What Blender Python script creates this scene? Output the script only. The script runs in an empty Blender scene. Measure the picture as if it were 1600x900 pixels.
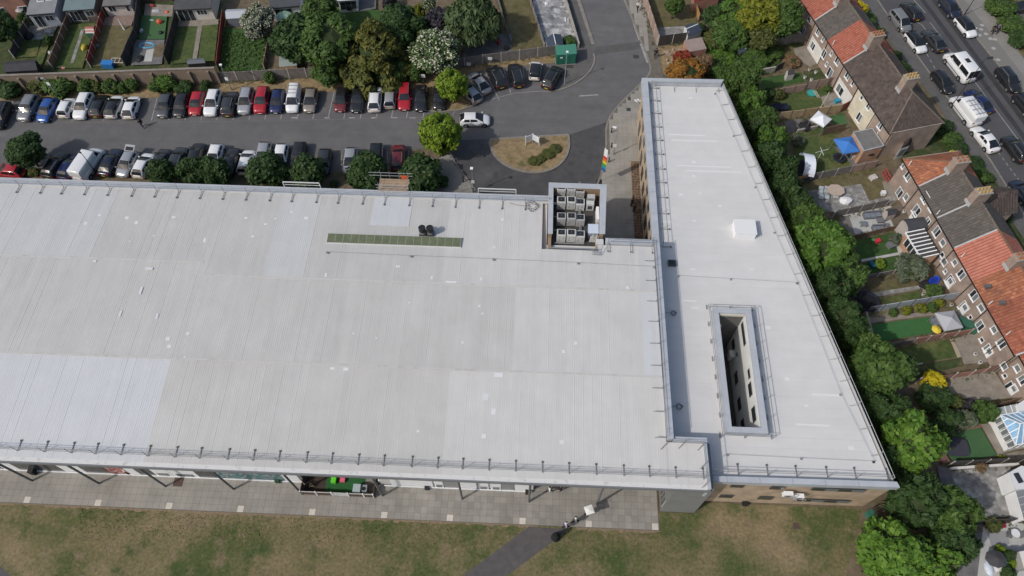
import bpy, math, random
from mathutils import Vector, Matrix
R = random.Random(7)
S = bpy.context.scene
C = bpy.data.collections.new("place"); S.collection.children.link(C)
rad = math.radians

# ---------------------------------------------------------------- camera, sky, sun, exposure
CAM_H = 75.0; YAW = 2.4; FPX = 1148.0; DEP = math.atan2(FPX, 675.0)
cam = bpy.data.cameras.new("camera"); co = bpy.data.objects.new("camera", cam); C.objects.link(co)
cam.sensor_width = 36; cam.lens = FPX / 1600 * 36; cam.clip_start = 1; cam.clip_end = 3000
co.location = (0, 0, CAM_H); co.rotation_euler = (math.pi/2 - DEP, 0, rad(YAW))
S.camera = co
SUN_AZ = 32.4; SUN_EL = 43.0
W = bpy.data.worlds.new("World"); S.world = W; W.use_nodes = True
wn = W.node_tree.nodes; wl = W.node_tree.links
sky = wn.new("ShaderNodeTexSky"); sky.sky_type = 'NISHITA'; sky.sun_disc = False
sky.sun_elevation = rad(SUN_EL); sky.sun_rotation = rad(237.6); sky.dust_density = 3.0; sky.air_density = 1.2
bg = wn["Background"]; bg.inputs[1].default_value = 0.122
wl.new(sky.outputs[0], bg.inputs[0])
sl = bpy.data.lights.new("sun", 'SUN'); sl.energy = 2.6; sl.angle = rad(1.0); sl.color = (1.0, 0.955, 0.89)
so = bpy.data.objects.new("sun", sl); C.objects.link(so)
sd = Vector((math.cos(rad(SUN_AZ))*math.cos(rad(SUN_EL)), math.sin(rad(SUN_AZ))*math.cos(rad(SUN_EL)), -math.sin(rad(SUN_EL))))
so.rotation_euler = sd.to_track_quat('-Z', 'Y').to_euler(); so.location = (-60, -40, 90)
S.view_settings.view_transform = 'Standard'; S.view_settings.look = 'None'
S.view_settings.exposure = 0.0; S.view_settings.gamma = 1

# ---------------------------------------------------------------- survey: a point of the photo to a point on a level plane of the place
_s, _c = math.sin(DEP), math.cos(DEP); _a = rad(-YAW)
def at(px, py, z=0.0):
    u = (px-800)/FPX; t = (py-450)/FPX; k = (CAM_H-z)/(_s+t*_c)
    X = u*k; Y = (_c-t*_s)*k
    return (X*math.cos(_a)+Y*math.sin(_a), -X*math.sin(_a)+Y*math.cos(_a))
def at3(px, py, z=0.0):
    x, y = at(px, py, z); return Vector((x, y, z))

# ---------------------------------------------------------------- materials
MATS = {}
def M(key, rgb=None, rough=0.8, spec=0.3, metal=0.0, n=None, tint=False, bump=None, trans=0.0, rgb2=None, layers=(), alpha=1.0, coat=0.0, orand=0.0, streak=None):
    """procedural material; n=(scale, amount) brightness noise; layers = [(scale, threshold, softness, colour)]"""
    if key in MATS: return MATS[key]
    m = bpy.data.materials.new(key); MATS[key] = m; m.use_nodes = True
    nt = m.node_tree; N = nt.nodes; K = nt.links; b = N["Principled BSDF"]
    b.inputs["Roughness"].default_value = rough; b.inputs["Metallic"].default_value = metal
    b.inputs["Specular IOR Level"].default_value = spec
    if coat: b.inputs["Coat Weight"].default_value = coat; b.inputs["Coat Roughness"].default_value = 0.08
    if alpha < 1: b.inputs["Alpha"].default_value = alpha
    geo = N.new("ShaderNodeNewGeometry"); P = geo.outputs["Position"]
    def rgbn(c):
        q = N.new("ShaderNodeRGB"); q.outputs[0].default_value = (*c, 1); return q.outputs[0]
    col = rgbn(rgb)
    def noise(scale, det=4, rough_=0.6, vec=None):
        q = N.new("ShaderNodeTexNoise"); q.inputs["Scale"].default_value = scale; q.inputs["Detail"].default_value = det
        q.inputs["Roughness"].default_value = rough_
        K.new(vec or P, q.inputs["Vector"]); return q.outputs["Fac"]
    def mix(fac, a, c, mode='MIX'):
        q = N.new("ShaderNodeMix"); q.data_type = 'RGBA'; q.blend_type = mode
        if hasattr(fac, 'links'): K.new(fac, q.inputs[0])
        else: q.inputs[0].default_value = fac
        K.new(a, q.inputs[6]); K.new(c, q.inputs[7]); return q.outputs[2]
    def ramp(fac, lo, hi):
        q = N.new("ShaderNodeMapRange"); q.inputs[1].default_value = lo; q.inputs[2].default_value = hi
        K.new(fac, q.inputs[0]); return q.outputs[0]
    if rgb2 is not None:
        a = N.new("ShaderNodeAttribute"); a.attribute_name = "tint"
        col = mix(a.outputs["Fac"], col, rgbn(rgb2))
    for (sc, th, sf, c2) in layers:
        col = mix(ramp(noise(sc, 6, 0.65), th-sf, th+sf), col, rgbn(c2))
    if n:
        f = noise(n[0], 5, 0.65)
        q = N.new("ShaderNodeMapRange"); q.inputs[1].default_value = 0.25; q.inputs[2].default_value = 0.75
        q.inputs[3].default_value = 1-n[1]; q.inputs[4].default_value = 1+n[1]; K.new(f, q.inputs[0])
        col = mix(1.0, col, q.outputs[0], 'MULTIPLY')
    if streak:
        mp = N.new("ShaderNodeMapping"); mp.inputs["Scale"].default_value = (streak[0], streak[1], 1); K.new(P, mp.inputs["Vector"])
        q = N.new("ShaderNodeMapRange"); q.inputs[1].default_value = 0.3; q.inputs[2].default_value = 0.7
        q.inputs[3].default_value = 1-streak[2]; q.inputs[4].default_value = 1+streak[2]; K.new(noise(1.0, 5, 0.6, mp.outputs[0]), q.inputs[0]); col = mix(1.0, col, q.outputs[0], 'MULTIPLY')
    if orand:
        oi = N.new("ShaderNodeObjectInfo")
        q = N.new("ShaderNodeMapRange"); q.inputs[3].default_value = 1-orand; q.inputs[4].default_value = 1+orand
        K.new(oi.outputs["Random"], q.inputs[0]); col = mix(1.0, col, q.outputs[0], 'MULTIPLY')
    K.new(col, b.inputs["Base Color"])
    if bump:
        q = N.new("ShaderNodeBump"); q.inputs["Strength"].default_value = bump[1]; q.inputs["Distance"].default_value = 0.05
        K.new(noise(bump[0], 6, 0.7), q.inputs["Height"]); K.new(q.outputs[0], b.inputs["Normal"])
    if trans:
        tr = N.new("ShaderNodeBsdfTranslucent"); K.new(col, tr.inputs[0])
        ms = N.new("ShaderNodeMixShader"); ms.inputs[0].default_value = trans
        K.new(b.outputs[0], ms.inputs[1]); K.new(tr.outputs[0], ms.inputs[2])
        K.new(ms.outputs[0], N["Material Output"].inputs[0])
    return m

def brickmat(key, c1, c2, mortar, scale=4.4, axis_angle=0.0, w=0.225, h=0.075):
    if key in MATS: return MATS[key]
    m = bpy.data.materials.new(key); MATS[key] = m; m.use_nodes = True
    nt = m.node_tree; N = nt.nodes; K = nt.links; b = N["Principled BSDF"]; b.inputs["Roughness"].default_value = 0.9
    geo = N.new("ShaderNodeNewGeometry"); sp = N.new("ShaderNodeSeparateXYZ"); K.new(geo.outputs["Position"], sp.inputs[0])
    ad = N.new("ShaderNodeMath"); ad.operation = 'ADD'; K.new(sp.outputs[0], ad.inputs[0]); K.new(sp.outputs[1], ad.inputs[1])
    cb = N.new("ShaderNodeCombineXYZ"); K.new(ad.outputs[0], cb.inputs[0]); K.new(sp.outputs[2], cb.inputs[1])
    t = N.new("ShaderNodeTexBrick"); K.new(cb.outputs[0], t.inputs[0])
    t.inputs["Color1"].default_value = (*c1, 1); t.inputs["Color2"].default_value = (*c2, 1); t.inputs["Mortar"].default_value = (*mortar, 1)
    t.inputs["Scale"].default_value = 1; t.inputs["Brick Width"].default_value = w; t.inputs["Row Height"].default_value = h
    t.inputs["Mortar Size"].default_value = 0.012
    no = N.new("ShaderNodeTexNoise"); no.inputs["Scale"].default_value = 0.8; no.inputs["Detail"].default_value = 5; K.new(geo.outputs["Position"], no.inputs["Vector"])
    mr = N.new("ShaderNodeMapRange"); mr.inputs[1].default_value = .25; mr.inputs[2].default_value = .75; mr.inputs[3].default_value = .72; mr.inputs[4].default_value = 1.28; K.new(no.outputs["Fac"], mr.inputs[0])
    mx = N.new("ShaderNodeMix"); mx.data_type = 'RGBA'; mx.blend_type = 'MULTIPLY'; mx.inputs[0].default_value = 1
    K.new(t.outputs[0], mx.inputs[6]); K.new(mr.outputs[0], mx.inputs[7]); K.new(mx.outputs[2], b.inputs["Base Color"])
    return m

# ---------------------------------------------------------------- mesh builder
class B:
    def __init__(s): s.v = []; s.f = []; s.mi = []; s.t = []; s.cur = 0; s.tint = 0.0
    def _f(s, idx): s.f.append(idx); s.mi.append(s.cur); s.t.append(s.tint)
    def par(s, o, a, b, c):
        o, a, b, c = map(Vector, (o, a, b, c)); i = len(s.v)
        for p in (o, o+a, o+a+b, o+b, o+c, o+a+c, o+a+b+c, o+b+c): s.v.append(tuple(p))
        fl = ((0,3,2,1),(4,5,6,7),(0,1,5,4),(1,2,6,5),(2,3,7,6),(3,0,4,7))
        if a.cross(b).dot(c) < 0: fl = [q[::-1] for q in fl]
        for q in fl: s._f([i+k for k in q])
        return s
    def box(s, cx, cy, z0, wx, wy, h, rot=0.0):
        ca, sa = math.cos(rot), math.sin(rot)
        a = Vector((ca*wx, sa*wx, 0)); b = Vector((-sa*wy, ca*wy, 0))
        return s.par(Vector((cx, cy, z0))-a/2-b/2, a, b, (0, 0, h))
    def bar(s, p, q, w, h=None, up=(0, 0, 1)):
        """box beam from p to q, width w, height h"""
        p, q = Vector(p), Vector(q); d = (q-p); h = h or w; u = Vector(up)
        if abs(d.normalized().dot(u)) > 0.98: u = Vector((1, 0, 0))
        a = d.cross(u).normalized()*w; u2 = a.cross(d).normalized()*h
        return s.par(p-a/2-u2/2, d, a, u2)
    def tube(s, p, q, r, n=6, r2=None, cap=True):
        p, q = Vector(p), Vector(q); d = (q-p).normalized(); r2 = r if r2 is None else r2
        a = d.orthogonal().normalized(); b = d.cross(a); i = len(s.v)
        for k in range(n):
            an = 2*math.pi*k/n; e = a*math.cos(an)+b*math.sin(an)
            s.v.append(tuple(p+e*r)); s.v.append(tuple(q+e*r2))
        for k in range(n):
            k2 = (k+1) % n; s._f([i+2*k, i+2*k2, i+2*k2+1, i+2*k+1])
        if cap: s._f([i+2*k for k in range(n)][::-1]); s._f([i+2*k+1 for k in range(n)])
        return s
    def path(s, pts, r, n=5):
        for p, q in zip(pts, pts[1:]): s.tube(p, q, r, n)
        return s
    def prism(s, poly, z0, z1):
        ar = sum(a[0]*b[1]-b[0]*a[1] for a, b in zip(poly, poly[1:]+poly[:1]))
        if ar < 0: poly = poly[::-1]
        n = len(poly); i = len(s.v)
        for p in poly: s.v.append((p[0], p[1], z0))
        for p in poly: s.v.append((p[0], p[1], z1))
        s._f([i+k for k in range(n)][::-1]); s._f([i+n+k for k in range(n)])
        for k in range(n): s._f([i+k, i+(k+1) % n, i+n+(k+1) % n, i+n+k])
        return s
    def face(s, *pts):
        i = len(s.v)
        for p in pts: s.v.append(tuple(p))
        s._f(list(range(i, i+len(pts)))); return s
    def sheet(s, poly, z):
        ar = sum(a[0]*b[1]-b[0]*a[1] for a, b in zip(poly, poly[1:]+poly[:1]))
        if ar < 0: poly = poly[::-1]
        return s.face(*[(p[0], p[1], z) for p in poly])
    def ell(s, c, rx, ry, rz, nu=10, nv=6, noise=0.0, rnd=None):
        i = len(s.v); rnd = rnd or R
        for a in range(nv+1):
            th = math.pi*a/nv
            for k in range(nu):
                ph = 2*math.pi*k/nu; j = 1+noise*(rnd.random()-.5)*2
                s.v.append((c[0]+rx*j*math.sin(th)*math.cos(ph), c[1]+ry*j*math.sin(th)*math.sin(ph), c[2]+rz*j*math.cos(th)))
        for a in range(nv):
            for k in range(nu):
                k2 = (k+1) % nu; s._f([i+a*nu+k, i+(a+1)*nu+k, i+(a+1)*nu+k2, i+a*nu+k2])
        return s
    def mesh(s, name, mats, smooth=False):
        me = bpy.data.meshes.new(name); me.from_pydata(s.v, [], s.f)
        for m in (mats if isinstance(mats, (list, tuple)) else [mats]): me.materials.append(m)
        if any(s.mi): me.polygons.foreach_set("material_index", s.mi)
        if any(s.t):
            at_ = me.attributes.new("tint", 'FLOAT', 'FACE'); at_.data.foreach_set("value", s.t)
        if smooth: me.polygons.foreach_set("use_smooth", [True]*len(s.f))
        me.update(); return me
    def build(s, name, mats, parent=None, smooth=False):
        return link(name, s.mesh(name, mats, smooth), parent)

def link(name, data, parent=None):
    o = bpy.data.objects.new(name, data); C.objects.link(o)
    if parent is not None:
        o.parent = parent
        if parent.type == 'EMPTY': o.matrix_parent_inverse = Matrix.Translation(-Vector(parent.location))
    return o
def tag(o, label=None, cat=None, group=None, kind=None):
    if label: o['label'] = label
    if cat: o['category'] = cat
    if group: o['group'] = group
    if kind: o['kind'] = kind
    return o
def thing(name, label, cat, loc=(0, 0, 0), group=None):
    o = bpy.data.objects.new(name, None); C.objects.link(o); o.location = loc; o.empty_display_size = .3
    return tag(o, label, cat, group)
def kids(o): return [c for c in KID.get(o.name, [])]
def tree_copy(o, parent=None):
    c = o.copy(); C.objects.link(c)
    if parent is not None: c.parent = parent
    for ch in o.children: tree_copy(ch, c)
    return c
def clone(root, loc, rotz=0.0, label=None, group=None, scale=None):
    c = tree_copy(root); c.location = loc; c.rotation_euler = (0, 0, rotz)
    if scale: c.scale = scale if hasattr(scale, '__len__') else (scale,)*3
    if label: c['label'] = label
    if group: c['group'] = group
    return c
def struct(name, b, m, parent=None, label=None):
    o = b.build(name, m, parent)
    if parent is None: o['kind'] = 'structure'
    if label: o['label'] = label
    return o
def P(*pts, z=0.0): return [at(x, y, z) for x, y in pts]

# ---------------------------------------------------------------- palette
asphalt = M("car park asphalt", (.112, .110, .113), .9, n=(.55, .14), bump=(30, .25), streak=(.05, .5, .10), layers=[(.13, .60, .07, (.128, .126, .124)), (.9, .72, .04, (.082, .081, .083)), (.35, .70, .02, (.098, .098, .101))])
asphalt_d = M("dark new asphalt", (.066, .065, .067), .9, n=(.7, .22), bump=(30, .25), layers=[(.2, .6, .08, (.088, .086, .087)), (.5, .64, .05, (.05, .05, .052))])
asphalt_r = M("main road asphalt", (.080, .079, .083), .85, n=(.5, .16), bump=(30, .2), layers=[(.25, .58, .1, (.064, .064, .068)), (.6, .70, .03, (.098, .096, .098))])
asphalt_p = M("path asphalt", (.088, .082, .083), .92, n=(1.2, .22), bump=(20, .3))
footway = M("footway tarmac", (.105, .102, .10), .92, n=(.7, .22), bump=(20, .25))
concrete = M("concrete", (.27, .255, .235), .9, n=(.9, .2), bump=(14, .3))
kerbm = M("kerb stone", (.20, .185, .165), .9, n=(1.4, .22))
slabm = M("paving slab grey", (.245, .232, .208), .88, n=(.45, .22), orand=.10, layers=[(.10, .58, .08, (.225, .21, .19))])
slab_l = M("pale paving slab", (.50, .46, .41), .85, n=(2, .15))
jointm = M("paving joint", (.13, .12, .10), .95, n=(2, .3))
whiteline = M("road marking", (.27, .27, .265), .85, n=(2.0, .35))
lawn_dry = M("dry lawn", (.066, .086, .027), .95, n=(3.2, .40), bump=(14, .9), layers=[(.13, .50, .09, (.160, .134, .068)), (.09, .56, .07, (.220, .172, .100)), (.6, .60, .08, (.180, .140, .086)), (1.8, .62, .06, (.165, .130, .080)), (.33, .62, .08, (.046, .074, .022)), (5, .66, .06, (.040, .053, .020))])
lawn = M("garden lawn", (.060, .086, .026), .95, n=(1.6, .4), bump=(12, .7), layers=[(.35, .60, .1, (.14, .13, .05))])  # colour darkened to carry cloud shadow over the left gardens
lawn_g = M("lush lawn", (.040, .085, .022), .95, n=(1.2, .35), bump=(12, .7))
lawn_dark = M("shady lawn", (.043, .060, .021), .95, n=(1.2, .45), bump=(12, .7), layers=[(.5, .62, .1, (.10, .085, .045))])  # cloud shadow is darkened into this lawn colour as well
turf = M("artificial turf", (.050, .115, .046), .95, n=(3, .12))
dirt = M("bare earth", (.135, .105, .07), .95, n=(1.1, .35), bump=(10, .6), layers=[(.7, .6, .1, (.07, .075, .03))])
verge = M("dry verge", (.23, .17, .095), .95, n=(1.5, .4), bump=(10, .6), layers=[(.5, .63, .08, (.10, .10, .04))])
brown_lawn = M("parched lawn", (.115, .098, .048), .95, n=(1.1, .35), bump=(10, .6), layers=[(.4, .6, .1, (.085, .085, .03))])  # parched grass tone, darkened further for the cloud shadow
patio_w = M("weathered patio", (.20, .195, .185), .9, n=(1.6, .5), layers=[(.9, .57, .07, (.34, .335, .32))])
patio = M("garden patio", (.22, .195, .165), .9, n=(1.1, .3))
patio_l = M("pale patio", (.40, .40, .385), .85, n=(.8, .15))
patio_d = M("dark patio", (.14, .135, .135), .9, n=(1.2, .35))
decking = M("timber decking", (.13, .105, .08), .85, n=(2, .25))
white = M("white paint", (.72, .73, .74), .5, n=(1.2, .06))
whiteg = M("white render", (.60, .59, .56), .8, n=(.7, .14))
cream = M("cream render", (.58, .53, .42), .8, n=(.7, .16))
coping = M("blue grey coping", (.385, .408, .442), .45, .5, n=(.8, .12))
coping_s = M("coping joint", (.16, .18, .21), .6)
galv = M("galvanised steel", (.33, .34, .35), .45, .5, metal=.5, n=(6, .15))
darkst = M("dark steel", (.06, .062, .066), .5, .5)
black = M("black plastic", (.018, .018, .02), .55)
rubber = M("recycled rubber", (.10, .10, .105), .8)
glass_d = M("dark window glass", (.025, .03, .036), .08, .6)
glass_b = M("pale window glass", (.16, .18, .19), .12, .6)
roof_w = M("white roof membrane", (.515, .508, .494), .5, .4, n=(.5, .05), orand=.012, streak=(1.6, .12, .035), layers=[(.12, .56, .12, (.49, .483, .47))])
# ================================================================ GROUND, ROADS, PAVEMENTS
b = B(); b.sheet([(-500, -400), (500, -400), (500, 700), (-500, 700)], -0.05); struct('ground', b, dirt)
def area(name, pts, m, z, label=None):
    return struct(name, B().sheet(P(*pts), z), m, label=label)
area('car_park', [(-120, 165), (0, 157), (340, 151), (500, 144), (690, 139), (722, 119), (760, 108), (865, 98), (905, 86), (929, 80), (893, -30), (965, -30), (976, 0), (1001, 63), (1014, 97), (1015, 114), (1001, 131), (963, 169), (947, 198), (946, 253), (925, 320), (700, 330), (-120, 300)], asphalt, 0.0)
area('turning_loop', [(707, 219), (768, 217), (888, 211), (948, 191), (947, 198), (946, 253), (925, 325), (735, 325), (716, 262), (704, 240)], asphalt_d, 0.004)
area('verge', [(-120, 150), (0, 141), (340, 131), (480, 122), (725, 104), (868, 86), (868, 98), (760, 108), (722, 119), (690, 139), (500, 144), (340, 151), (0, 157), (-120, 165)], verge, 0.02)
area('planting_strip', [(-120, 262), (90, 262), (480, 272), (640, 262), (640, 320), (-120, 300)], dirt, 0.012)
def kerb_run(pts, w=.24, h=.12, step=0.915, name='kerb', z=0.0):
    """row of kerb stones, one joined strip"""
    k = B(); q = [Vector((*at(*p), 0)) for p in pts]
    for a, c in zip(q, q[1:]):
        L_ = (c-a).length; n = max(1, round(L_/step)); d = (c-a)/n
        for i in range(n):
            p = a+d*i+d*.01; k.bar(p+Vector((0, 0, z+h/2)), p+d*.985+Vector((0, 0, z+h/2)), w, h+R.uniform(-.004, .004))
    o = k.build(name, kerbm); o['kind'] = 'structure'; return o
def arc(pts, n=4):
    """Catmull-Rom through photo points"""
    out = []; p = [pts[0]]+list(pts)+[pts[-1]]
    for i in range(1, len(p)-2):
        for k in range(n):
            t = k/n; a, b_, c, d = p[i-1], p[i], p[i+1], p[i+2]
            out.append(tuple(.5*((2*b_[j])+(-a[j]+c[j])*t+(2*a[j]-5*b_[j]+4*c[j]-d[j])*t*t+(-a[j]+3*b_[j]-3*c[j]+d[j])*t**3) for j in (0, 1)))
    out.append(pts[-1]); return out
kr = arc([(968, -20), (976, 0), (1001, 63), (1014, 97), (1015, 114), (1001, 131), (963, 169), (948, 196), (947, 230), (943, 262), (930, 296)])
pave = kr+[(925, 330), (940, 375), (1000, 374), (997, 160), (1040, 132), (1036, 118), (1027, 70), (1003, 0), (995, -20)]
struct('pavement', B().prism(P(*pave), -.04, .09), jointm)
kerb_run(kr)
alley = C.objects['pavement']
def slab_field(parent, u0, u1, v0, v1, size, inside, m, z, limit=300, gap=.012, cam_first=True, org=(0, 0), ang=0.0, name='paving_slab'):
    """single slabs laid on a bed; the nearest are objects of their own, the rest one joined part"""
    ca, sa = math.cos(ang), math.sin(ang); cells = []
    nu, nv = int((u1-u0)/size), int((v1-v0)/size)
    for i in range(nu):
        for j in range(nv):
            u, v = u0+(i+.5)*size, v0+(j+.5)*size
            x, y = org[0]+u*ca-v*sa, org[1]+u*sa+v*ca
            if inside(x, y): cells.append((x, y))
    cells.sort(key=lambda p: p[0]**2+p[1]**2)
    me = B().box(0, 0, 0, size-gap, size-gap, .05, ang).mesh(name, m)
    for x, y in cells[:limit]:
        o = link(name, me, parent); o.location = (x, y, z+R.uniform(-.003, .003))
    if len(cells) > limit:
        k = B()
        for x, y in cells[limit:]: k.box(x, y, z+R.uniform(-.003, .003), size-gap, size-gap, .05, ang)
        o = k.build(name, m, parent); o['kind'] = 'stuff'
def poly_in(poly):
    def f(x, y):
        c = False; n = len(poly)
        for i in range(n):
            x1, y1 = poly[i]; x2, y2 = poly[i-1]
            if (y1 > y) != (y2 > y) and x < (x2-x1)*(y-y1)/(y2-y1)+x1: c = not c
        return c
    return f
slab_field(alley, 8.4, 17, 44, 98, .62, poly_in(P(*[(p[0]+3, p[1]) for p in kr]+pave[len(kr):])), slabm, .05, limit=0)
# left footway of the access road, bend by the substation, both with kerbs
area('footway', [(876, -30), (896, -30), (928, 72), (928, 84), (929, 94), (920, 113), (898, 131), (868, 141), (866, 99), (900, 84)], footway, .012)
kerb_run([(895, -30), (904, 0), (927, 70)], w=.5, h=.10)
kerb_run(arc([(927, 84), (929, 94), (921, 112), (898, 131), (868, 142), (850, 143)]), h=.08)
kerb_run([(704, 240), (709, 252), (720, 268), (747, 303)], w=.28)
kerb_run([(655, 172), (690, 175), (720, 172), (742, 164)], w=.2)
area('planting_bed', [(655, 140), (690, 139), (722, 119), (735, 150), (742, 164), (720, 172), (690, 175), (662, 168)], verge, .05)
lp = [(640, 262), (704, 240), (709, 252), (720, 268), (750, 306), (640, 306)]
lpv = struct('pavement', B().prism(P(*lp), -.04, .07), jointm)
slab_field(lpv, -22, -2, 48, 66, .62, poly_in(P(*lp)), slabm, .03, limit=0)
area('planting_bed', [(640, 235), (700, 228), (706, 240), (690, 262), (640, 262)], dirt, .078)
# traffic island
isl = arc([(767, 218), (766, 228), (777, 248), (800, 263), (832, 270), (862, 265), (881, 250), (889, 230), (888, 211)])
struct('traffic_island', B().prism(P(*isl), -.04, .13), verge)
kerb_run(isl+[(767, 218)], w=.30, h=.14)
inner = [((x-828)*.86+828, (y-238)*.84+237) for x, y in isl]
struct('parched_grass', B().sheet(P(*[((x-828)*.84+828, (y-238)*.82+237) for x, y in isl]), .136), verge)
# marked bays
b = B()
def line(p, q, w=.10, z=.006, bb=None):
    p, q = at3(*p, z), at3(*q, z); d = (q-p).normalized(); n = Vector((-d.y, d.x, 0))*w/2
    (bb or b).face(p+n, p-n, q-n, q+n)
for x in (14, 32, 57, 87, 116, 142, 166, 190, 216, 242, 269, 295, 320, 345, 371, 396, 421, 446, 472, 497, 521, 546, 572, 597, 621, 645, 671):
    line((x-6+(x-300)*-.012, 190-(x*.008)), (x+4+(x-300)*-.012, 152-(x*.018)), w=.11)
for x in (503, 535, 559, 571, 607, 640, 655): line((x-2, 236), (x, 270), w=.1)
for p, q in (((728, 118), (744, 166)), ((756, 108), (780, 156)), ((786, 104), (798, 145)), ((817, 101), (820, 138)), ((842, 100), (846, 136)), ((884, 104), (872, 139))): line(q, p, .11)
for p, q in ((700, 195), (715, 165)), ((742, 164), (765, 156)), ((765, 156), (805, 145)), ((805, 145), (870, 141)): line(p, q, .08)
for x in (455, 507, 545, 580, 612, 640, 668): line((x, 184), (x+9, 184), .22)
struct('bay_marking', b, whiteline)
yel = M("faded yellow paint", (.16, .145, .095), .9, n=(3, .35))
b = B()
for x0, x1 in ((480, 503), (517, 537), (559, 572), (607, 613), (634, 650)):
    n = 3
    for k in range(n):
        y0, y1 = 237+k*12, 249+k*12
        line((x0, y0), (x1, y1), .08, .008, b); line((x1, y0), (x0, y1), .08, .008, b)
line((478, 235), (650, 232), .08, .008, b)
struct('hatched_marking', b, yel)
b = B(); line((0, 192), (345, 190), .07, .007, b); line((345, 190), (690, 183), .07, .007, b); line((95, 238), (470, 233), .07, .007, b)
struct('edge_marking', b, M("worn line", (.15, .147, .14), .9, n=(2, .4)))
b = B()
for p, q in (((975, 30), (999, 64)),): line((x_ := 975, 0), (985, 24), .12, .006, b); line((990, 36), (999, 62), .3, .006, b); line((1001, 68), (1012, 98), .3, .006, b)
line((905, 150), (935, 148), .2, .006, b)
struct('road_marking', b, whiteline)
area('road_patch', [(929, 73), (1001, 65), (1004, 76), (929, 86)], M("paler tarmac band", (.088, .087, .085), .9, n=(1, .2)), .004)
b = B()
for x, y, w in ((993, 89, .7), (890, 104, 1.1), (982, 172, .55), (983, 155, .4)): b.box(*at(x, y), .10 if x > 940 else .016, w, .6, .014)
struct('drain_cover', b, M("drain iron", (.05, .05, .052), .6))

# main road on the right with its two pavements
rl = [(1352, -30), (1380, 14), (1442, 100), (1500, 180), (1548, 252), (1640, 400)]
rr = [(1478, -30), (1497, 5), (1524, 57), (1558, 99), (1640, 205)]
area('road', rl+rr[::-1], asphalt_r, .0)
fl = [(1322, -30), (1372, 40), (1416, 100), (1462, 159), (1480, 188), (1500, 220), (1517, 242), (1559, 285), (1580, 345), (1640, 430)]
area('pavement', rl+fl[::-1], footway, .05)
fr = [(1512, -30), (1535, 0), (1566, 44), (1600, 92), (1650, 160)]
pr = struct('pavement', B().prism(P(*(rr+fr[::-1])), -.04, .06), M("pavement mortar", (.17, .165, .155), .9))
slab_field(pr, 0, 9, -22, 26, .6, poly_in(P(*rr)+P(*fr)[::-1]), M("road slab", (.215, .208, .195), .9, n=(.6, .15), orand=.07), .02, limit=0, org=at(1530, 30), ang=rad(14))
kerb_run(rl, h=.10, z=-.02); kerb_run(rr, h=.11)
b = B()
line((1519, 122), (1604, 236), .11, .006, b)
for k in range(7): t = k/7; line((1560+t*42, 238+t*57), (1563+t*42, 242.5+t*57), .11, .006, b)
for p, q in (((1428, 0), (1446, 20)), ((1431, 34), (1441, 39)), ((1441, 39), (1449, 51)), ((1453, 35), (1472, 59)), ((1470, 62), (1520, 122))): line(p, q, .1, .006, b)
for k in range(5): line((1448+k*5, 84+k*9), (1451+k*5, 89+k*9), .1, .006, b)
struct('lane_marking', b, whiteline)
b = B()
for dx in (0, 18): line((1434+dx, -10), (1640+dx, 268), .75, .003, b)
struct('tyre_track', b, M("tyre polished asphalt", (.042, .042, .046), .7, n=(.6, .2)))
b = B()
for x, y in ((1532.5, 46.5), (1540, 53.5), (1530, 55.5), (1547, 61), (1554, 62), (1559, 94), (1534, 40), (1552, 76)):
    b.prism([(at(x, y)[0]+.3*math.cos(k*.785)*(1+.3*R.random()), at(x, y)[1]+.27*math.sin(k*.785)*(1+.3*R.random())) for k in range(8)], .071, .074)
struct('pale_stain', b, M("pale spill", (.34, .33, .32), .9))
area('front_garden', [(1535, -30), (1566, 44), (1600, 92), (1660, 170), (1700, 60), (1700, -40)], brown_lawn, .03)
area('driveway', [(1578, 22), (1598, 14), (1660, 14), (1660, 40), (1594, 30)], footway, .04)

# south lawn, terrace of paving slabs, path
struct('lawn', B().sheet([(-110, -40), (48, -40), (41, 8), (37.5, 19.75), (17.6, 19.75), (17.6, 18.6), (13.95, 18.6), (13.95, 16.85), (-110, 16.85)], .0), lawn_dry)
area('path', [(826, 823), (889, 827), (776, 912), (650, 1000), (560, 1000), (712, 908)], asphalt_p, .008)
area('path', [(-40, 860), (0, 884), (30, 912), (-40, 912)], asphalt_p, .008)
terr = struct('terrace', B().prism([(-100, 16.75), (13.95, 16.75), (13.95, 24.1), (-100, 24.1)], -.05, .02), jointm)
dark_ok = {}
pale = [at(x, y) for x, y in ((47, 778), (154, 782), (267, 787), (376, 794), (484, 799), (596, 806), (706, 810), (815, 814), (917, 819), (1028, 824))]
pale = [(-66+(int((p[0]+66)/.66)+.5)*.66, 16.82+.33 if True else 0) for p in pale]
def terr_in(x, y): return 16.8 < y and (y < 20.15 or x > 1.3 or -22.2 < x < -14.2) and x < 13.9 and not any(abs(x-p[0]) < .2 and abs(y-p[1]) < .2 for p in pale)
slab_field(terr, -66, 13.9, 16.82, 24.2, .66, terr_in, slabm, -.025, limit=280, gap=.02)
for p in pale:
    o = B().box(p[0], p[1], -.02, .63, .63, .055).build('pale_slab', slab_l, terr)
b = B()
for k in range(150):
    x = -64+k*.52; w = R.uniform(.08, .34)
    if 1.2 < x < 5.2: continue
    b.prism([(x, 16.75), (x+.55, 16.75), (x+R.uniform(.5, .7), 16.75-w*R.uniform(.4, 1)), (x+.3, 16.75-w*R.uniform(.7, 1.4)), (x-R.uniform(.0, .2), 16.75-w*R.uniform(.5, 1))], -.03, .006+.0001*(k % 20))
struct('worn_edge', b, M("worn soil", (.20, .15, .10), .95, n=(3, .35)))
b = B(); b.box(*at(279, 753), .012, .95, .95, .03); b.box(*at(1244, 822), .0, .62, .62, .03); struct('manhole_cover', b, M("rusty iron", (.085, .055, .045), .8, n=(6, .3)))
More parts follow.
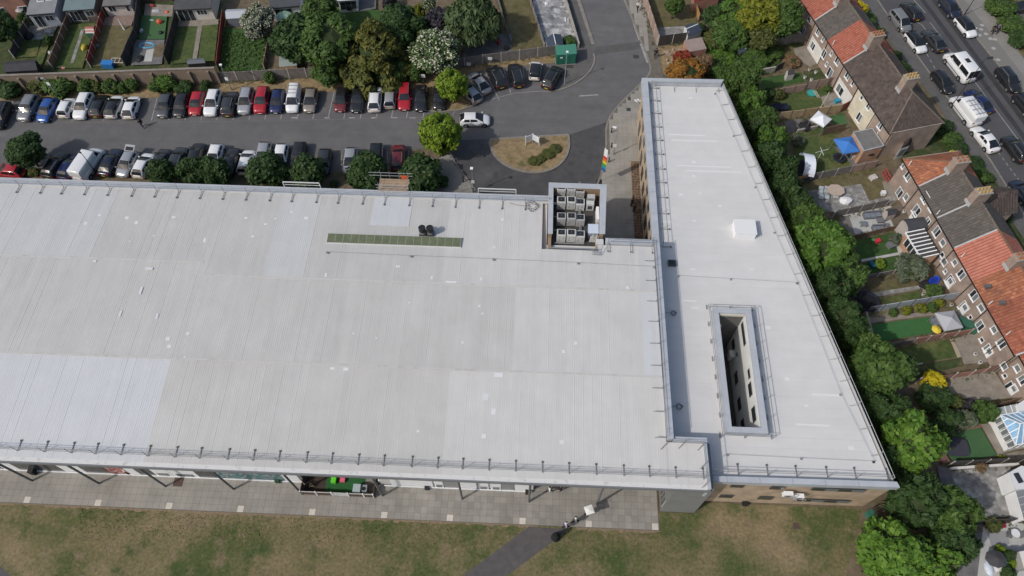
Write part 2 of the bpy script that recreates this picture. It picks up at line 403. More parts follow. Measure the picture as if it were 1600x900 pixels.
# blades and tufts that roughen the lawn
g = B(); tuft_skip = poly_in(P((826, 823), (889, 827), (776, 912), (650, 1000), (560, 1000), (712, 908)))
for k in range(17000):
    x, y = R.uniform(-44, 33), R.uniform(5.5, 16.55) if R.random() < .65 else R.uniform(13.5, 19.3)
    if y > 16.6 and x < 18: continue
    lush = y > 14.2 and x < 4 and R.random() < .75
    if tuft_skip(x, y): continue
    h = R.uniform(.04, .09) if lush else R.uniform(.02, .05); a = R.uniform(0, 6.28); w = R.uniform(.03, .08); g.tint = R.random()*.25+.02 if lush else R.random()
    dx, dy = math.cos(a)*w, math.sin(a)*w
    g.face((x-dx, y-dy, 0), (x+dx, y+dy, 0), (x+R.uniform(-.06, .06), y+R.uniform(-.06, .06), h))
o = g.build('grass_tuft', M("lawn tufts", (.056, .082, .028), .95, rgb2=(.185, .148, .088))); o['kind'] = 'stuff'

# ================================================================ MAIN BUILDING
def zon(px, py, yp):
    """height at which the sight line meets the upright plane y = yp"""
    lo, hi = -2.0, 20.0
    for _ in range(40):
        m_ = (lo+hi)/2
        if at(px, py, m_)[1] > yp: lo = m_
        else: hi = m_
    return (lo+hi)/2
def zonx(px, py, xp):
    lo, hi = -2.0, 20.0
    for _ in range(40):
        m_ = (lo+hi)/2
        if at(px, py, m_)[0] > xp: lo = m_
        else: hi = m_
    return (lo+hi)/2
main = thing('hall_building', 'long low building under a huge ribbed white metal roof', 'building', (-20, 30, 0))
wallm = M("pale wall cladding", (.50, .49, .47), .8, n=(.5, .12))
brick_b = brickmat("buff brick", (.36, .265, .175), (.40, .30, .205), (.36, .30, .23))
b = B(); b.prism([(-95, 24), (13.6, 24), (13.6, 44.7), (1.9, 44.7), (1.9, 50.6), (-95, 50.6)], 0, 8.45); b.prism([(-95, 20.2), (-22.2, 20.2), (-22.2, 23.998), (-95, 23.998)], 0, 8.45); b.prism([(-14.2, 20.2), (1.3, 20.2), (1.3, 23.998), (-14.2, 23.998)], 0, 8.45); b.build('wall', wallm, main)
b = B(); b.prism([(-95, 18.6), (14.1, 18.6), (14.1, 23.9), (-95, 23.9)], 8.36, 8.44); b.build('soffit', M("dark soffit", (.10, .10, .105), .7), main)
b = B(); b.prism([(-95, 18.48), (17.14, 18.48), (17.14, 18.58), (-95, 18.58)], 8.2, 8.64); b.build('fascia', M("grey fascia", (.17, .18, .19), .5), main)
b = B(); b.prism([(-95, 18.6), (17.1, 18.6), (17.1, 19.05), (-95, 19.05)], 8.53, 8.655)
b.build('eave_flashing', M("stained white flashing", (.57, .57, .56), .6, layers=[(1.5, .62, .08, (.40, .39, .35))]), main)
# ribbed grey end block under the south-east corner
ribm = M("ribbed grey cladding", (.175, .18, .175), .5, n=(.7, .1))
blk = B().prism([(14.15, 18.7), (17.5, 18.7), (17.5, 23.0), (14.15, 23.0)], 0, 8.5).build('cladding', ribm, main)
b = B()
for k in range(40): b.box(15.825, 18.68, .12+k*.21, 3.35, .05, .10)
for k in range(40): b.box(14.14, 20.85, .12+k*.21, .05, 4.3, .10)
o = b.build('cladding_rib', ribm, blk); o['kind'] = 'stuff'
b = B()
for k in range(3): b.box(14.10, 19.2+k*.5, 1.0, .04, .40, 2.2)
b.build('side_window', glass_d, main)
b = B(); b.box(14.12, 19.7, .9, .03, 1.7, 2.4); b.build('window_surround', M("grey frame", (.30, .32, .34), .5), main)
# roof sheets in three tiers
def zr(y):
    if y < 29.1: return 8.66+(y-18.9)/10.2*.55
    if y < 38.7: return 9.21+(y-29.1)/9.6*.08
    return 9.29-(y-38.7)/11.6*.55
roof_n = M("new roof sheet", (.505, .514, .530), .48, .4, n=(.5, .04), orand=.010, streak=(1.6, .12, .03))
roof_m = M("part weathered sheet", (.492, .492, .490), .48, .4, n=(.5, .04), orand=.012, streak=(1.6, .12, .035))
roof_o = M("weathered roof sheet", (.460, .452, .436), .5, .4, n=(.4, .05), orand=.013, streak=(1.6, .12, .045), layers=[(.15, .58, .10, (.485, .478, .464)), (.35, .68, .06, (.432, .422, .402))])
SW = .86
smesh = {}
def sheet(y0, y1, kind, drop):
    rh = R.choice((.005, .007, .008, .010, .016))
    key = (round(y0, 2), round(y1, 2), kind, rh)
    if key in smesh: return smesh[key]
    s_ = B(); z0, z1 = zr(y0)+drop, zr(y1)
    prof = [(0, 0), (.02, rh), (.045, rh), (.065, 0), (.21, 0), (.222, .006), (.236, .006), (.25, 0), (.425, 0), (.44, .008), (.455, .008), (.47, 0), (.64, 0), (.652, .006), (.666, .006), (.68, 0), (SW, 0), (SW, -.06), (0, -.06)]
    i = len(s_.v); n = len(prof)
    for (x, z) in prof: s_.v.append((x, y0, z0+z))
    for (x, z) in prof: s_.v.append((x, y1, z1+z))
    for k in range(n): k2 = (k+1) % n; s_._f([i+k, i+n+k, i+n+k2, i+k2])
    s_._f([i+k for k in range(n)]); s_._f([i+n+k for k in range(n)][::-1])
    smesh[key] = s_.mesh('roof_sheet', {'n': roof_n, 'o': roof_o, 'w': roof_w, 'm': roof_m}[kind]); return smesh[key]
x = 13.4-SW; k = 0
while x > -71:
    up = 38.7 if x > -35.2 else 40.3
    top = 50.15
    if x+SW > 8.2: top = 44.55
    elif x+SW > 2.2: top = 43.75
    kb = 'n' if x < -35.6 else ('w' if x > -8 else 'o')
    km = 'n' if x > 11 else ('w' if x > -2 else 'o')
    xn0, xn1 = at(583, 310, 9)[0], at(641, 310, 9)[0]; isn = xn0-.4 < x < xn1-.5
    kt = 'm' if (x < -47 or -28.5 < x < -24.0 or x > 11.0) else ('w' if x > -9 else 'o')
    for (y0, y1, kd, dr) in ((19.0, 29.15, kb, 0), (29.1, up+.05, km, .035))+(((up, 46.2, kt, .035), (46.15, top, 'n', .06)) if isn else ((up, top, kt, .035),)):
        o = link('roof_sheet', sheet(y0, y1, kd, dr), main); o.location = Vector((x, 0, 0)); o.matrix_parent_inverse = Matrix.Translation(-Vector(main.location))
    x -= SW; k += 1
for j in range(4):
    o = link('roof_sheet', sheet(19.0, 22.85, 'w', 0), main); o.location = (13.42+j*SW, 0, 0)
# lap flashings with grime along the two joints
grime = M("grimy lap", (.475, .472, .46), .7, layers=[(.9, .60, .06, (.41, .395, .37)), (4, .60, .05, (.53, .53, .525))])
b = B()
for (x0, x1, y) in ((-71, 13.3, 29.1), (-34.3, 13.3, 38.7), (-71, -34.4, 40.3)):
    b.par((x0, y+.03, zr(y)+.06), (x1-x0, 0, 0), (0, .20, 0), (0, 0, .008))
b.build('lap_flashing', grime, main)
# little repair patches stuck on the sheets
pm = M("repair patch", (.60, .61, .62), .5, orand=.06)
for (px, py, w, h) in ((478, 340, .5, .4), (455, 330, .4, .4), (290, 560, .3, .3), (264, 531, .6, .5), (266, 543, .5, .4), (295, 523, .4, .4), (520, 577, .5, .3), (541, 578, .6, .4), (553, 523, .25, .2), (589, 530, .25, .2), (779, 587, 1, .55), (759, 620, .7, .9), (771, 643, .5, .7), (756, 681, .5, .5), (880, 551, .35, .4), (899, 538, .35, .4), (754, 492, .3, .3), (749, 480, .3, .3), (653, 673, .3, .3), (878, 690, .5, .5), (723, 537, .25, .3), (235, 422, .9, .35), (222, 456, .3, 1.0), (320, 377, .3, .8), (190, 492, .25, .8), (247, 496, .3, .7), (198, 340, .5, .4), (213, 348, .4, .5), (155, 336, .4, .3), (134, 349, .4, .5), (271, 339, .5, .3), (150, 410, .4, .3), (203, 378, .2, .2), (241, 369, .25, .2), (384, 340, .4, .3), (395, 370, .4, .3), (705, 444, 1.3, .4), (622, 418, .6, .3), (772, 387, .4, .4), (785, 342, .4, .5), (752, 438, .3, .4), (675, 436, .25, .5), (980, 452, .4, .4), (640, 475, .25, .2), (415, 350, .35, .25), (430, 341, .3, .3), (510, 432, .25, .6)):
    x, y = at(px, py, 9.0); fr_ = (y-29.1)/9.6 if y < 38.7 else (y-38.7)/11.5
    z = zr(y)+.011+(0 if y < 29.1 else .035*(1-fr_))
    B().box(x, y, z, w*.85, h*.85, .004).build('repair_patch', pm, main)
# parapet copings: north edge, east edge, notch
b = B()
for (x0, x1) in [(-71+i*3.05, -71+(i+1)*3.05) for i in range(24)]: b.box((x0+x1)/2, 50.62, 8.62, 3.04, .86, .30+R.uniform(0, .004))
b.build('coping', coping, main)
b = B(); b.prism([(8.22, 44.62), (13.5, 44.62), (13.5, 45.22), (8.22, 45.22)], 8.4, 9.42)
b.build('coping', coping, main); b = B(); b.prism([(13.46, 23.0), (14.0, 23.0), (14.0, 45.22), (13.502, 45.22), (13.46, 45.22)], 6.6, 9.44); b.build('coping', coping, main); b = B()
b.prism([(14.002, 22.86), (17.12, 22.86), (17.12, 23.3), (14.002, 23.3)], 6.6, 9.22); b.build('coping', coping, main); b = B(); b.prism([(16.86, 18.6), (17.14, 18.6), (17.14, 22.858), (16.86, 22.858)], 6.5, 9.0)
b.build('coping', coping, main)
b = B()
for y in range(24, 45, 3): b.box(13.73, y, 9.441, .55, .03, .004)
b.build('coping_joint', coping_s, main)
b = B(); b.box(-34, 50.14, 8.6, 74, .10, .26); b.build('gutter_upstand', M("upstand membrane", (.50, .50, .49), .6), main)
# south shop front under the eave
def shop(px0, px1, py, m, z0, z1, name, yy=20.15, d=.08):
    x0, x1 = at(px0, py)[0], at(px1, py)[0]
    return B().box((x0+x1)/2, yy, z0, x1-x0-.05, d, z1-z0).build(name, m, main)
poster_t = M("teal mural", (.05, .16, .17), .5, layers=[(2.2, .52, .02, (.30, .30, .32)), (2.9, .60, .02, (.05, .05, .08)), (4, .66, .02, (.45, .2, .12))])
poster_r = M("red poster", (.35, .09, .08), .5, layers=[(3, .55, .02, (.55, .5, .45))])
for (a, c, m, nm) in ((-60, 8, glass_d, 'shop_window'), (8, 34, white, 'panel'), (34, 104, glass_d, 'shop_window'), (104, 138, white, 'panel'), (138, 176, glass_d, 'shop_window'), (176, 206, poster_r, 'poster'), (206, 222, white, 'panel'), (222, 246, glass_d, 'shop_window'), (246, 272, white, 'door'), (272, 314, white, 'door'), (314, 340, glass_d, 'shop_window'), (340, 447, poster_t, 'mural'), (447, 472, white, 'panel'), (612, 678, white, 'panel'), (680, 694, white, 'door'), (696, 720, galv, 'shutter'), (720, 746, white, 'panel'), (748, 764, white, 'door'), (767, 783, white, 'door'), (784, 803, galv, 'shutter'), (804, 828, white, 'panel')):
    yy = 735+(a+c)/2*.043
    o = shop(a, c, yy, m, .12 if nm in ('door', 'shutter') else .3, 3.0, nm)
    if nm == 'door':
        x0, x1 = at(a, yy)[0], at(c, yy)[0]
        B().box((x0+x1)/2, 20.09, .35, (x1-x0)*.62, .06, .8).build('door_pane', glass_b, o)
b = B(); b.prism([(-70, 20.02), (-22.3, 20.02), (-22.3, 20.1), (-70, 20.1)], .02, .24); b.prism([(-13.9, 20.02), (1.2, 20.02), (1.2, 20.1), (-13.9, 20.1)], .02, .24); b.build('plinth', white, main)
# columns under the eave
cm_ = M("grey column paint", (.12, .125, .13), .5)
for x in (-57, -50.05, -43.1, -36.2, -29.2, -22.4, -13.95, -5.85, .9, 7.73):
    B().tube((x, 19.08, 0), (x, 19.08, 8.37), .11, 10).build('column', cm_, main)

# ---------------------------------------------------------------- roof edge guard rails
railm = M("rail steel", (.24, .245, .25), .45, metal=.3)
rail_l = M("bright rail steel", (.40, .405, .41), .45, metal=.3)
def guard_rail(label, pts, z, inward, spacing=2.45, h=1.1, foot=.95, tops=(1.08, .58), weight=True, rm=None):
    rm = rm or railm
    t = thing('guard_rail', label, 'guard rail', (pts[0][0], pts[0][1], z), 'roof edge guard rails')
    inw = Vector((*inward, 0)); V3 = [Vector((p[0], p[1], z)) for p in pts]
    fm = {}; n_ = 0
    for a, c in zip(V3, V3[1:]):
        n = max(1, round((c-a).length/spacing))
        for i in range(n+(c is V3[-1])):
            p = a+(c-a)*i/n+Vector((R.uniform(-.12, .12) if abs(inw.y) > .5 else 0, R.uniform(-.12, .12) if abs(inw.x) > .5 else 0, 0))
            if not fm:
                q = B(); q.tube((0, 0, 0), (0, 0, h), .030, 6); q.box(0, 0, 0, .07, .07, .08); fm['post'] = q.mesh('post', rm)
                q = B(); q.bar((0, 0, .04), inw*foot+Vector((0, 0, .04)), .055, .05); fm['foot'] = q.mesh('foot', rm)
                q = B(); e = inw*foot; q.box(e.x, e.y, .03, .15, .18, .07); fm['counterweight'] = q.mesh('counterweight', rubber)
            for nm in ('post', 'foot')+(('counterweight',) if weight else ()):
                o = link(nm, fm[nm], t); o.location = p
        d = (c-a).normalized()
    for hz in tops:
        q = B()
        for a, c in zip(V3, V3[1:]): q.tube(a+Vector((0, 0, hz)), c+Vector((0, 0, hz)), .029, 6)
        q.build('rail', rm, t)
    return t
guard_rail('long guard rail along the front eave above the paved terrace', [(-66, 19.55), (16.6, 19.55)], 8.75, (0, 1), 2.44, h=1.25, tops=(1.2, .85, .45))
guard_rail('long guard rail along the back edge of the ribbed roof above the car park', [(-66, 50.0), (2.0, 50.0)], 8.85, (0, -1), 2.6)
guard_rail('guard rail along the step between the ribbed roof and the tapering wing', [(13.25, 44.9), (13.25, 23.2)], 9.3, (-1, 0), 2.4, weight=False)
guard_rail('short guard rail round the notch at the south end of the roof step', [(13.35, 22.65), (16.7, 22.65), (16.7, 19.2)], 8.9, (-.707, -.707), 1.7, foot=.7, weight=False)
guard_rail('short guard rail beside the plant enclosure above the shaded alley', [(8.5, 44.5), (13.2, 44.5)], 9.3, (0, -1), 2.0)

# ---------------------------------------------------------------- things on the main roof
sk = thing('skylight', 'long narrow skylight strip of greenish panes on the ribbed roof', 'skylight', (-14.6, 44.1, 9.0))
zs = 9.05
b = B(); b.prism([(-21.9, 43.45), (-7.3, 43.45), (-7.3, 44.75), (-21.9, 44.75)], 8.7, zs+.12); b.build('kerb_frame', M("skylight kerb", (.55, .56, .56), .5), sk)
pane = M("green skylight pane", (.125, .145, .085), .25, .5, n=(2, .25))
for k in range(17):
    x0 = -21.8+k*.85
    o = B().par((x0, 43.55, zs+.13), (.80, 0, 0), (0, 1.1, .05), (0, 0, .05)).build('pane', pane, sk)
for k in range(18): B().bar((-21.82+k*.85, 43.52, zs+.16), (-21.82+k*.85, 44.68, zs+.21), .05, .06).build('glazing_bar', M("glazing bar", (.28, .28, .24), .5), sk)
cow = thing('roof_cowl', 'left of the two dark ventilation cowls behind the skylight', 'cowl', (*at(661, 366, 9), zr(45.4)), 'ventilation cowls')
q = B(); q.box(0, 0, 0, .75, .7, .28); q.tube((0, 0, .28), (0, 0, .8), .30, 14); q.build('base', darkst, cow).matrix_parent_inverse = Matrix()
q = B(); q.tube((0, 0, .8), (0, 0, 1.25), .40, 16, cap=False); q.tube((0, 0, .8), (0, 0, 1.2), .33, 16); q.build('hood', M("black cowl", (.025, .025, .027), .4), cow).matrix_parent_inverse = Matrix()
q = B(); q.tube((0, 0, .45), (0, 0, .52), .36, 14); q.build('band', galv, cow).matrix_parent_inverse = Matrix()
clone(cow, (*at(673, 366, 9), zr(45.4)), 0, 'right of the two dark ventilation cowls behind the skylight')
def lifeline(label, pts, z):
    t = thing('lifeline', label, 'safety line', (pts[0][0], pts[0][1], z), 'roof safety lines')
    for p in pts:
        q = B(); q.box(p[0], p[1], z, .22, .22, .03); q.tube((p[0], p[1], z+.03), (p[0], p[1], z+.28), .04, 8); q.build('anchor_post', galv, t)
    q = B()
    for a, c in zip(pts, pts[1:]): q.tube((*a, z+.26), (*c, z+.26), .012, 4)
    q.build('cable', railm, t); return t
lifeline('thin safety cable on anchor posts south of the skylight', [at(x, y, 9.3) for x, y in ((511, 395), (642, 401), (771, 406), (903, 412), (1022, 418))], 9.3)
def coil(label, px, py, z, r=.35, m=None):
    q = B(); x, y = at(px, py, z)
    pts = [(x+r*(.7+.3*math.sin(k*1.7))*math.cos(k*.5), y+r*(.7+.3*math.cos(k*1.3))*math.sin(k*.5), z+.03+.004*k) for k in range(40)]
    q.path(pts, .018, 4); q.path([(x-r, y+.05, z+.03), (x-2.4*r, y+.22*r, z+.03), (x-3.2*r, y+.5*r, z+.03)], .018, 4)
    return tag(q.build('cable_coil', m or darkst), label, 'cable', 'coiled cables')
coil('tangled grey cable lying on the ribbed roof near the plant enclosure', 832, 323, 8.85, .8)
coil('upper coiled cable lying in the shade beside the roof step', 1052, 490, 7.06, .35)
coil('lower coiled cable lying in the shade beside the roof step', 1061, 636, 7.06, .38)
# scaffold tower at the back edge
sc = thing('scaffold', 'scaffold platform with timber boards and steel poles at the back roof edge', 'scaffold', (*at(613, 292, 9), 0))
plank = M("scaffold plank", (.30, .22, .15), .85, n=(2, .25), orand=.15)
x0, y0 = at(591, 299, 8.9); x1, _ = at(637, 299, 8.9); y1 = at(613, 279, 8.9)[1]
for k in range(9):
    yy = y0+.28+k*(y1-y0-.3)/9; B().box((x0+x1)/2+R.uniform(-.08, .08), yy, 8.9+R.uniform(0, .02), x1-x0, .215, .04).build('board', plank, sc)
for xx in (x0+.1, (x0*2+x1)/3, (x0+x1*2)/3, x1-.1):
    for yy in (y0+.15, y1): B().tube((xx, yy, 0 if yy > 51.2 else 8.7), (xx, yy, 10.1+R.uniform(-.2, .2)), .03, 6).build('pole', galv, sc)
for zz in (9.4, 9.9):
    B().tube((x0-1.2, y1, zz), (x1+.4, y1, zz), .03, 6).build('ledger', galv, sc); B().tube((x0-.2, y0+.15, zz), (x1+.2, y0+.15, zz), .03, 6).build('ledger', galv, sc)
for xx in (x0+.1, x1-.1): B().tube((xx, y0-.3, 9.4), (xx, y1+.3, 9.4), .03, 6).build('ledger', galv, sc)
B().box(x1-.55, y1-.05, 9.0, .75, .05, .55).build('netting', M("orange netting", (.55, .10, .04), .7), sc)
B().box((x0+x1)/2, y0+.12, 8.95, x1-x0, .03, .2).build('toe_board', plank, sc)
for nm, a, c in (('left', 442, 499), ('right', 747, 806)):
    x0, yA = at(a, 291 if a < 500 else 302, 9.2); x1 = at(c, 293 if a < 500 else 304, 9.2)[0]; yA = 51.25
    t = thing('access_frame', f'pale tubular frame standing on the back roof edge, {nm} of the scaffold', 'frame', (x0, yA, 8.8), 'pale frames on the back roof edge')
    wm = M("pale frame paint", (.52, .53, .52), .5)
    B().bar((x0, yA, 9.55), (x1, yA, 9.55), .10).build('top_rail', wm, t)
    for xx in (x0, x1): B().bar((xx, yA-.02, 7.6), (xx, yA-.02, 9.5), .09).build('upright', wm, t)
    B().bar((x0, yA, 9.1), (x1, yA, 9.1), .05).build('mid_rail', wm, t)

# ---------------------------------------------------------------- plant enclosure with condensers
en = thing('plant_enclosure', 'open topped walled plant enclosure with grey blue coping', 'enclosure', (5.2, 48.2, 0))
brn = M("brown inner wall", (.26, .19, .125), .85, n=(.8, .12))
ZC = 9.6; FZ = 8.05
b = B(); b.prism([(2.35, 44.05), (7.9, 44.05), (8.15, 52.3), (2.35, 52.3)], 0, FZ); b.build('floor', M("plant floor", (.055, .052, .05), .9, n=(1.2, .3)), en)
def wallbit(poly, z1, m, nm): return B().prism(poly, FZ-.05 if nm == 'lining' else 0, z1).build(nm, m, en)
wallbit([(2.0, 51.75), (8.3, 51.75), (8.3, 52.35), (2.0, 52.35)], ZC-.06, brn, 'wall')
wallbit([(2.0, 45.4), (2.4, 45.4), (2.4, 51.74), (2.0, 51.74)], ZC-.06, brn, 'wall')
wallbit([(7.55, 45.6), (7.95, 45.6), (8.2, 51.74), (7.75, 51.74)], ZC-.06, brn, 'wall')
wallbit([(7.2, 44.2), (7.55, 44.2), (7.6, 45.59), (7.2, 45.59)], 8.6, brn, 'wall')
wallbit([(2.0, 43.95), (2.36, 43.95), (2.36, 45.39), (2.0, 45.39)], 8.9, brn, 'wall')
wallbit([(2.37, 43.95), (7.19, 43.95), (7.19, 44.1), (2.37, 44.1)], 8.98, galv, 'kerb')
b = B(); b.prism([(1.95, 51.7), (8.45, 51.7), (8.45, 52.4), (1.95, 52.4)], ZC-.055, ZC); b.prism([(1.95, 45.4), (2.5, 45.4), (2.5, 51.698), (1.95, 51.698)], ZC-.055, ZC+.003)
b.prism([(7.5, 45.6), (8.15, 45.6), (8.45, 51.698), (7.72, 51.698)], ZC-.055, ZC+.003); b.build('coping', coping, en)
# condensers: one model, copied
cu = thing('condenser_unit', '', 'air conditioner', (0, 0, 0), 'condensers in the plant enclosure')
cwm = M("condenser white", (.45, .45, .435), .5, n=(3, .14), orand=.22)
B().box(0, 0, .1, .95, .85, 1.30).build('casing', cwm, cu)
q = B(); q.box(0, .03, 1.402, .72, .62, .02); q.build('fan_grille', black, cu)
q = B()
for k in range(5): q.box(-.3+k*.15, .03, 1.424, .02, .6, .012)
q.tube((0, .03, 1.42), (0, .03, 1.45), .10, 8); q.build('fan_guard', darkst, cu)
for (a, c) in ((-.22, .85), (.2, .95), (-.15, 1.15), (.24, 1.2), (-.2, .6)): B().box(a, -.435, c-.15, .15, .03, .08).build('vent', M("vent grey", (.2, .2, .2), .6), cu)
q = B(); q.box(-.35, 0, 0, .1, .8, .1); q.box(.35, 0, 0, .1, .8, .1); q.build('foot', darkst, cu)
rows = ['back', 'second', 'third', 'front']; cols = ['left', 'middle', 'right']; first = True
for r, yz in enumerate((230, 345, 497, 652)):
    for c_, xz in enumerate((217, 309, 394)):
        px, py = 840+xz/6, 270+(yz+(8 if c_ == 2 and r < 2 else (2 if c_ == 2 else 0)))/6
        x, y = at(px, py, FZ+.1); lab = f'white condenser in the {rows[r]} row of the plant enclosure, {cols[c_]} column'
        if first: cu.location = (x, y+.43, FZ); cu['label'] = lab; first = False
        else: clone(cu, (x, y+.43, FZ+(-.12 if c_ == 2 else 0)), 0, lab, scale=(1, 1, .92) if c_ == 2 else None)
for nm, px, py in (('rear', 924, 305.5), ('front', 922.5, 315.5)):
    x, y = at(px, py, 9.3)
    t = thing('condenser_unit', f'{nm} of two small white condensers by the brown east wall of the enclosure', 'air conditioner', (x, y, FZ), 'small condensers')
    B().box(x, y, FZ, .85, .55, 1.15).build('casing', cwm, t); B().box(x, y-.28, FZ+.25, .5, .02, .6).build('fan_grille', darkst, t)
x, y = at(927, 358, 9.0); t = thing('ventilation_unit', 'bluish metal ventilation box in the front right of the enclosure', 'ventilation unit', (x, y, FZ))
B().box(x, y, FZ, 1.05, 1.15, 1.0).build('casing', M("blue grey metal", (.42, .47, .56), .35, metal=.2), t); B().box(x, y, FZ+1.003, 1.15, 1.25, .03).build('lid', M("blue grey lid", (.50, .56, .66), .35), t); B().box(x, y-.6, FZ+.3, .6, .03, .4).build('louvre', darkst, t)
q = B()
for (a, c) in ((905, 300), (905, 330), (906, 350)):
    xx, yy = at(a, c, 8.3); q.tube((xx, yy-1.2, FZ+.3), (xx, yy+1.4, FZ+.3), .06, 6); q.tube((xx+.15, yy-1.2, FZ+.25), (xx+.15, yy+1.4, FZ+.25), .05, 6)
for yy in (45.1, 46.8, 48.6, 50.3): q.tube((2.7, yy, FZ+.25), (6.0, yy, FZ+.25), .06, 6)
tag(q.build('pipe_run', galv), 'grey pipes and ducting between the condensers', 'pipes')
x, y = at(934, 332, 9.2); q = B(); q.box(x, y, FZ, .3, 1.7, 1.1); o = q.build('duct', white); tag(o, 'tall white duct against the east wall of the enclosure', 'duct')
x, y = at(931, 375, 8.8); q = B()
for k in range(7): q.tube((x-.7+k*.14, y-.2, FZ+.6), (x-.5+k*.13, y+.4, FZ+1.0+.1*(k % 3)), .05, 6)
q.build('valve_set', M("lagged pipe", (.40, .39, .36), .6)).update_tag(); tag(C.objects['valve_set'], 'cluster of lagged pipes at the front right corner of the enclosure', 'pipes')
x, y = at(932.5, 292.5, 9.3); tag(B().box(x, y, 8.6, .35, .3, .5).build('control_box', white), 'small white box on the enclosure back wall', 'box')
x, y = at(937, 378, 9); tag(B().box(x, y, 8.3, .8, .7, .75).build('service_hatch', M("hatch grey", (.5, .5, .5), .5)), 'pale grey service hatch at the enclosure front right corner', 'hatch')
q = B(); x, y = at(931, 394, 9.3)
for a in (-.35, 0, .35): q.bar((x+a, y-.35, 9.34), (x+a, y+.35, 9.34), .05)
for c in (-.35, 0, .35): q.bar((x-.35, y+c, 9.37), (x+.35, y+c, 9.37), .05)
q.tube((x+.4, y-.4, 9.33), (x+.7, y+.6, 9.7), .03, 5); tag(q.build('step_frame', galv), 'small steel step frame lying on the roof before the enclosure', 'frame')

# ================================================================ TAPERING WING
wing = thing('wing_building', 'flat white roofed brick wing tapering toward the tree belt', 'building', (22, 45, 0))
WP = [(13.95, 71.2), (23.95, 71.35), (34.6, 20.0), (17.75, 19.85), (17.75, 23.4), (13.95, 23.4)]
lw = (19.97, 22.74, 25.0, 37.4)
b = B()
def xr(y): return 23.95+(71.35-y)/51.35*10.65
b.prism([(14.0, 37.5), (xr(37.5)-.05, 37.5), (23.9, 71.3), (14.0, 71.15)], 0, 6.9)
b.prism([(14.0, 23.4), (19.9, 23.4), (19.9, 37.498), (14.0, 37.498)], 0, 6.9)
b.prism([(22.8, 24.95), (xr(24.95)-.05, 24.95), (xr(37.5)-.05, 37.498), (22.8, 37.498)], 0, 6.9)
b.prism([(17.8, 19.9), (34.55, 20.05), (xr(24.9)-.05, 24.948), (19.902, 24.948), (19.902, 23.398), (17.8, 23.398)], 0, 6.9)
b.build('wall', brick_b, wing)
# membrane strips of the deck
deckm = M("white membrane", (.558, .553, .545), .5, .35, n=(.6, .035), orand=.012, streak=(.25, .9, .03), layers=[(.25, .60, .12, (.54, .536, .528)), (.9, .70, .05, (.53, .525, .515))])
y = 20.45; k = 0
def lx(y): return 14.05 if y > 23.35 else 17.2
while y < 71.0:
    y1 = min(y+1.05, 71.0)
    if y < 23.35 < y1: y1 = 23.35
    runs = [(lx(y+.01), None)]
    segs = []
    if y1 <= lw[2]-.55 or y >= lw[3]+.55: segs = [(lx(y+.01), None)]
    elif y < lw[2]-.55: y1 = lw[2]-.55; segs = [(lx(y+.01), None)]
    else:
        if y < lw[3]+.55 < y1: y1 = lw[3]+.55
        segs = [(lx(y+.01), lw[0]-.55), (lw[1]+.55, None)]
    for (xa, xb) in segs:
        x0_, x1_ = (xr(y)-.16, xr(y1)-.16) if xb is None else (xb, xb)
        B().prism([(xa, y+.002), (x0_, y+.002), (x1_, y1-.002), (xa, y1-.002)], 6.9, 7.0+R.uniform(-.001, .001)).build('membrane_strip', deckm, wing)
    y = y1; k += 1
b = B()
zc = 7.75
def cop(poly): b.prism(poly, 6.95, zc+R.uniform(0, .003))
cop([(13.6, 45.3), (14.35, 45.3), (14.35, 70.7), (13.6, 71.3)])
cop([(13.602, 71.302), (14.352, 70.702), (23.7, 70.85), (24.05, 71.45)])
b.build('coping', coping, wing); b = B()
edgem_pts = [(23.86, 70.84), (24.052, 71.44), (34.75, 19.82), (34.56, 20.35)]
cop([(34.558, 20.352), (34.748, 19.82), (17.4, 19.66), (17.4, 20.2)])
b.build('coping', coping, wing)
b = B(); b.prism(edgem_pts, 6.8, 7.16); b.build('edge_trim', M('grey edge trim', (.40, .41, .42), .5), wing)
b = B(); b.prism([(13.58, 45.3), (13.9, 45.3), (13.9, 71.2), (13.58, 71.2)], 7.1, 7.7); b.build('fascia', coping, wing)
b = B()
for yy in range(47, 71, 3): b.box(13.98, yy, zc+.003, .74, .03, .004)
for xx in range(19, 34, 3): b.box(xx, 19.95, zc+.003, .03, .54, .004)
b.build('coping_joint', coping_s, wing)
# lightwell: lining walls, floor, windows, coping
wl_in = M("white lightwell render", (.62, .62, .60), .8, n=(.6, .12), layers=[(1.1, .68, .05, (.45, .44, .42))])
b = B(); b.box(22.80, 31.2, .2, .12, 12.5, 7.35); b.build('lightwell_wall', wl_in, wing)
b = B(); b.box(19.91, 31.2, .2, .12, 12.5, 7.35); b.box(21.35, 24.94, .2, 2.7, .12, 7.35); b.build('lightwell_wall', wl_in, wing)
b = B(); b.box(21.35, 37.46, .2, 2.7, .12, 7.35); b.build('lightwell_wall', M("shaded lightwell render", (.12, .115, .11), .85, n=(.8, .2)), wing)  # north wall coloured dark to stand in for shade in the well
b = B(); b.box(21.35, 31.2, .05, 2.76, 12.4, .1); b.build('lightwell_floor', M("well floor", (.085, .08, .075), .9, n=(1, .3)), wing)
b = B(); b.box(21.35, 37.36, 7.3, 2.7, .16, .3); b.build('lightwell_lintel', M("cream band", (.5, .47, .40), .8), wing)
b = B()
b.prism([(19.4, 37.4), (23.35, 37.4), (23.35, 37.95), (19.4, 37.95)], 6.9, zc+.1); b.prism([(19.4, 24.45), (23.35, 24.45), (23.35, 25.0), (19.4, 25.0)], 6.9, zc+.1)
b.prism([(19.4, 25.002), (19.95, 25.002), (19.95, 37.398), (19.4, 37.398)], 6.9, zc+.102); b.prism([(22.76, 25.002), (23.35, 25.002), (23.35, 37.398), (22.76, 37.398)], 6.9, zc+.102)
b.build('lightwell_coping', coping, wing)
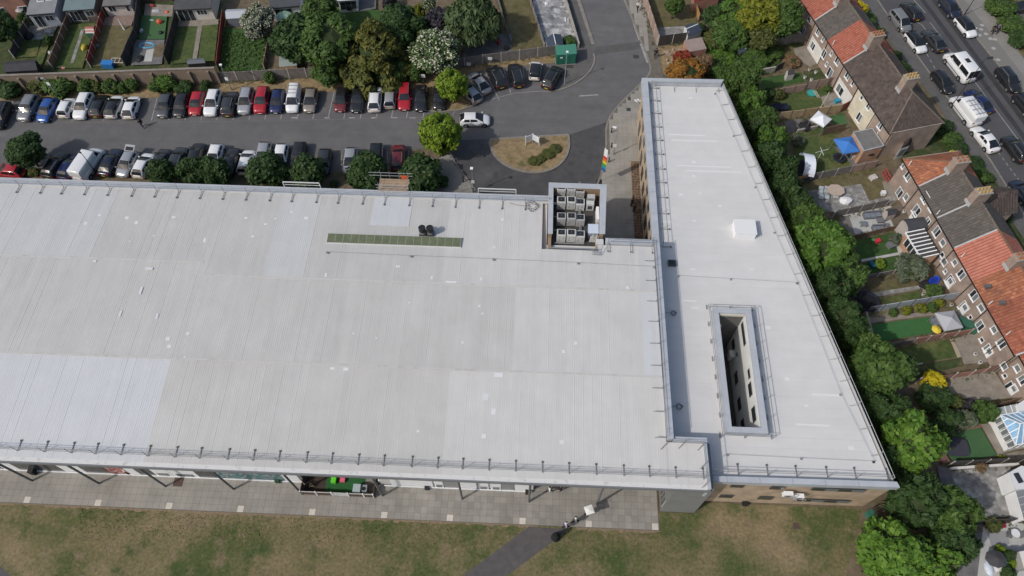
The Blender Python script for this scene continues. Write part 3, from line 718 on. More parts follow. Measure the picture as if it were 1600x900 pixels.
def well_window(cx, cy, w, h):
    px, py = 1020+cx*.378, 380+cy*.378
    z = zonx(px, py, 22.72); y = at(px, py, z)[1]
    o = B().box(22.72, y, z-h/2, .06, w, h).build('window', M("window reveal", (.10, .10, .10), .6), wing)
    B().box(22.685, y, z-h/2+.06, .03, w-.12, h-.12).build('pane', glass_d, o)
for a in ((375, 375, 2.6, .75), (345, 557, 1.3, 1.1), (358, 665, 1.3, 1.1), (372, 748, 1.0, 1.0), (403, 605, 1.4, 1.0), (398, 540, 1.0, .6), (418, 708, 1.5, 1.1), (333, 420, 1.2, 1.0), (348, 460, .4, .4)): well_window(*a)
x, y = 20.5, 37.3
t = thing('wall_condenser', 'white condenser fixed high on the north wall of the lightwell', 'air conditioner', (20.6, 37.2, 4.6)); B().box(20.5, 37.2, 4.8, .7, .3, .6).build('casing', cwm, t); B().tube((20.5, 37.04, 5.1), (20.5, 37.03, 5.1), .22, 12).build('fan', darkst, t)
t = thing('wall_condenser', 'white condenser standing low in the lightwell by the east wall', 'air conditioner', (22.3, 35.4, 0)); B().box(22.4, 35.2, 2.0, .5, .8, .8).build('casing', cwm, t); B().box(22.4, 35.2, 1.7, .5, .9, .06).build('shelf', galv, t)
guard_rail('guard rail round the long lightwell in the wing roof', [(19.05, 24.2), (19.05, 38.2), (23.75, 38.2), (23.75, 24.2), (19.05, 24.2)], 7.03, (-.0, 1), 2.1, foot=.5, weight=False, tops=(1.1, .65))
guard_rail('guard rail along the wing edge above the paved alley', [(14.75, 46), (14.75, 70.3)], 7.05, (1, 0), 2.3, tops=(1.3, .8))
guard_rail('guard rail along the far short end of the wing', [(14.9, 70.4), (23.3, 70.5)], 7.05, (0, -1), 2.6, rm=rail_l, weight=False, foot=.75)
guard_rail('guard rail along the slanting wing edge beside the tree belt', [(23.75, 70.3), (34.25, 20.6)], 7.1, (-.98, -.2), 2.55, rm=rail_l, weight=False, foot=.75)
guard_rail('guard rail along the south wing edge above the lawn', [(17.5, 20.6), (34.0, 20.75)], 7.05, (0, 1), 2.6, tops=(1.3, .85))
lifeline('thin safety cable crossing the wing north of the lightwell', [at(x, y, 7.0) for x, y in ((1060, 432), (1142, 437), (1246, 443))], 7.0)
lifeline('thin safety cable near the south end of the wing', [at(x, y, 7.0) for x, y in ((1137, 711), (1252, 717), (1365, 722))], 7.0)
lifeline('thin safety cable running beside the slanting wing edge', [at(x, y, 7.0) for x, y in ((1117, 147), (1146, 213), (1180, 293), (1210, 364), (1245, 443), (1313, 617), (1365, 722))], 7.0)
x0, y0 = at(1145, 373, 7.0)
t = thing('roof_housing', 'white box housing standing alone on the wing roof', 'roof box', (x0+1.2, y0+1, 7)); B().box(x0+1.25, y0+1.0, 7.0, 2.3, 1.9, .95).build('casing', white, t); B().box(x0+1.25, y0+1.0, 7.95, 2.4, 2.0, .05).build('lid', M("housing lid", (.66, .66, .66), .5), t)
x, y = at(1050, 411, 7.2); t = thing('drain_box', 'dark square rooflight in the shade beside the roof step', 'rooflight', (x, y, 7)); B().box(x, y, 7.0, .85, .7, .3).build('frame', darkst, t); B().box(x, y, 7.301, .68, .52, .02).build('pane', M("green black glass", (.03, .045, .04), .15), t)
for (px, py, w, h) in ((1073, 211, 4.5, .22), (1085, 220, 5.6, .22), (1100, 260, 6.5, .2), (1115, 268, 6.6, .2), (1084, 253, .5, .4), (1084, 275, .4, .3), (1064, 304, .5, .35), (1125, 322, .4, .3), (1094, 302, .3, .3), (1085, 345, .4, .3), (1040, 346, 1.4, .2), (1290, 617, 2.8, .22), (1270, 664, 3.2, .2), (1082, 421, .6, .25), (1175, 421, .4, .25), (1230, 592, .5, .4), (1260, 634, .4, .3), (1078, 470, 1.4, .22), (1086, 481, .8, .2), (1330, 700, .6, .4), (1200, 512, .6, .4), (1079, 153, .5, .3)):
    x, y = at(px, py, 7.0); B().box(x, y, 7.004, w, h, .010).build('seam_patch', M("fresh seam patch", (.63, .63, .63), .45), wing)
# windows of the brick faces
framem = M("dark window frame", (.07, .075, .08), .5)
def wall_window(x0, x1, z0, z1, n, yw=19.84):
    o = B().box((x0+x1)/2, yw, z0, x1-x0, .06, z1-z0).build('window', framem, wing)
    w = (x1-x0-.06*(n+1))/n
    for k in range(n): B().box(x0+.06+w/2+k*(w+.06), yw-.03, z0+.06, w, .03, z1-z0-.12).build('pane', glass_b if k % 2 else glass_d, o)
def sw(xa, ya, xb, yb, n):
    pa = (1000+xa/3.81, 680+ya/3.81); pb = (1000+xb/3.81, 680+yb/3.81)
    z1 = zon(*pa, 19.84); z0 = zon(*pb, 19.84); wall_window(at(*pa, z1)[0], at(*pb, z0)[0], z0, z1, n)
for a in ((548, 294, 610, 312, 1), (784, 305, 852, 324, 1), (1030, 314, 1330, 340, 4), (480, 355, 545, 373, 1), (712, 366, 780, 384, 1), (945, 380, 1240, 404, 4)): sw(*a)
for k, (xa, ya) in enumerate(((880, 358), (945, 372))):
    px, py = 1000+xa/3.81, 680+ya/3.81; z = zon(px, py, 19.4); x = at(px, py, z)[0]
    t = thing('wall_condenser', ('left' if k == 0 else 'right')+' of two white condensers in a bracket on the south brick wall', 'air conditioner', (x, 19.5, z), 'condensers on the south wall')
    B().box(x, 19.5, z-.35, .85, .42, .7).build('casing', white, t); B().tube((x, 19.28, z), (x, 19.26, z), .26, 14).build('fan', darkst, t)
    q = B()
    for dx in (-.5, .5): q.bar((x+dx, 19.8, z-.42), (x+dx, 19.1, z-.42), .05); q.bar((x+dx, 19.12, z-.42), (x+dx, 19.12, z+.5), .05)
    q.bar((x-.5, 19.12, z+.5), (x+.5, 19.12, z+.5), .05); q.build('bracket', galv, t)
for row, z0 in enumerate((1.2, 4.2)):
    for k in range(9):
        y = 47.6+k*2.55+row*.4
        o = B().box(13.97, y, z0, .08, 1.15, 1.7).build('window', framem, wing); B().box(13.92, y, z0+.08, .03, 1.0, 1.54).build('pane', glass_d, o)
for k in range(4):
    y = 24+k*7
# planting strip by the wing wall in the alley
pl = struct('planting_bed', B().prism([(12.9, 45.4), (13.9, 45.4), (13.95, 64), (12.95, 64)], .02, .16), M("planter soil", (.17, .115, .075), .95, n=(2, .3)))
# ================================================================ VEHICLES
tyre_m = M("tyre rubber", (.016, .016, .017), .8); rim_m = M("alloy rim", (.32, .33, .34), .35, metal=.6)
cglass = M("car glass", (.014, .017, .020), .06, .55); lampw = M("headlamp", (.62, .64, .66), .12, .6); lampr = M("tail lamp", (.30, .012, .012), .2, .5)
trim = M("car trim", (.02, .02, .022), .6); plate_y = M("yellow plate", (.55, .40, .03), .5); plate_w = M("white plate", (.62, .62, .6), .5)
def paint(nm, c, metal=.0): return M("paint "+nm, c, .28, .5, metal=metal, coat=.45)
PAINT = dict(white=paint('white', (.66, .67, .68)), silver=paint('silver', (.36, .37, .385), .35), lgrey=paint('light grey', (.22, .225, .23), .3), grey=paint('grey', (.085, .09, .098), .3),
    dgrey=paint('dark grey', (.042, .044, .048), .25), black=paint('black', (.016, .016, .018)), red=paint('red', (.34, .014, .022)), dred=paint('dark red', (.125, .018, .022)),
    blue=paint('blue', (.025, .085, .30), .2), dblue=paint('dark blue', (.016, .024, .085), .2), navy=paint('navy', (.02, .026, .048), .2), beige=paint('beige', (.25, .225, .20), .3))
def lerp(a, b_, t): return a+(b_-a)*t
def interp(xs, ys, x):
    if x <= xs[0]: return ys[0]
    for i in range(1, len(xs)):
        if x <= xs[i]: return lerp(ys[i-1], ys[i], (x-xs[i-1])/(xs[i]-xs[i-1]))
    return ys[-1]
KINDS = dict(  # L, W, H, rear base, rear roof, front roof, screen base (fractions of L from the middle), belt z, bonnet nose z, tail z
    hatch=(4.1, 1.78, 1.47, -.485, -.34, .03, .275, .94, .74, .94), small=(3.5, 1.66, 1.52, -.485, -.40, .10, .29, .95, .78, .95), saloon=(4.65, 1.82, 1.43, -.41, -.20, .03, .235, .92, .71, .96),
    suv=(4.5, 1.86, 1.64, -.485, -.37, .05, .255, 1.06, .88, 1.06), estate=(4.7, 1.83, 1.48, -.485, -.41, .05, .21, .94, .72, .95), mpv=(4.25, 1.78, 1.63, -.485, -.41, .13, .33, 1.0, .80, 1.0),
    smallvan=(4.4, 1.82, 1.86, -.49, -.475, .16, .31, 1.08, .88, 1.1), van=(5.4, 2.0, 2.35, -.495, -.485, .20, .34, 1.3, .98, 1.3), minibus=(5.7, 2.02, 2.45, -.495, -.47, .22, .36, 1.3, 1.0, 1.3))
BODY = {}; CARS = {}
def car_template(kind):
    """body shell, cabin, panes, wheels, lamps of one kind of car, nose toward +x"""
    if kind in BODY: return BODY[kind]
    L_, W_, H_, rb, rr_, fr_, fb, belt, nose, tail = KINDS[kind]; hw = W_/2; parts = []
    q = B(); xs = [-.5, -.485, -.44, -.36, -.22, 0, .15, .25, .34, .42, .47, .492, .5]; n = 0; NR = 12
    big = kind in ('van', 'minibus')
    for fx in xs:
        zt = interp([-.5, -.485, -.4, fb-.02, fb+.04, .44, .485, .5], [tail-.22, tail-.04, tail, belt, belt-.03, nose, nose-.09, nose-.26], fx)
        zb = interp([-.5, -.44, .44, .5], [.36, .20, .20, .34], fx); w = hw*interp([-.5, -.485, -.42, -.2, .2, .4, .47, .5], [.80, .90, .975, 1, 1, .965, .88, .70], fx)
        ring = [(-w*.9, zb), (-w*.985, zb+.10), (-w, (zb+zt)/2), (-w*.985, zt-.14), (-w*.93, zt-.035), (-w*.5, zt+.012), (w*.5, zt+.012), (w*.93, zt-.035), (w*.985, zt-.14), (w, (zb+zt)/2), (w*.985, zb+.10), (w*.9, zb)]
        for (yy, zz) in ring: q.v.append((fx*L_, yy, zz))
    for i in range(len(xs)-1):
        for k in range(NR): k2 = (k+1) % NR; q._f([i*NR+k, i*NR+k2, (i+1)*NR+k2, (i+1)*NR+k])
    q._f(list(range(NR))[::-1]); q._f([(len(xs)-1)*NR+k for k in range(NR)])
    parts.append(('body', q.mesh('body', PAINT['white'], True), 'paint', None))
    # cabin shell
    st = [rb, rb+(rr_-rb)*.5, rr_, rr_+.03, (rr_+fr_)/2, fr_-.03, fr_, fr_+(fb-fr_)*.5, fb]
    zz_ = [belt, lerp(belt, H_, .60), H_-.05, H_-.02, H_, H_-.012, H_-.035, lerp(belt, H_, .56), belt-.005]
    def wid(z): return hw*lerp(.94, .70 if not big else .88, max(0, (z-belt)/(H_-belt)))
    q = B(); rows_ = []
    for fx, z in zip(st, zz_):
        wb = hw*.94*(1 if -.42 < fx < .2 else .95); wt = min(wid(z), wb); zt = max(z, belt+.002)
        ring = [(-wb, belt-.03), (-lerp(wb, wt, .5), lerp(belt, zt, .5)), (-wt, zt-.05*(zt-belt)/(H_-belt)), (-wt*.86, zt), (0, zt+.018*(zt > belt+.1)), (wt*.86, zt), (wt, zt-.05*(zt-belt)/(H_-belt)), (lerp(wb, wt, .5), lerp(belt, zt, .5)), (wb, belt-.03)]
        rows_.append([Vector((fx*L_, a, c)) for a, c in ring])
    for r_ in rows_:
        for p in r_: q.v.append(tuple(p))
    n = 9
    for i in range(len(rows_)-1):
        for k in range(n-1): q._f([i*n+k, i*n+k+1, (i+1)*n+k+1, (i+1)*n+k][::-1])
    parts.append(('cabin', q.mesh('cabin', PAINT['white'], True), 'roof', None))
    def skin(i0, i1, k0, k1, off, name, m, e=(.08, .08, .08, .08)):
        """a pane lying just proud of the cabin shell between stations and ring points"""
        g = B(); a, b_, c, d = rows_[i0][k0], rows_[i1][k0], rows_[i1][k1], rows_[i0][k1]
        nrm = (b_-a).cross(d-a).normalized(); cen = (a+b_+c+d)/4
        if nrm.dot(cen-Vector((cen.x*.6, 0, belt*.8))) < 0: nrm = -nrm
        def pt(u, v): return (a.lerp(b_, u)).lerp(d.lerp(c, u), v)+nrm*off
        p = [pt(e[0], e[2]), pt(1-e[1], e[2]), pt(1-e[1], 1-e[3]), pt(e[0], 1-e[3])]
        g.face(*p); return g.mesh(name, m)
    def strip(idx, k0, k1, off, name, m, ins=.07):
        g = B()
        for i0, i1 in zip(idx, idx[1:]):
            pr_ = []
            for i in (i0, i1):
                pr_.append([rows_[i][k].copy() for k in range(k0, k1+1)])
            for k in range(k1-k0):
                pts = [pr_[0][k], pr_[1][k], pr_[1][k+1], pr_[0][k+1]]
                nrm = (pts[1]-pts[0]).cross(pts[3]-pts[0]).normalized()
                if nrm.z < 0: nrm = -nrm
                def sh(p, i): return Vector((p.x, p.y*(1-ins), p.z))+nrm*off
                g.face(*[sh(p, 0) for p in pts])
        return g.mesh(name, m)
    parts.append(('windscreen', strip([6, 7, 8], 2, 6, .018, 'windscreen', cglass), None, None))
    if kind not in ('van',): parts.append(('rear_window', strip([0, 1, 2], 2, 6, .018, 'rear_window', cglass, .10), None, None))
    mid = 4
    for sgn, (ka, kb) in ((-1, (0, 2)), (1, (8, 6))):
        if kind in ('van', 'smallvan'): sides = [(5, 7)]
        else: sides = [(4, 7), (1, 4)]
        for i0, i1 in sides:
            g = B(); A = rows_[i0][ka], rows_[i1][ka], rows_[i1][kb], rows_[i0][kb]
            if i1 == 7: A = rows_[i0][ka], rows_[8][ka].lerp(rows_[7][ka], .35), rows_[6][kb], rows_[i0][kb]
            if i0 == 1: A = rows_[0][ka].lerp(rows_[2][ka], .75), rows_[i1][ka], rows_[i1][kb], rows_[2][kb]
            def pt(u, v): return (A[0].lerp(A[1], u)).lerp(A[3].lerp(A[2], u), v)+Vector((0, sgn*.022, .008))
            g.face(pt(.06, .2), pt(.95, .2), pt(.95, .86), pt(.06, .86)); parts.append(('side_window', g.mesh('side_window', cglass), None, None))
    # wheels: arch, tyre, rim
    wr = .31 if not big else .35
    tm = B(); tm.tube((0, -.10, 0), (0, .10, 0), wr, 14); tm = tm.mesh('wheel', tyre_m)
    rm = B(); rm.tube((0, -.115, 0), (0, .115, 0), wr*.62, 8); rm = rm.mesh('rim', rim_m)
    am = B(); am.tube((0, -.09, 0), (0, .09, 0), wr+.075, 14); am = am.mesh('wheel_arch', trim)
    for fx in (-.30, .315):
        for sy in (-1, 1):
            wpos = (fx*L_, sy*(hw-.085), wr); parts.append(('wheel', tm, None, None, wpos)); parts.append(('rim', rm, None, len(parts)-1))
            parts.append(('wheel_arch', am, None, None, (fx*L_, sy*(hw-.088), wr+.02)))
    for sy in (-1, 1):
        g = B(); zf = nose-.12; g.par((.455*L_, sy*hw*.60-.14, zf-.05), (.035*L_, 0, -.02), (0, .28, 0), (-.03*L_, 0, .12)); parts.append(('headlight', g.mesh('headlight', lampw), None, None))
        g = B(); g.box(-.492*L_, sy*hw*.70, tail-.24, .07, .26, .17); parts.append(('tail_light', g.mesh('tail_light', lampr), None, None))
        g = B(); g.box((fb-.035)*L_, sy*(hw+.07), belt-.01, .13, .17, .12); parts.append(('mirror', g.mesh('mirror', PAINT['white']), 'paint', None))
    g = B(); g.box(-.502*L_, 0, .50, .03, .50, .12); parts.append(('rear_plate', g.mesh('rear_plate', plate_y), None, None))
    g = B(); g.box(.502*L_, 0, .38, .03, .50, .11); parts.append(('front_plate', g.mesh('front_plate', plate_w), None, None))
    g = B(); g.box(.488*L_, 0, .48, .04, hw*1.0, .12); parts.append(('grille', g.mesh('grille', trim), None, None))
    g = B(); g.box(.47*L_, 0, .22, .06, hw*1.3, .12); g.box(-.475*L_, 0, .24, .06, hw*1.35, .14); parts.append(('bumper', g.mesh('bumper', trim), None, None))
    if kind in ('suv', 'estate', 'mpv'):
        for sy in (-1, 1):
            g = B(); g.tube((rr_*L_+.15, sy*wid(H_)*.93, H_+.0), (fr_*L_-.1, sy*wid(H_)*.93, H_+.0), .025, 5); parts.append(('roof_bar', g.mesh('roof_bar', rim_m), None, None))
    if big or kind == 'smallvan':
        for sy in (-1, 1):
            g = B(); g.box(-.05*L_, sy*(hw-.002), .62, L_*.62, .03, .10); parts.append(('side_trim', g.mesh('side_trim', trim), None, None))
    BODY[kind] = parts; return parts
pcache = {}
def painted(me, m):
    k = (me.name, m.name)
    if k not in pcache: c = me.copy(); c.materials.clear(); c.materials.append(m); pcache[k] = c
    return pcache[k]
CATN = dict(hatch='car', small='car', saloon='car', suv='car', estate='car', mpv='car', smallvan='van', van='van', minibus='minibus')
def car(kind, col, px, py, ang, label, group=None, roof=None, z=0.0, lift=.75):
    x, y = at(px, py, lift); nm = {'hatch': 'hatchback_car', 'small': 'small_car', 'saloon': 'saloon_car', 'suv': 'sports_utility_car', 'estate': 'estate_car', 'mpv': 'people_carrier', 'smallvan': 'small_van', 'van': 'panel_van', 'minibus': 'minibus'}[kind]
    t = thing(nm, label, CATN[kind], (x, y, z), group); objs = []
    for p in car_template(kind):
        me = p[1]
        if p[2] == 'paint': me = painted(me, PAINT[col])
        elif p[2] == 'roof': me = painted(me, PAINT[roof or col])
        o = bpy.data.objects.new(p[0], me); C.objects.link(o); o.parent = objs[p[3]] if p[3] is not None else t
        if len(p) > 4: o.location = p[4]
        objs.append(o)
    t.rotation_euler = (0, 0, rad(ang)); CARS[label] = t; return t
D, U = -87.0, 93.0; g1 = 'cars in the upper car park row'
car('suv', 'black', 1, 180, D, 'black car cut off by the left photo edge in the upper car park row', g1)
car('suv', 'lgrey', 44, 168, D-4, 'grey car with dark glass roof left of the bright blue car in the upper row', g1)
car('hatch', 'blue', 73, 171, D-5, 'bright blue car in the upper car park row', g1)
car('small', 'white', 104, 167, U-3, 'short white car right of the bright blue car, rear to the lane', g1)
car('suv', 'white', 130, 165, D-2, 'tall white car left of the black car with the yellow plate, front to the lane', g1)
car('hatch', 'black', 155, 164, U-3, 'black car with yellow rear plate right of the tall white car in the upper row', g1)
car('hatch', 'white', 178, 165, U-3, 'white car with black roof in the upper car park row, rear to the lane', g1, roof='black')
car('hatch', 'white', 205, 166, U-1, 'plain white car at the gap in the upper row, near the walking person', g1)
car('hatch', 'grey', 257, 164, D, 'grey car first right of the gap in the upper row', g1)
car('hatch', 'black', 283, 163, D, 'black car directly left of the bright red car in the upper row', g1)
car('hatch', 'red', 307, 160, D, 'bright red car between black and white cars in the upper row', g1)
car('suv', 'white', 332, 160, D-1, 'white car directly right of the bright red car in the upper row', g1)
car('suv', 'dgrey', 359, 161, U, 'dark grey car with rear to the lane, between the two white cars', g1)
car('suv', 'silver', 384, 157, D, 'pearly white car directly left of the tall crimson car', g1)
car('suv', 'red', 409, 156, D, 'tall crimson car left of the navy car in the upper row', g1)
car('hatch', 'dblue', 433, 157, D, 'navy blue car between the crimson car and the white van in the upper row', g1)
wv = car('smallvan', 'white', 459, 155, D, 'small white van with a roof rack in the upper row', g1)
car('hatch', 'beige', 485, 156, D, 'beige grey car right of the small white van, beside an empty bay', g1)
car('hatch', 'dred', 533, 155, D, 'wine red car with black roof right of the empty bay', g1, roof='black')
car('saloon', 'black', 558.5, 154, D, 'black saloon between the wine red car and the white car', g1)
car('suv', 'white', 586, 154, U+1, 'white car with rear to the lane, left of the silver car in the upper row', g1)
car('small', 'silver', 609.5, 153, U+1, 'silver car between the white car and the long red car', g1)
car('estate', 'red', 632, 150, D+2, 'long red car near the right end of the upper row', g1)
car('saloon', 'black', 657.5, 152, D+2, 'black saloon right of the long red car in the upper row', g1)
car('hatch', 'black', 686, 152, D+2, 'black car half hidden under the bright green tree', g1)
g2 = 'cars parked along the curved fence'
car('hatch', 'silver', 735, 144, 128, 'silver white car beside the bright green tree, first along the curve', g2)
car('saloon', 'silver', 748, 128, 126, 'silver saloon second along the curved fence', g2)
car('suv', 'black', 776, 119, 113, 'black car with red lamps and roof bars, third along the curved fence', g2)
car('estate', 'black', 806.5, 116, 103, 'long black car left of the tiny white car', g2)
car('small', 'white', 836.5, 109, 86, 'tiny white car with black roof and glass along the curved fence', g2, roof='black')
car('suv', 'black', 863, 120, 68, 'large black car with yellow plate below the green cabinet', g2)
car('hatch', 'white', 742, 186, 3, 'white car driving along the lane beside the round island')
g3 = 'cars in the lower car park row'
car('hatch', 'red', 13, 267, 175, 'red car at the far left against the building, partly out of frame', g3)
car('suv', 'black', 87, 257, U-12, 'black car left of the dark blue car in the lower row', g3)
car('hatch', 'dblue', 109, 260, U-12, 'dark blue car squeezed between black car and big white van', g3)
car('van', 'white', 137, 254, U-14, 'big white panel van in the lower row', g3, lift=1.1)
car('saloon', 'navy', 172, 252, U-9, 'slate blue saloon right of the big white van', g3)
sv = car('hatch', 'silver', 198, 255, D-9, 'silver car with its tailgate raised and a door open', g3)
car('hatch', 'white', 224, 257, U-10, 'white car right of the silver car with raised tailgate', g3)
car('hatch', 'dgrey', 251, 250, U-6, 'dark grey car behind the leftmost round hedge tree', g3)
car('suv', 'dgrey', 278, 250, U-5, 'charcoal car peeping out between two round hedge trees', g3)
car('hatch', 'black', 306, 241, U-3, 'black car whose top shows above the widest hedge tree', g3)
car('hatch', 'white', 335, 244, D-3, 'white car with dark windscreen behind the widest hedge tree', g3)
car('saloon', 'black', 360, 251, U-3, 'black car beside the white car, right of the widest hedge tree', g3)
car('hatch', 'white', 385, 252, U-3, 'white car fully in view between two hedge trees of the lower row', g3)
car('hatch', 'silver', 411, 241, D-1, 'silver car mostly hidden behind a round hedge tree', g3)
car('hatch', 'white', 438, 244, D-1, 'white car between two round hedge trees, left of a black car', g3)
car('hatch', 'black', 466, 241, D-1, 'black car at the hatched bay behind a round hedge tree', g3)
car('hatch', 'dgrey', 506, 252, D, 'dark slate car parked alone between hatched bays', g3)
car('hatch', 'silver', 547, 250, D+1, 'pale silver car parked alone left of the scaffold tree', g3)
car('hatch', 'white', 587, 243, D+1, 'white car with black roof behind the scaffold tree', g3, roof='black')
car('suv', 'dred', 622, 246, U+2, 'maroon car at the right end of the lower row', g3)
# open tailgate and door on the silver car, rack on the small van
q = B(); q.par((-1.45, -.66, 1.42), (-.85, 0, .30), (0, 1.32, 0), (.02, 0, .05)); o = q.build('raised_tailgate', PAINT['silver'], sv); o.matrix_parent_inverse = Matrix()
q = B(); q.par((-1.5, -.5, 1.495), (-.5, 0, .177), (0, 1.0, 0), (.01, 0, .03)); o = q.build('tailgate_glass', cglass, sv); o.matrix_parent_inverse = Matrix()
q = B(); q.par((.55, .88, .35), (-.45, .75, 0), (.04, .03, 0), (0, -.08, .95)); o = q.build('open_door', PAINT['silver'], sv); o.matrix_parent_inverse = Matrix()
q = B()
for xx in (-1.4, -.7, 0): q.bar((xx, -.75, 1.95), (xx, .75, 1.95), .06)
q.bar((-1.6, -.7, 1.98), (.2, -.7, 1.98), .05); q.bar((-1.6, .7, 1.98), (.2, .7, 1.98), .05); o = q.build('roof_rack', PAINT['silver'], wv); o.matrix_parent_inverse = Matrix()
q = B(); q.box(1.1, 0, .9, .9, .04, .12); q.box(-1.0, .92, .7, 1.6, .02, .22)
o = q.build('body_stripe', M("red vinyl", (.45, .04, .03), .4), wv); o.matrix_parent_inverse = Matrix()
RD, RU = -73.5, 106.5; g4 = 'cars on the main road'
car('mpv', 'lgrey', 1407, 32, RD, 'grey car with pale bonnet on the near kerb at the road top', g4)
car('hatch', 'black', 1424, 16, RU, 'black car heading away at the top of the main road, beside the grey kerb car', g4)
car('hatch', 'white', 1432, 65, RD, 'white car with black roof coming down the near lane below the grey kerb car', g4, roof='black')
car('saloon', 'dgrey', 1460, 62, RU, 'dark charcoal saloon with yellow plate heading away beside the black roofed white car', g4)
car('hatch', 'navy', 1485, 11, RD, 'slate car at the top right kerb of the main road', g4)
car('hatch', 'white', 1510, 41, RD, 'white car with black roof parked at the far kerb under the lamp post', g4, roof='black')
mb = car('minibus', 'white', 1502, 100, RU, 'white minibus with dark side windows on the main road', g4, lift=1.3)
car('hatch', 'black', 1474, 127, RD, 'black car with bright headlamps parked left of the white minibus', g4)
car('saloon', 'dblue', 1530, 157, RU+6, 'royal blue saloon heading away beside the white van', g4)
wv2 = car('van', 'white', 1511, 170, RU, 'white van carrying a ladder rack below the near street lamp', g4, lift=1.1)
car('saloon', 'white', 1540, 216, RU+2, 'white saloon with dark rear window heading up the main road', g4)
car('suv', 'black', 1576, 124, RD-2, 'black estate car parked at the far kerb near the right edge', g4)
car('hatch', 'black', 1603, 163, RD, 'dark car cut off by the right photo edge at the far kerb', g4)
car('suv', 'black', 1587, 232, RU, 'large black car heading away near the right photo edge', g4)
car('hatch', 'navy', 1599, 300, RU, 'dark blue car cut off by the right photo edge, lowest on the main road', g4)
car('hatch', 'dgrey', 1601, 10, 190, 'dark car on a driveway at the top right corner')
q = B()
for xx in (-2.2, -1.4, -.6, .2): q.bar((xx, -.8, 2.5), (xx, .8, 2.5), .06)
for yy in (-.55, -.15, .35): q.bar((-2.4, yy, 2.56), (.4, yy, 2.56), .06)
o = q.build('ladder_rack', galv, wv2); o.matrix_parent_inverse = Matrix()
q = B(); q.box(-.6, 0, 2.46, .8, .6, .05); o = q.build('roof_hatch', trim, mb); o.matrix_parent_inverse = Matrix()
# ================================================================ TREES, HEDGES, BUSHES
core_m = M("shaded crown core", (.028, .042, .015), .95)  # filler lumps; shade inside the crowns is put into this dark colour
bark = M("bark", (.10, .075, .055), .95, n=(5, .3)); leafm = {}
LEAF = dict(mid=((.040, .082, .018), (.085, .145, .030)), dark=((.022, .052, .014), (.050, .092, .024)), bright=((.045, .105, .016), (.095, .175, .026)), yellow=((.10, .125, .012), (.21, .22, .02)),
    lime=((.09, .155, .012), (.19, .27, .02)), gold=((.058, .072, .016), (.150, .145, .030)), vivid=((.058, .135, .018), (.135, .235, .032)), willow=((.058, .090, .036), (.110, .155, .066)), purple=((.022, .022, .028), (.055, .050, .062)), blossom=((.045, .085, .022), (.085, .135, .04)),
    grey=((.060, .085, .050), (.15, .17, .11)), orange=((.17, .072, .016), (.33, .165, .025)), red=((.16, .022, .015), (.30, .06, .03)), sun=((.38, .30, .01), (.62, .52, .02)), olive=((.055, .07, .018), (.115, .125, .035)), autumn=((.13, .08, .04), (.24, .16, .09)))
for k, (a, c) in LEAF.items(): leafm[k] = M("leaves "+k, tuple(v*.95 for v in a), .62, .25, rgb2=tuple(v*.95 for v in c), trans=.16)
flower = M("white blossom", (.52, .52, .40), .7, trans=.2)
CROWN = {}
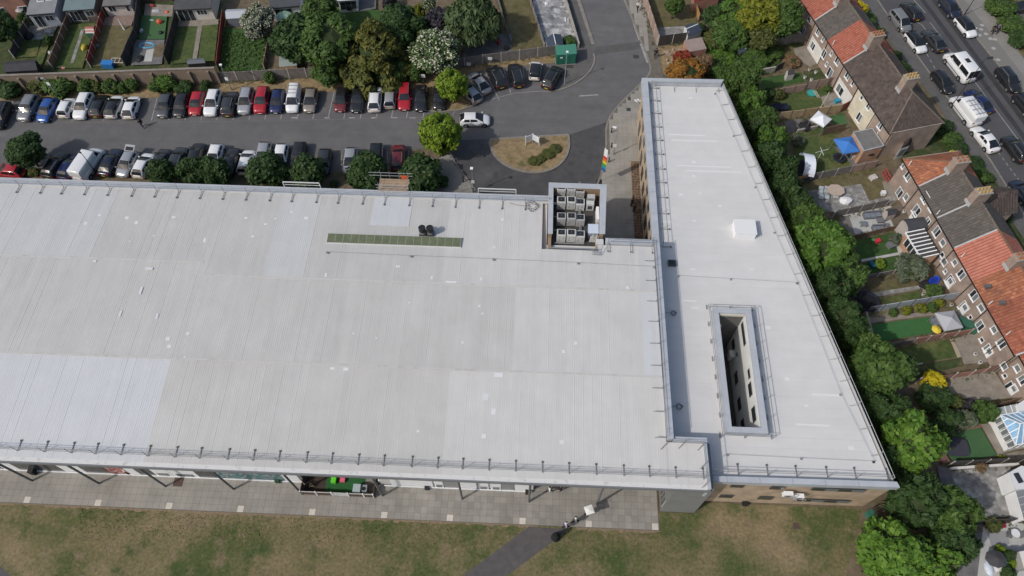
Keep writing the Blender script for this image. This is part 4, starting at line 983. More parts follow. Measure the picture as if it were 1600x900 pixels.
def crown_mesh(shape, var):
    """unit crown (radius about 1, standing from z=-1 to z=1): leaf sprays on many lobes around a dark heart"""
    k = (shape, var)
    if k in CROWN: return CROWN[k]
    r_ = random.Random(hash(shape) % 1000 if False else sum(map(ord, shape))*13+var*7); q = B(); lobes = []
    nl, lr, nleaf, ls, droop = dict(broad=(46, .33, 4600, .105, 0), fine=(60, .27, 6400, .078, .25), feather=(70, .25, 5200, .10, .5), ball=(30, .40, 3000, .105, 0), bush=(18, .46, 1500, .15, 0), vivid=((.058, .135, .018), (.135, .235, .032)), willow=(60, .22, 5200, .085, 1.2), cone=(90, .17, 5200, .085, .35), hedge=(26, .42, 2400, .11, 0), loose=(34, .30, 2600, .12, .3), flower=(60, .24, 6200, .070, .1))[shape]
    for i in range(nl):
        while True:
            v = Vector((r_.uniform(-1, 1), r_.uniform(-1, 1), r_.uniform(-1, 1)))
            if .2 < v.length < 1: break
        v = v.normalized()*r_.uniform(.50, 1)**.4*(1-lr*.75)
        if shape == 'cone':
            h = r_.random()**1.3; a = r_.uniform(0, 6.28); rr0 = (1-h)**.75*.92; v = Vector((math.cos(a)*rr0, math.sin(a)*rr0, -.95+1.85*h))
            lobes.append((v, lr*(.6+.8*(1-h)))); continue
        if shape == 'loose': v *= r_.uniform(.75, 1.12)
        lobes.append((v*r_.uniform(.9, 1.05), lr*r_.uniform(.7, 1.25)))
    for i in range(nleaf):
        c, r0 = lobes[r_.randrange(nl)]
        while True:
            d = Vector((r_.gauss(0, 1), r_.gauss(0, 1), r_.gauss(0, 1)+.25)).normalized()
            if d.dot(c.normalized()) > -.35: break
        p = c+d*r0*r_.uniform(.72, 1.05)
        n = (d+Vector((r_.uniform(-.8, .8), r_.uniform(-.8, .8), r_.uniform(-.3, .8)))).normalized()
        u = n.orthogonal().normalized(); a = r_.uniform(0, 6.28); w = n.cross(u); u2 = u*math.cos(a)+w*math.sin(a)
        if droop: u2 = (u2+Vector((d.x*.6, d.y*.6, -droop))).normalized()
        w2 = n.cross(u2).normalized(); s_ = ls*r_.uniform(.6, 1.35); el = 1.0+droop*1.0
        q.cur = 0; q.tint = min(1, max(.01, r_.gauss(.45, .28)))
        if shape == 'flower' and r_.random() < .42 and d.z > -.3:
            q.cur = 2; s_ *= .62; el = 1; p = p+d*.03
        q.face(p-u2*s_*el, p-w2*s_*.55, p+u2*s_*el, p+w2*s_*.55)
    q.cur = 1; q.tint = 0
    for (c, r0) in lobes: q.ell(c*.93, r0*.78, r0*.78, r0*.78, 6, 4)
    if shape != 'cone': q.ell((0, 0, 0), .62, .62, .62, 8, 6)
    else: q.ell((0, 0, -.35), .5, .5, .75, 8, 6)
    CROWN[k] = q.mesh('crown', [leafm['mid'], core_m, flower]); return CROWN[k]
lcache = {}
def crown_for(shape, var, leaf):
    k = (shape, var, leaf)
    if k not in lcache:
        c = crown_mesh(shape, var).copy(); c.materials[0] = leafm[leaf]; lcache[k] = c
    return lcache[k]
TRUNK = {}
def trunk_mesh(var):
    if var not in TRUNK:
        r_ = random.Random(var); q = B(); q.tube((0, 0, 0), (.02, 0, .55), .075, 8, .055); q.tube((.02, 0, .55), (0, .03, 1.0), .055, 7, .02)
        for k in range(5):
            a = k*1.3+r_.random(); z = .4+.1*k; q.tube((.01, 0, z), (.32*math.cos(a), .32*math.sin(a), z+.3), .030, 5, .012)
        TRUNK[var] = q.mesh('trunk', bark)
    return TRUNK[var]
def tree(name, label, cat, px, py, rpx, h, leaf, shape='broad', ry=None, base=.25, group=None, zc=None, gz=0.0):
    """photo centre and radius of the crown; h = height of the tree; the crown's middle stands at the right height on the sight line"""
    zb = h*base; rz = (h-zb)/2; zm = gz+zb+rz
    x, y = at(px, py, zm); x2, _ = at(px+rpx, py, zm); r = abs(x2-x)*(1.0 if name in ('belt_tree', 'hedge_tree', 'bush', 'maple_tree', 'small_tree') else 1.12)
    t = thing(name, label, cat, (x, y, gz), group); v = R.randrange(3)
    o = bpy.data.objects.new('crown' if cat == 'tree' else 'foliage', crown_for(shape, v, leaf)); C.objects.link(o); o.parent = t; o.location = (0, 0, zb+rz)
    o.scale = (r, (ry or r) if ry is None else ry, rz); o.rotation_euler = (0, 0, R.uniform(0, 6.28) if ry is None else 0)
    tr = bpy.data.objects.new('trunk' if cat == 'tree' else 'stem', trunk_mesh(v)); C.objects.link(tr); tr.parent = t; tr.scale = (h*.45, h*.45, h*.8)
    return t
TR = 'tree'
# car park
tree('maple_tree', 'yellow green tree among the parked cars where the lane bends', TR, 706, 132, 27, 5.5, 'lime', 'fine', group=None)
tree('maple_tree', 'largest bright green tree, by the lane left of the round island', TR, 687, 208, 35, 7.0, 'lime', 'fine')
tree('small_tree', 'dark green tree at the left above the red car', TR, 39, 235, 31, 5.0, 'dark', 'broad')
gh = 'round hedge trees behind the building'
for (x, y, r, lab) in ((253, 270, 24, 'leftmost round hedge tree, right of the white car by the silver car'), (300, 268, 24, 'left half of the widest hedge tree pair behind the roof'), (337, 268, 26, 'right half of the widest hedge tree pair behind the roof'), (418, 266, 33, 'round hedge tree between the white car in full view and the hatched bays'), (481, 269, 29, 'round hedge tree in front of the hatched bay with the black car'), (573, 269, 34, 'round hedge tree left of the scaffold'), (657, 273, 36, 'round hedge tree right of the scaffold')):
    tree('hedge_tree', lab, TR, x, y, r, 4.6, 'dark', 'ball', base=.1, group=gh)
tree('bush', 'small low bush right of the tree beside the scaffold', 'bush', 690, 283, 13, 1.8, 'dark', 'bush', base=0)
tree('bush', 'tiny round bush alone at the back roof edge left of the scaffold tree', 'bush', 522, 288, 7, 1.0, 'dark', 'bush', base=0)
tree('bush', 'scrubby yellowish plant by the small dark tree at the left', 'bush', 52, 269, 10, .9, 'olive', 'bush', base=0)
gb = 'clipped bushes along the garden wall'
for (x, y, r, h, l, lab) in ((13, 138, 22, 2.2, 'dark', 'clipped bush at the left photo edge under the garden wall'), (60, 133, 18, 2.0, 'olive', 'left of the two joined bushes behind the grey and blue cars'), (94, 131, 25, 2.4, 'mid', 'right of the two joined bushes behind the grey and blue cars'), (137, 134, 16, 2.1, 'mid', 'bush behind the tall white car'), (155, 136, 10, 1.8, 'olive', 'narrow bush behind the black car with yellow plate'), (173, 135, 14, 2.2, 'mid', 'bush behind the black roofed white car'), (192, 136, 10, 1.6, 'mid', 'smaller bush left of the gap bush'), (207, 131, 11, 1.9, 'mid', 'bush behind the plain white car'), (245, 132, 15, 1.8, 'mid', 'left bush of the pair behind the first grey car right of the gap'), (262, 128, 15, 2.3, 'bright', 'brighter bush of the pair behind the first grey car right of the gap'), (287, 136, 15, 1.5, 'dark', 'low bush left of the garden wall corner'), (321, 134, 11, 1.4, 'dark', 'low bush nearest the garden wall corner'), (421, 121, 10, 2.0, 'mid', 'lone round bush before the grey fence')):
    tree('bush', lab, 'bush', x, y, r, h, l, 'bush', base=0, group=gb)
gt = 'hedge blobs along the top verge'
for (x, y, r, h, l, lab) in ((510, 115, 24, 3.4, 'mid', 'leftmost tall hedge blob on the verge under the broad trees'), (544, 115, 17, 3.2, 'olive', 'olive hedge blob left of the golden conifer'), (573, 120, 17, 2.6, 'dark', 'low dark hedge blob under the golden conifer'), (598, 116, 18, 2.8, 'dark', 'dark hedge blob right of the golden conifer'), (621, 111, 21, 3.3, 'mid', 'wide hedge blob right of the dark one'), (648, 111, 17, 3.0, 'mid', 'hedge blob under the white blossom tree')):
    tree('bush', lab, 'hedge', x, y, r, h, l, 'hedge', base=0, group=gt)
# top gardens
tree('blossom_tree', 'tall narrow blossom tree in the garden with the plastic shed', TR, 402, 33, 24, 5.0, 'grey', 'flower', ry=3.4)
tree('broad_tree', 'dark broad tree left of the big leafy tree, over a garden shed', TR, 461, 60, 36, 7.5, 'dark', 'broad')
tree('broad_tree', 'big leafy mid green tree in the middle of the top gardens', TR, 514, 60, 44, 8.5, 'mid', 'fine')
tree('broad_tree', 'small leafy tree crown at the top behind the big leafy tree', TR, 500, 18, 28, 6.0, 'mid', 'fine')
tree('conifer_tree', 'golden conifer with ragged sprays', TR, 586, 74, 52, 9.0, 'gold', 'cone', base=.03)
tree('dark_tree', 'deep green tree right behind the golden conifer', TR, 627, 42, 36, 7.0, 'dark', 'broad')
tree('blossom_tree', 'big round tree covered in white blossom', TR, 681, 81, 40, 6.5, 'blossom', 'flower')
tree('blossom_tree', 'small white blossom tree at the top edge behind the purple tree', TR, 671, 6, 11, 4.0, 'blossom', 'flower')
tree('purple_tree', 'dull purple leaved tree behind the white blossom tree', TR, 683, 36, 22, 5.0, 'purple', 'broad')
tree('yellow_bush', 'tall yellow green bush left of the purple tree', 'bush', 655, 20, 10, 3.0, 'yellow', 'fine', base=0)
tree('willow_tree', 'large drooping willow tree', TR, 738, 30, 38, 8.5, 'willow', 'willow', base=.12)
tree('willow_tree', 'narrow right hand strand of willow foliage beside the fence', TR, 770, 38, 14, 5.5, 'willow', 'willow', base=.1)
tree('dark_tree', 'very dark tree at the top left corner', TR, 2, 42, 22, 6.0, 'dark', 'broad')
tree('purple_bush', 'dark purple shrub at the top edge', 'bush', 607, 2, 12, 2.5, 'purple', 'bush', base=0)
tree('garden_tree', 'lone tree in the parched garden right of the access road', TR, 1054, 5, 14, 4.5, 'mid', 'fine')
tree('orange_tree', 'orange leaved tree at the far end of the wing', TR, 1073, 113, 27, 4.0, 'orange', 'fine', base=.15)
tree('red_bush', 'red leaved shrub beside the orange tree', 'bush', 1066, 92, 14, 3.0, 'red', 'fine', base=.1)
tree('rust_bush', 'rust coloured shrub right of the orange tree', 'bush', 1098, 100, 15, 3.4, 'autumn', 'fine', base=.1)
tree('clipped_shrub', 'small square green shrub behind the green cabinet', 'bush', 889, 65, 10, 1.4, 'mid', 'hedge', base=0)
for x, y, r, lab in ((868, 232, 9, 'dark shrub at the upper right of the round island'), (857, 240, 10, 'dark sprawling shrub in the middle right of the round island'), (846, 247, 8, 'dark shrub low on the round island'), (834, 252, 9, 'dark shrub farthest left on the round island')):
    tree('low_shrub', lab, 'bush', x, y, r, .55, 'olive', 'loose', base=0, gz=.10, group='shrubs on the round island')
tree('garden_palm', 'spiky green plant beside the stepping slabs', 'plant', 76, 62, 6, 1.6, 'mid', 'loose', base=.1)
tree('bush', 'bush at the edge of the far left garden', 'bush', 36, 30, 9, 2, 'mid', 'loose', base=0)
# wild mass at the top right
gw = 'trees of the wild garden at the top right'
for (x, y, r, h, l, s, lab) in ((1185, 22, 36, 7.5, 'yellow', 'fine', 'yellow tinted tree at the top of the wild garden'), (1222, 28, 30, 7.0, 'mid', 'fine', 'green tree between the yellow tinted tree and the brick terrace'), (1148, 20, 26, 6.0, 'bright', 'fine', 'bright green tree left of the yellow tinted tree'), (1118, 26, 20, 4.5, 'dark', 'loose', 'dark shrub tree by the red roofed shed at the top'), (1188, 55, 24, 5.0, 'olive', 'fine', 'olive tree below the yellow tinted tree'), (1140, 55, 28, 5.0, 'mid', 'loose', 'bramble tree left of the white arbour'), (1115, 60, 18, 3.0, 'olive', 'loose', 'low bramble nearest the grey shed')):
    tree('wild_tree', lab, TR, x, y, r, h, l, s, group=gw)
for (x, y, r, h, l, lab) in ((1178, 88, 24, 2.2, 'mid', 'bramble bush right of the white arbour'), (1133, 88, 20, 2.2, 'bright', 'bramble bush below the white arbour'), (1208, 82, 14, 1.6, 'mid', 'bramble bush against the grey fence'), (1155, 68, 16, 1.8, 'grey', 'pale bramble above the white arbour'), (1105, 78, 14, 1.8, 'mid', 'bramble bush beside the pinkish outbuilding'), (1118, 105, 18, 2.2, 'mid', 'bramble bush right of the rust coloured shrub'), (1190, 72, 18, 2.0, 'dark', 'dark bramble above the grey terrace fence'), (1095, 45, 10, 1.6, 'dark', 'bramble bush beside the slate roofed shed'), (1185, 105, 14, 1.4, 'mid', 'bramble bush at the tree end of the grey block wall'), (1160, 100, 18, 2.2, 'mid', 'bramble bush before the long grey wall')):
    tree('bramble', lab, 'bush', x, y, r, h, l, 'loose', base=0, group='bramble bushes')
# tree belt beside the wing
gl = 'trees of the belt beside the wing'
for (x, y, r, h, l, s, lab) in (
    (1138, 128, 18, 5.5, 'mid', 'fine', 'first tree of the belt at the far end of the wing'), (1162, 132, 26, 6.5, 'mid', 'fine', 'rounded tree of the belt just below the long grey wall'),
    (1172, 165, 24, 6.5, 'bright', 'fine', 'light green tree of the belt left of the striped lawn'), (1190, 192, 25, 6.0, 'mid', 'fine', 'tree of the belt by the tan fence end'), (1178, 200, 20, 6.0, 'dark', 'fine', 'dark tree of the belt pressed against the wing, near the tan fence'),
    (1205, 222, 26, 6.0, 'bright', 'fine', 'light tree of the belt left of the white gazebo garden'), (1202, 250, 26, 6.5, 'dark', 'broad', 'dark tree of the belt left of the covered trampoline'), (1222, 268, 24, 6.0, 'dark', 'broad', 'dark tree of the belt at the orange fence end'),
    (1225, 300, 28, 6.5, 'dark', 'feather', 'feathery dark tree of the belt by the stony yard'), (1248, 325, 26, 5.5, 'dark', 'feather', 'low feathery tree of the belt below the stony yard'), (1258, 348, 28, 6.5, 'mid', 'feather', 'feathery tree of the belt just above the big maple'),
    (1318, 428, 34, 6.5, 'mid', 'feather', 'drooping tree below the big bright maple'), (1295, 452, 32, 7.0, 'dark', 'feather', 'shaded drooping tree between the maple and the wing'), (1312, 490, 30, 6.5, 'dark', 'broad', 'very dark tree beside the black trampoline'), (1330, 520, 26, 6.0, 'dark', 'feather', 'dark scrub tree left of the bright green lawn'),
    (1352, 545, 24, 5.5, 'mid', 'broad', 'upper lobe tree above the big maple by the brick fence'), (1392, 648, 30, 6.5, 'dark', 'feather', 'grey green tree above the round bright tree'), (1362, 640, 26, 6.0, 'dark', 'broad', 'shaded tree between the wing edge and the round bright tree'), (1345, 600, 24, 6.0, 'dark', 'broad', 'shaded tree at the wing edge left of the red slat fence'), (1385, 720, 24, 5.5, 'dark', 'broad', 'shaded tree by the wing corner'),
    (1430, 780, 42, 7.0, 'dark', 'feather', 'dark feathery tree beside the grey paved garden'), (1485, 800, 40, 7.0, 'mid', 'feather', 'feathery tree overhanging the grey paved garden'), (1488, 848, 36, 6.0, 'dark', 'feather', 'blue green tree at the lower right of the belt'), (1465, 882, 34, 6.0, 'vivid', 'broad', 'bright tree cut by the bottom edge right of the big one')):
    tree('belt_tree', lab, TR, x, y, r, h, l, s, group=gl, base=.12)
tree('maple_tree', 'big bright green maple bulging from the belt', TR, 1284, 388, 46, 8.5, 'bright', 'broad', base=.15)
tree('maple_tree', 'large maple overhanging the lawn by the brick fence', TR, 1375, 578, 46, 8.5, 'mid', 'broad', base=.15)
tree('maple_tree', 'round bright green tree beside the artificial lawn', TR, 1427, 688, 48, 8.0, 'vivid', 'broad', base=.15)
tree('maple_tree', 'brightest tree at the bottom right beside the lawn', TR, 1392, 862, 52, 7.5, 'vivid', 'broad', base=.1)
# gardens on the right
for nm, lab, x, y, r, h, l, s in (
    ('yellow_bush', 'brilliant yellow bush beside the red slat fence', 1459, 596, 17, 2.2, 'sun', 'fine'), ('yellow_bush', 'yellow bush left of the grey gazebo in the border', 1417, 485, 8, 1.2, 'yellow', 'bush'), ('yellow_bush', 'yellow green bush, second in the border by the grey fence', 1438, 482, 8, 1.3, 'yellow', 'bush'), ('bush', 'dark bush, first in the border by the grey fence', 1396, 488, 8, 1.0, 'mid', 'bush'), ('bush', 'green bush nearest the house in the border by the grey fence', 1457, 480, 9, 1.4, 'mid', 'loose'), ('yellow_bush', 'yellow topped bush beside the grey fence end', 1467, 474, 7, 1.5, 'yellow', 'bush'),
    ('pale_bush', 'pale silvery bush by the brick lean to', 1425, 417, 24, 3.2, 'grey', 'loose'), ('bush', 'leafy plant below the dark shed roof', 1399, 373, 10, 1.8, 'grey', 'loose'), ('lime_bush', 'lime green plant in the shady garden', 1375, 411, 8, 1.2, 'lime', 'loose'),
    ('bush', 'round dark green shrub by the conservatory', 1537, 643, 20, 3.2, 'mid', 'fine'), ('bush', 'variegated shrub in the lower right gardens', 1506, 655, 18, 3.0, 'grey', 'loose'), ('bush', 'dark shrub left of the variegated one', 1476, 660, 24, 3.4, 'dark', 'loose'), ('bush', 'shady bush under the yellow bush', 1462, 620, 28, 2.6, 'dark', 'loose'), ('bush', 'yellow green shrub at the edge of the brown patio', 1494, 628, 13, 1.8, 'olive', 'loose'), ('bush', 'greyish twiggy shrub at the patio edge', 1515, 632, 11, 2.0, 'purple', 'loose'),
    ('palm', 'spiky palm plant below the purple flowers', 1460, 455, 13, 1.8, 'mid', 'loose'), ('purple_plant', 'purple flowering plant near the blue paddling boat', 1444, 445, 7, 1.0, 'purple', 'loose'), ('dry_plant', 'dry brown shrub on the white garden wall', 1533, 730, 8, 1.3, 'autumn', 'loose'), ('bush', 'bushy planter by the grey paved garden', 1553, 819, 13, 1.5, 'olive', 'loose'), ('bush', 'yellow green low shrub by the lower patio', 1563, 859, 9, 1.0, 'lime', 'bush'), ('bush', 'tall dark bush at the lower right patio', 1577, 868, 10, 2.0, 'dark', 'loose'), ('bush', 'lime shrub at the bottom right by the green tub', 1582, 882, 7, 1.2, 'lime', 'bush'), ('bush', 'dark shrub at the bottom edge right of the white covers', 1575, 896, 12, 1.6, 'dark', 'loose'), ('lime_bush', 'small yellow plant on the artificial lawn corner', 1567, 715, 6, .7, 'yellow', 'bush'),
    ('round_bush', 'round yellow green bush against the brick garden fence', 1217, 147, 9, 1.6, 'olive', 'bush'), ('bush', 'dark bush left of the round yellow green one', 1199, 146, 11, 1.8, 'dark', 'loose'), ('bush', 'leafy bush by the terrace wall above the tan fence', 1293, 138, 6, 1.2, 'mid', 'loose'), ('bush', 'dusty grey bush in the blue gazebo garden', 1247, 220, 11, 1.4, 'grey', 'loose'), ('bush', 'dark purple plants under the white gazebo', 1258, 197, 10, 1.0, 'purple', 'loose'), ('bush', 'overgrown shrub in the middle of the parched top garden', 1238, 95, 14, 1.2, 'autumn', 'loose')):
    tree(nm, lab, 'bush' if 'plant' not in nm and nm != 'palm' else 'plant', x, y, r, h, l, s, base=.02)
# front hedges on the street side
gf = 'front garden hedges on the street'
for (x, y, r, h, l, lab) in ((1344, 12, 12, 1.8, 'sun', 'yellow front garden shrub at the top of the street'), (1357, 32, 13, 1.8, 'mid', 'green front hedge below the yellow shrub'), (1372, 52, 11, 1.5, 'dark', 'dark front hedge beside the tall chimney of the red roof'), (1400, 88, 10, 1.6, 'dark', 'narrow front hedge beside the brown roof, upper'), (1411, 106, 10, 1.6, 'dark', 'narrow front hedge beside the brown roof, lower'), (1473, 197, 14, 1.8, 'dark', 'front hedge at the hipped corner of the brown roof'), (1488, 218, 15, 1.8, 'mid', 'rounded front hedge right of the small lawn'), (1498, 232, 13, 1.8, 'dark', 'front hedge above the paved entrance'), (1520, 262, 20, 2.0, 'dark', 'large front hedge beside the orange roof'), (1535, 275, 14, 1.8, 'mid', 'front hedge right of the large one'), (1553, 312, 13, 1.8, 'dark', 'front hedge beyond the gabled porch roof'), (1568, 335, 13, 1.8, 'dark', 'lowest front hedge on the street'), (1435, 262, 0.1, .1, 'dark', '')):
    if lab: tree('front_hedge', lab, 'hedge', x, y, r, h, l, 'hedge', base=0, group=gf)
tree('yellow_bush', 'small yellow bush at the apex of the orange hipped roof', 'bush', 1486, 241, 6, 1.2, 'sun', 'bush', base=0)
for (x, y, r, h, l, lab) in ((1565, 8, 22, 2.2, 'mid', 'long hedge at the far side of the street, top'), (1583, 38, 20, 2.0, 'mid', 'hedge at the far side of the street, middle'), (1600, 60, 20, 2.0, 'dark', 'hedge at the far side of the street by the seated person')):
    tree('street_hedge', lab, 'hedge', x, y, r, h, l, 'hedge', base=0, group='hedges across the street')
# low plants in the strip beside the wing wall
pm_ = crown_for('bush', 0, 'olive'); n_ = 0
q = B()
for j in range(44):
    for i in range(3):
        if R.random() < .15: continue
        x, y = 13.1+i*.33, 45.7+j*.41; z0 = .16
        for k in range(6):
            a = R.uniform(0, 6.28); e = .16; q.tint = R.random()
            q.face((x-.04*math.sin(a), y+.04*math.cos(a), z0), (x+.04*math.sin(a), y-.04*math.cos(a), z0), (x+e*math.cos(a), y+e*math.sin(a), z0+.22))
o = q.build('strip_plants', leafm['purple']); o['kind'] = 'stuff'
# rough growth in the overgrown garden and under the belt
q = B()
zones = [([(350, 52), (420, 60), (418, 112), (345, 112)], 900, 'lush'), ([(1130, 125), (1180, 125), (1330, 500), (1430, 760), (1400, 760), (1180, 240)], 1600, 'belt'), ([(1090, 60), (1230, 70), (1210, 115), (1120, 120)], 900, 'wild')]
for poly, n_, _ in zones:
    pw = P(*poly); ins = poly_in(pw); xs_ = [p[0] for p in pw]; ys_ = [p[1] for p in pw]; c_ = 0
    while c_ < n_:
        x, y = R.uniform(min(xs_), max(xs_)), R.uniform(min(ys_), max(ys_))
        if not ins(x, y): continue
        c_ += 1; h = R.uniform(.2, .7); a = R.uniform(0, 6.28); w = R.uniform(.12, .3)
        for k in range(4):
            a += 1.6; q.tint = R.random(); u = Vector((math.cos(a)*w, math.sin(a)*w, 0)); v = Vector((-u.y*.5, u.x*.5, 0)); p = Vector((x, y, h*R.uniform(.4, 1)))
            q.face(p, p+u*.5+v, p+u+Vector((0, 0, -.1)), p+u*.5-v)
o = q.build('undergrowth', leafm['mid']); o['kind'] = 'stuff'
# ================================================================ TERRACED HOUSES ON THE RIGHT
CAMP = Vector((0, 0, CAM_H))
def hit(px, py, p0, n):
    """point where the sight line of a photo point meets an upright wall plane"""
    d = at3(px, py)-CAMP; return CAMP+d*((p0-CAMP).dot(n)/d.dot(n))
brk = brickmat("terrace brick", (.23, .165, .135), (.30, .215, .175), (.30, .26, .22))
brk_r = brickmat("red brick", (.30, .10, .06), (.36, .14, .09), (.30, .24, .2))
brk_o = brickmat("orange brick", (.42, .19, .09), (.47, .23, .12), (.4, .32, .25))
TILE = dict(red=M("red roof tile", (.27, .080, .050), .85, rgb2=(.36, .125, .085), n=(.9, .15)), orange=M("orange roof tile", (.23, .078, .042), .85, rgb2=(.37, .150, .080), n=(.5, .25), layers=[(.6, .62, .1, (.20, .085, .06))]),
    dark=M("brown roof tile", (.060, .047, .042), .85, rgb2=(.105, .082, .072), n=(.8, .2), layers=[(5, .76, .04, (.22, .19, .15))]), grey=M("grey roof tile", (.075, .068, .062), .85, rgb2=(.115, .102, .092), n=(.8, .15), layers=[(5, .74, .04, (.2, .19, .16))]), salmon=M("salmon roof tile", (.37, .125, .085), .8, rgb2=(.44, .17, .12), n=(.7, .10)), rust=M("rust roof tile", (.20, .062, .038), .85, rgb2=(.31, .11, .065), n=(.7, .2)))
lead = M("lead flashing", (.36, .37, .38), .6, n=(2, .15)); pot_m = M("clay pot", (.34, .15, .075), .8); pot_y = M("yellow pot", (.42, .30, .13), .8)
upvc = M("white window frame", (.70, .71, .72), .4); ridge_m = M("ridge tile", (.20, .12, .085), .85, n=(2, .3))
def tiles(parent, bl, br, tl, tr, m, th=.34, tw=.34, name='roof_tile'):
    """courses of single tiles laid on a slope given by its four corners, one joined part"""
    bl, br, tl, tr = map(Vector, (bl, br, tl, tr)); q = B(); n = (br-bl).cross(tl-bl).normalized()
    if n.z < 0: n = -n
    hgt = ((tl+tr)/2-(bl+br)/2).length; rows_ = max(2, round(hgt/th))
    for j in range(rows_):
        a, b_ = bl.lerp(tl, j/rows_), br.lerp(tr, j/rows_); c, d = bl.lerp(tl, (j+1)/rows_), br.lerp(tr, (j+1)/rows_)
        cnt = max(1, round(((b_-a).length+(d-c).length)/2/tw))
        for i in range(cnt):
            q.tint = min(1, max(.01, R.gauss(.45, .27))); e = R.uniform(.030, .046); f0, f1 = i/cnt+.006, (i+1)/cnt-.006
            p = [a.lerp(b_, f0)+n*e, a.lerp(b_, f1)+n*e, c.lerp(d, f1)+n*.006, c.lerp(d, f0)+n*.006]
            q.face(*p); q.face(p[0], p[1], p[1]-n*.03, p[0]-n*.03)
    o = q.build(name, m, parent); o['kind'] = 'stuff'; return o
class Frame:
    def __init__(s, pa, pb, z):
        s.o = at3(*pa, z); s.o.z = 0; e = at3(*pb, z); e.z = 0
        s.u = (e-s.o).normalized(); s.v = Vector((-s.u.y, s.u.x, 0)); s.z = z
    def p(s, a, d, z): return s.o+s.u*a+s.v*d+Vector((0, 0, z))
    def s_of(s, px, py): q = at3(px, py, s.z); return (Vector((q.x, q.y, 0))-s.o).dot(s.u)
OV = .42; RZ = 7.45; RD_ = 3.65; EZ = 4.62
def win(fr, parent, px, py, w, h, n=2, d=OV, m=None, glass=None, lift=0):
    p = hit(px, py, fr.p(0, d, 0), fr.v); z = p.z
    f = fr.v*-1; q = B()
    o_ = p-fr.u*w/2-Vector((0, 0, h/2))+f*.03
    q.par(o_, fr.u*w, (0, 0, .07), f*.05); q.par(o_+Vector((0, 0, h-.07)), fr.u*w, (0, 0, .07), f*.05)
    for k in range(n+1): q.par(o_+fr.u*(k*(w-.07)/n)+Vector((0, 0, .0701)), fr.u*.07, (0, 0, h-.1402), f*.049)
    q.par(o_+fr.u*-.06+Vector((0, 0, -.06)), fr.u*(w+.12), (0, 0, .058), f*.13)
    o = q.build('window', m or upvc, parent)
    for k in range(n):
        g = B(); g.par(o_+fr.u*(.07+k*(w-.07)/n)+Vector((0, 0, .07)), fr.u*((w-.07)/n-.07), (0, 0, h-.14), f*.02)
        g.build('pane', glass or (glass_d if (k+int(px)) % 2 else glass_b), o)
    return o
def door(fr, parent, px, py, w, h, m=None, d=OV):
    p = hit(px, py, fr.p(0, d, 0), fr.v); q = B(); f = fr.v*-1
    q.par(fr.p((p-fr.o).dot(fr.u)-w/2, d, .05)+f*.003, fr.u*w, (0, 0, h), f*.06); o = q.build('door', m or white, parent)
    g = B(); g.par(fr.p((p-fr.o).dot(fr.u)-w*.32, d, .05+h*.5)+f*.064, fr.u*w*.64, (0, 0, h*.4), f*.015); g.build('door_pane', glass_b, o); return o
def chimney(fr, parent, s_, d, z0, h, nx=4, ny=2, pm=None, ld=1.7, ls=.95, lab=None):
    q = B(); q.par(fr.p(s_-ls/2, d-ld/2, z0), fr.u*ls, fr.v*ld, (0, 0, h)); o = q.build('chimney', brk, parent)
    q = B(); q.par(fr.p(s_-ls/2-.06, d-ld/2-.06, z0+h), fr.u*(ls+.12), fr.v*(ld+.12), (0, 0, .14)); q.build('chimney_cap', M("chimney capping", (.28, .25, .22), .9), o)
    q = B(); q.par(fr.p(s_-ls/2-.06, d-ld/2-.09, z0), fr.u*(ls+.12), fr.v*.08, (0, 0, .42)); q.build('flashing', lead, o)
    for i in range(nx):
        for j in range(ny):
            c = fr.p(s_-ls/2+ls*(j+.5)/ny, d-ld/2+ld*(i+.5)/nx, z0+h+.14); q = B(); q.tube(c, c+Vector((0, 0, .32)), .14, 8, .11, cap=False); q.tube(c, c+Vector((0, 0, .25)), .09, 6); q.build('chimney_pot', pm or pot_m, o)
    return o
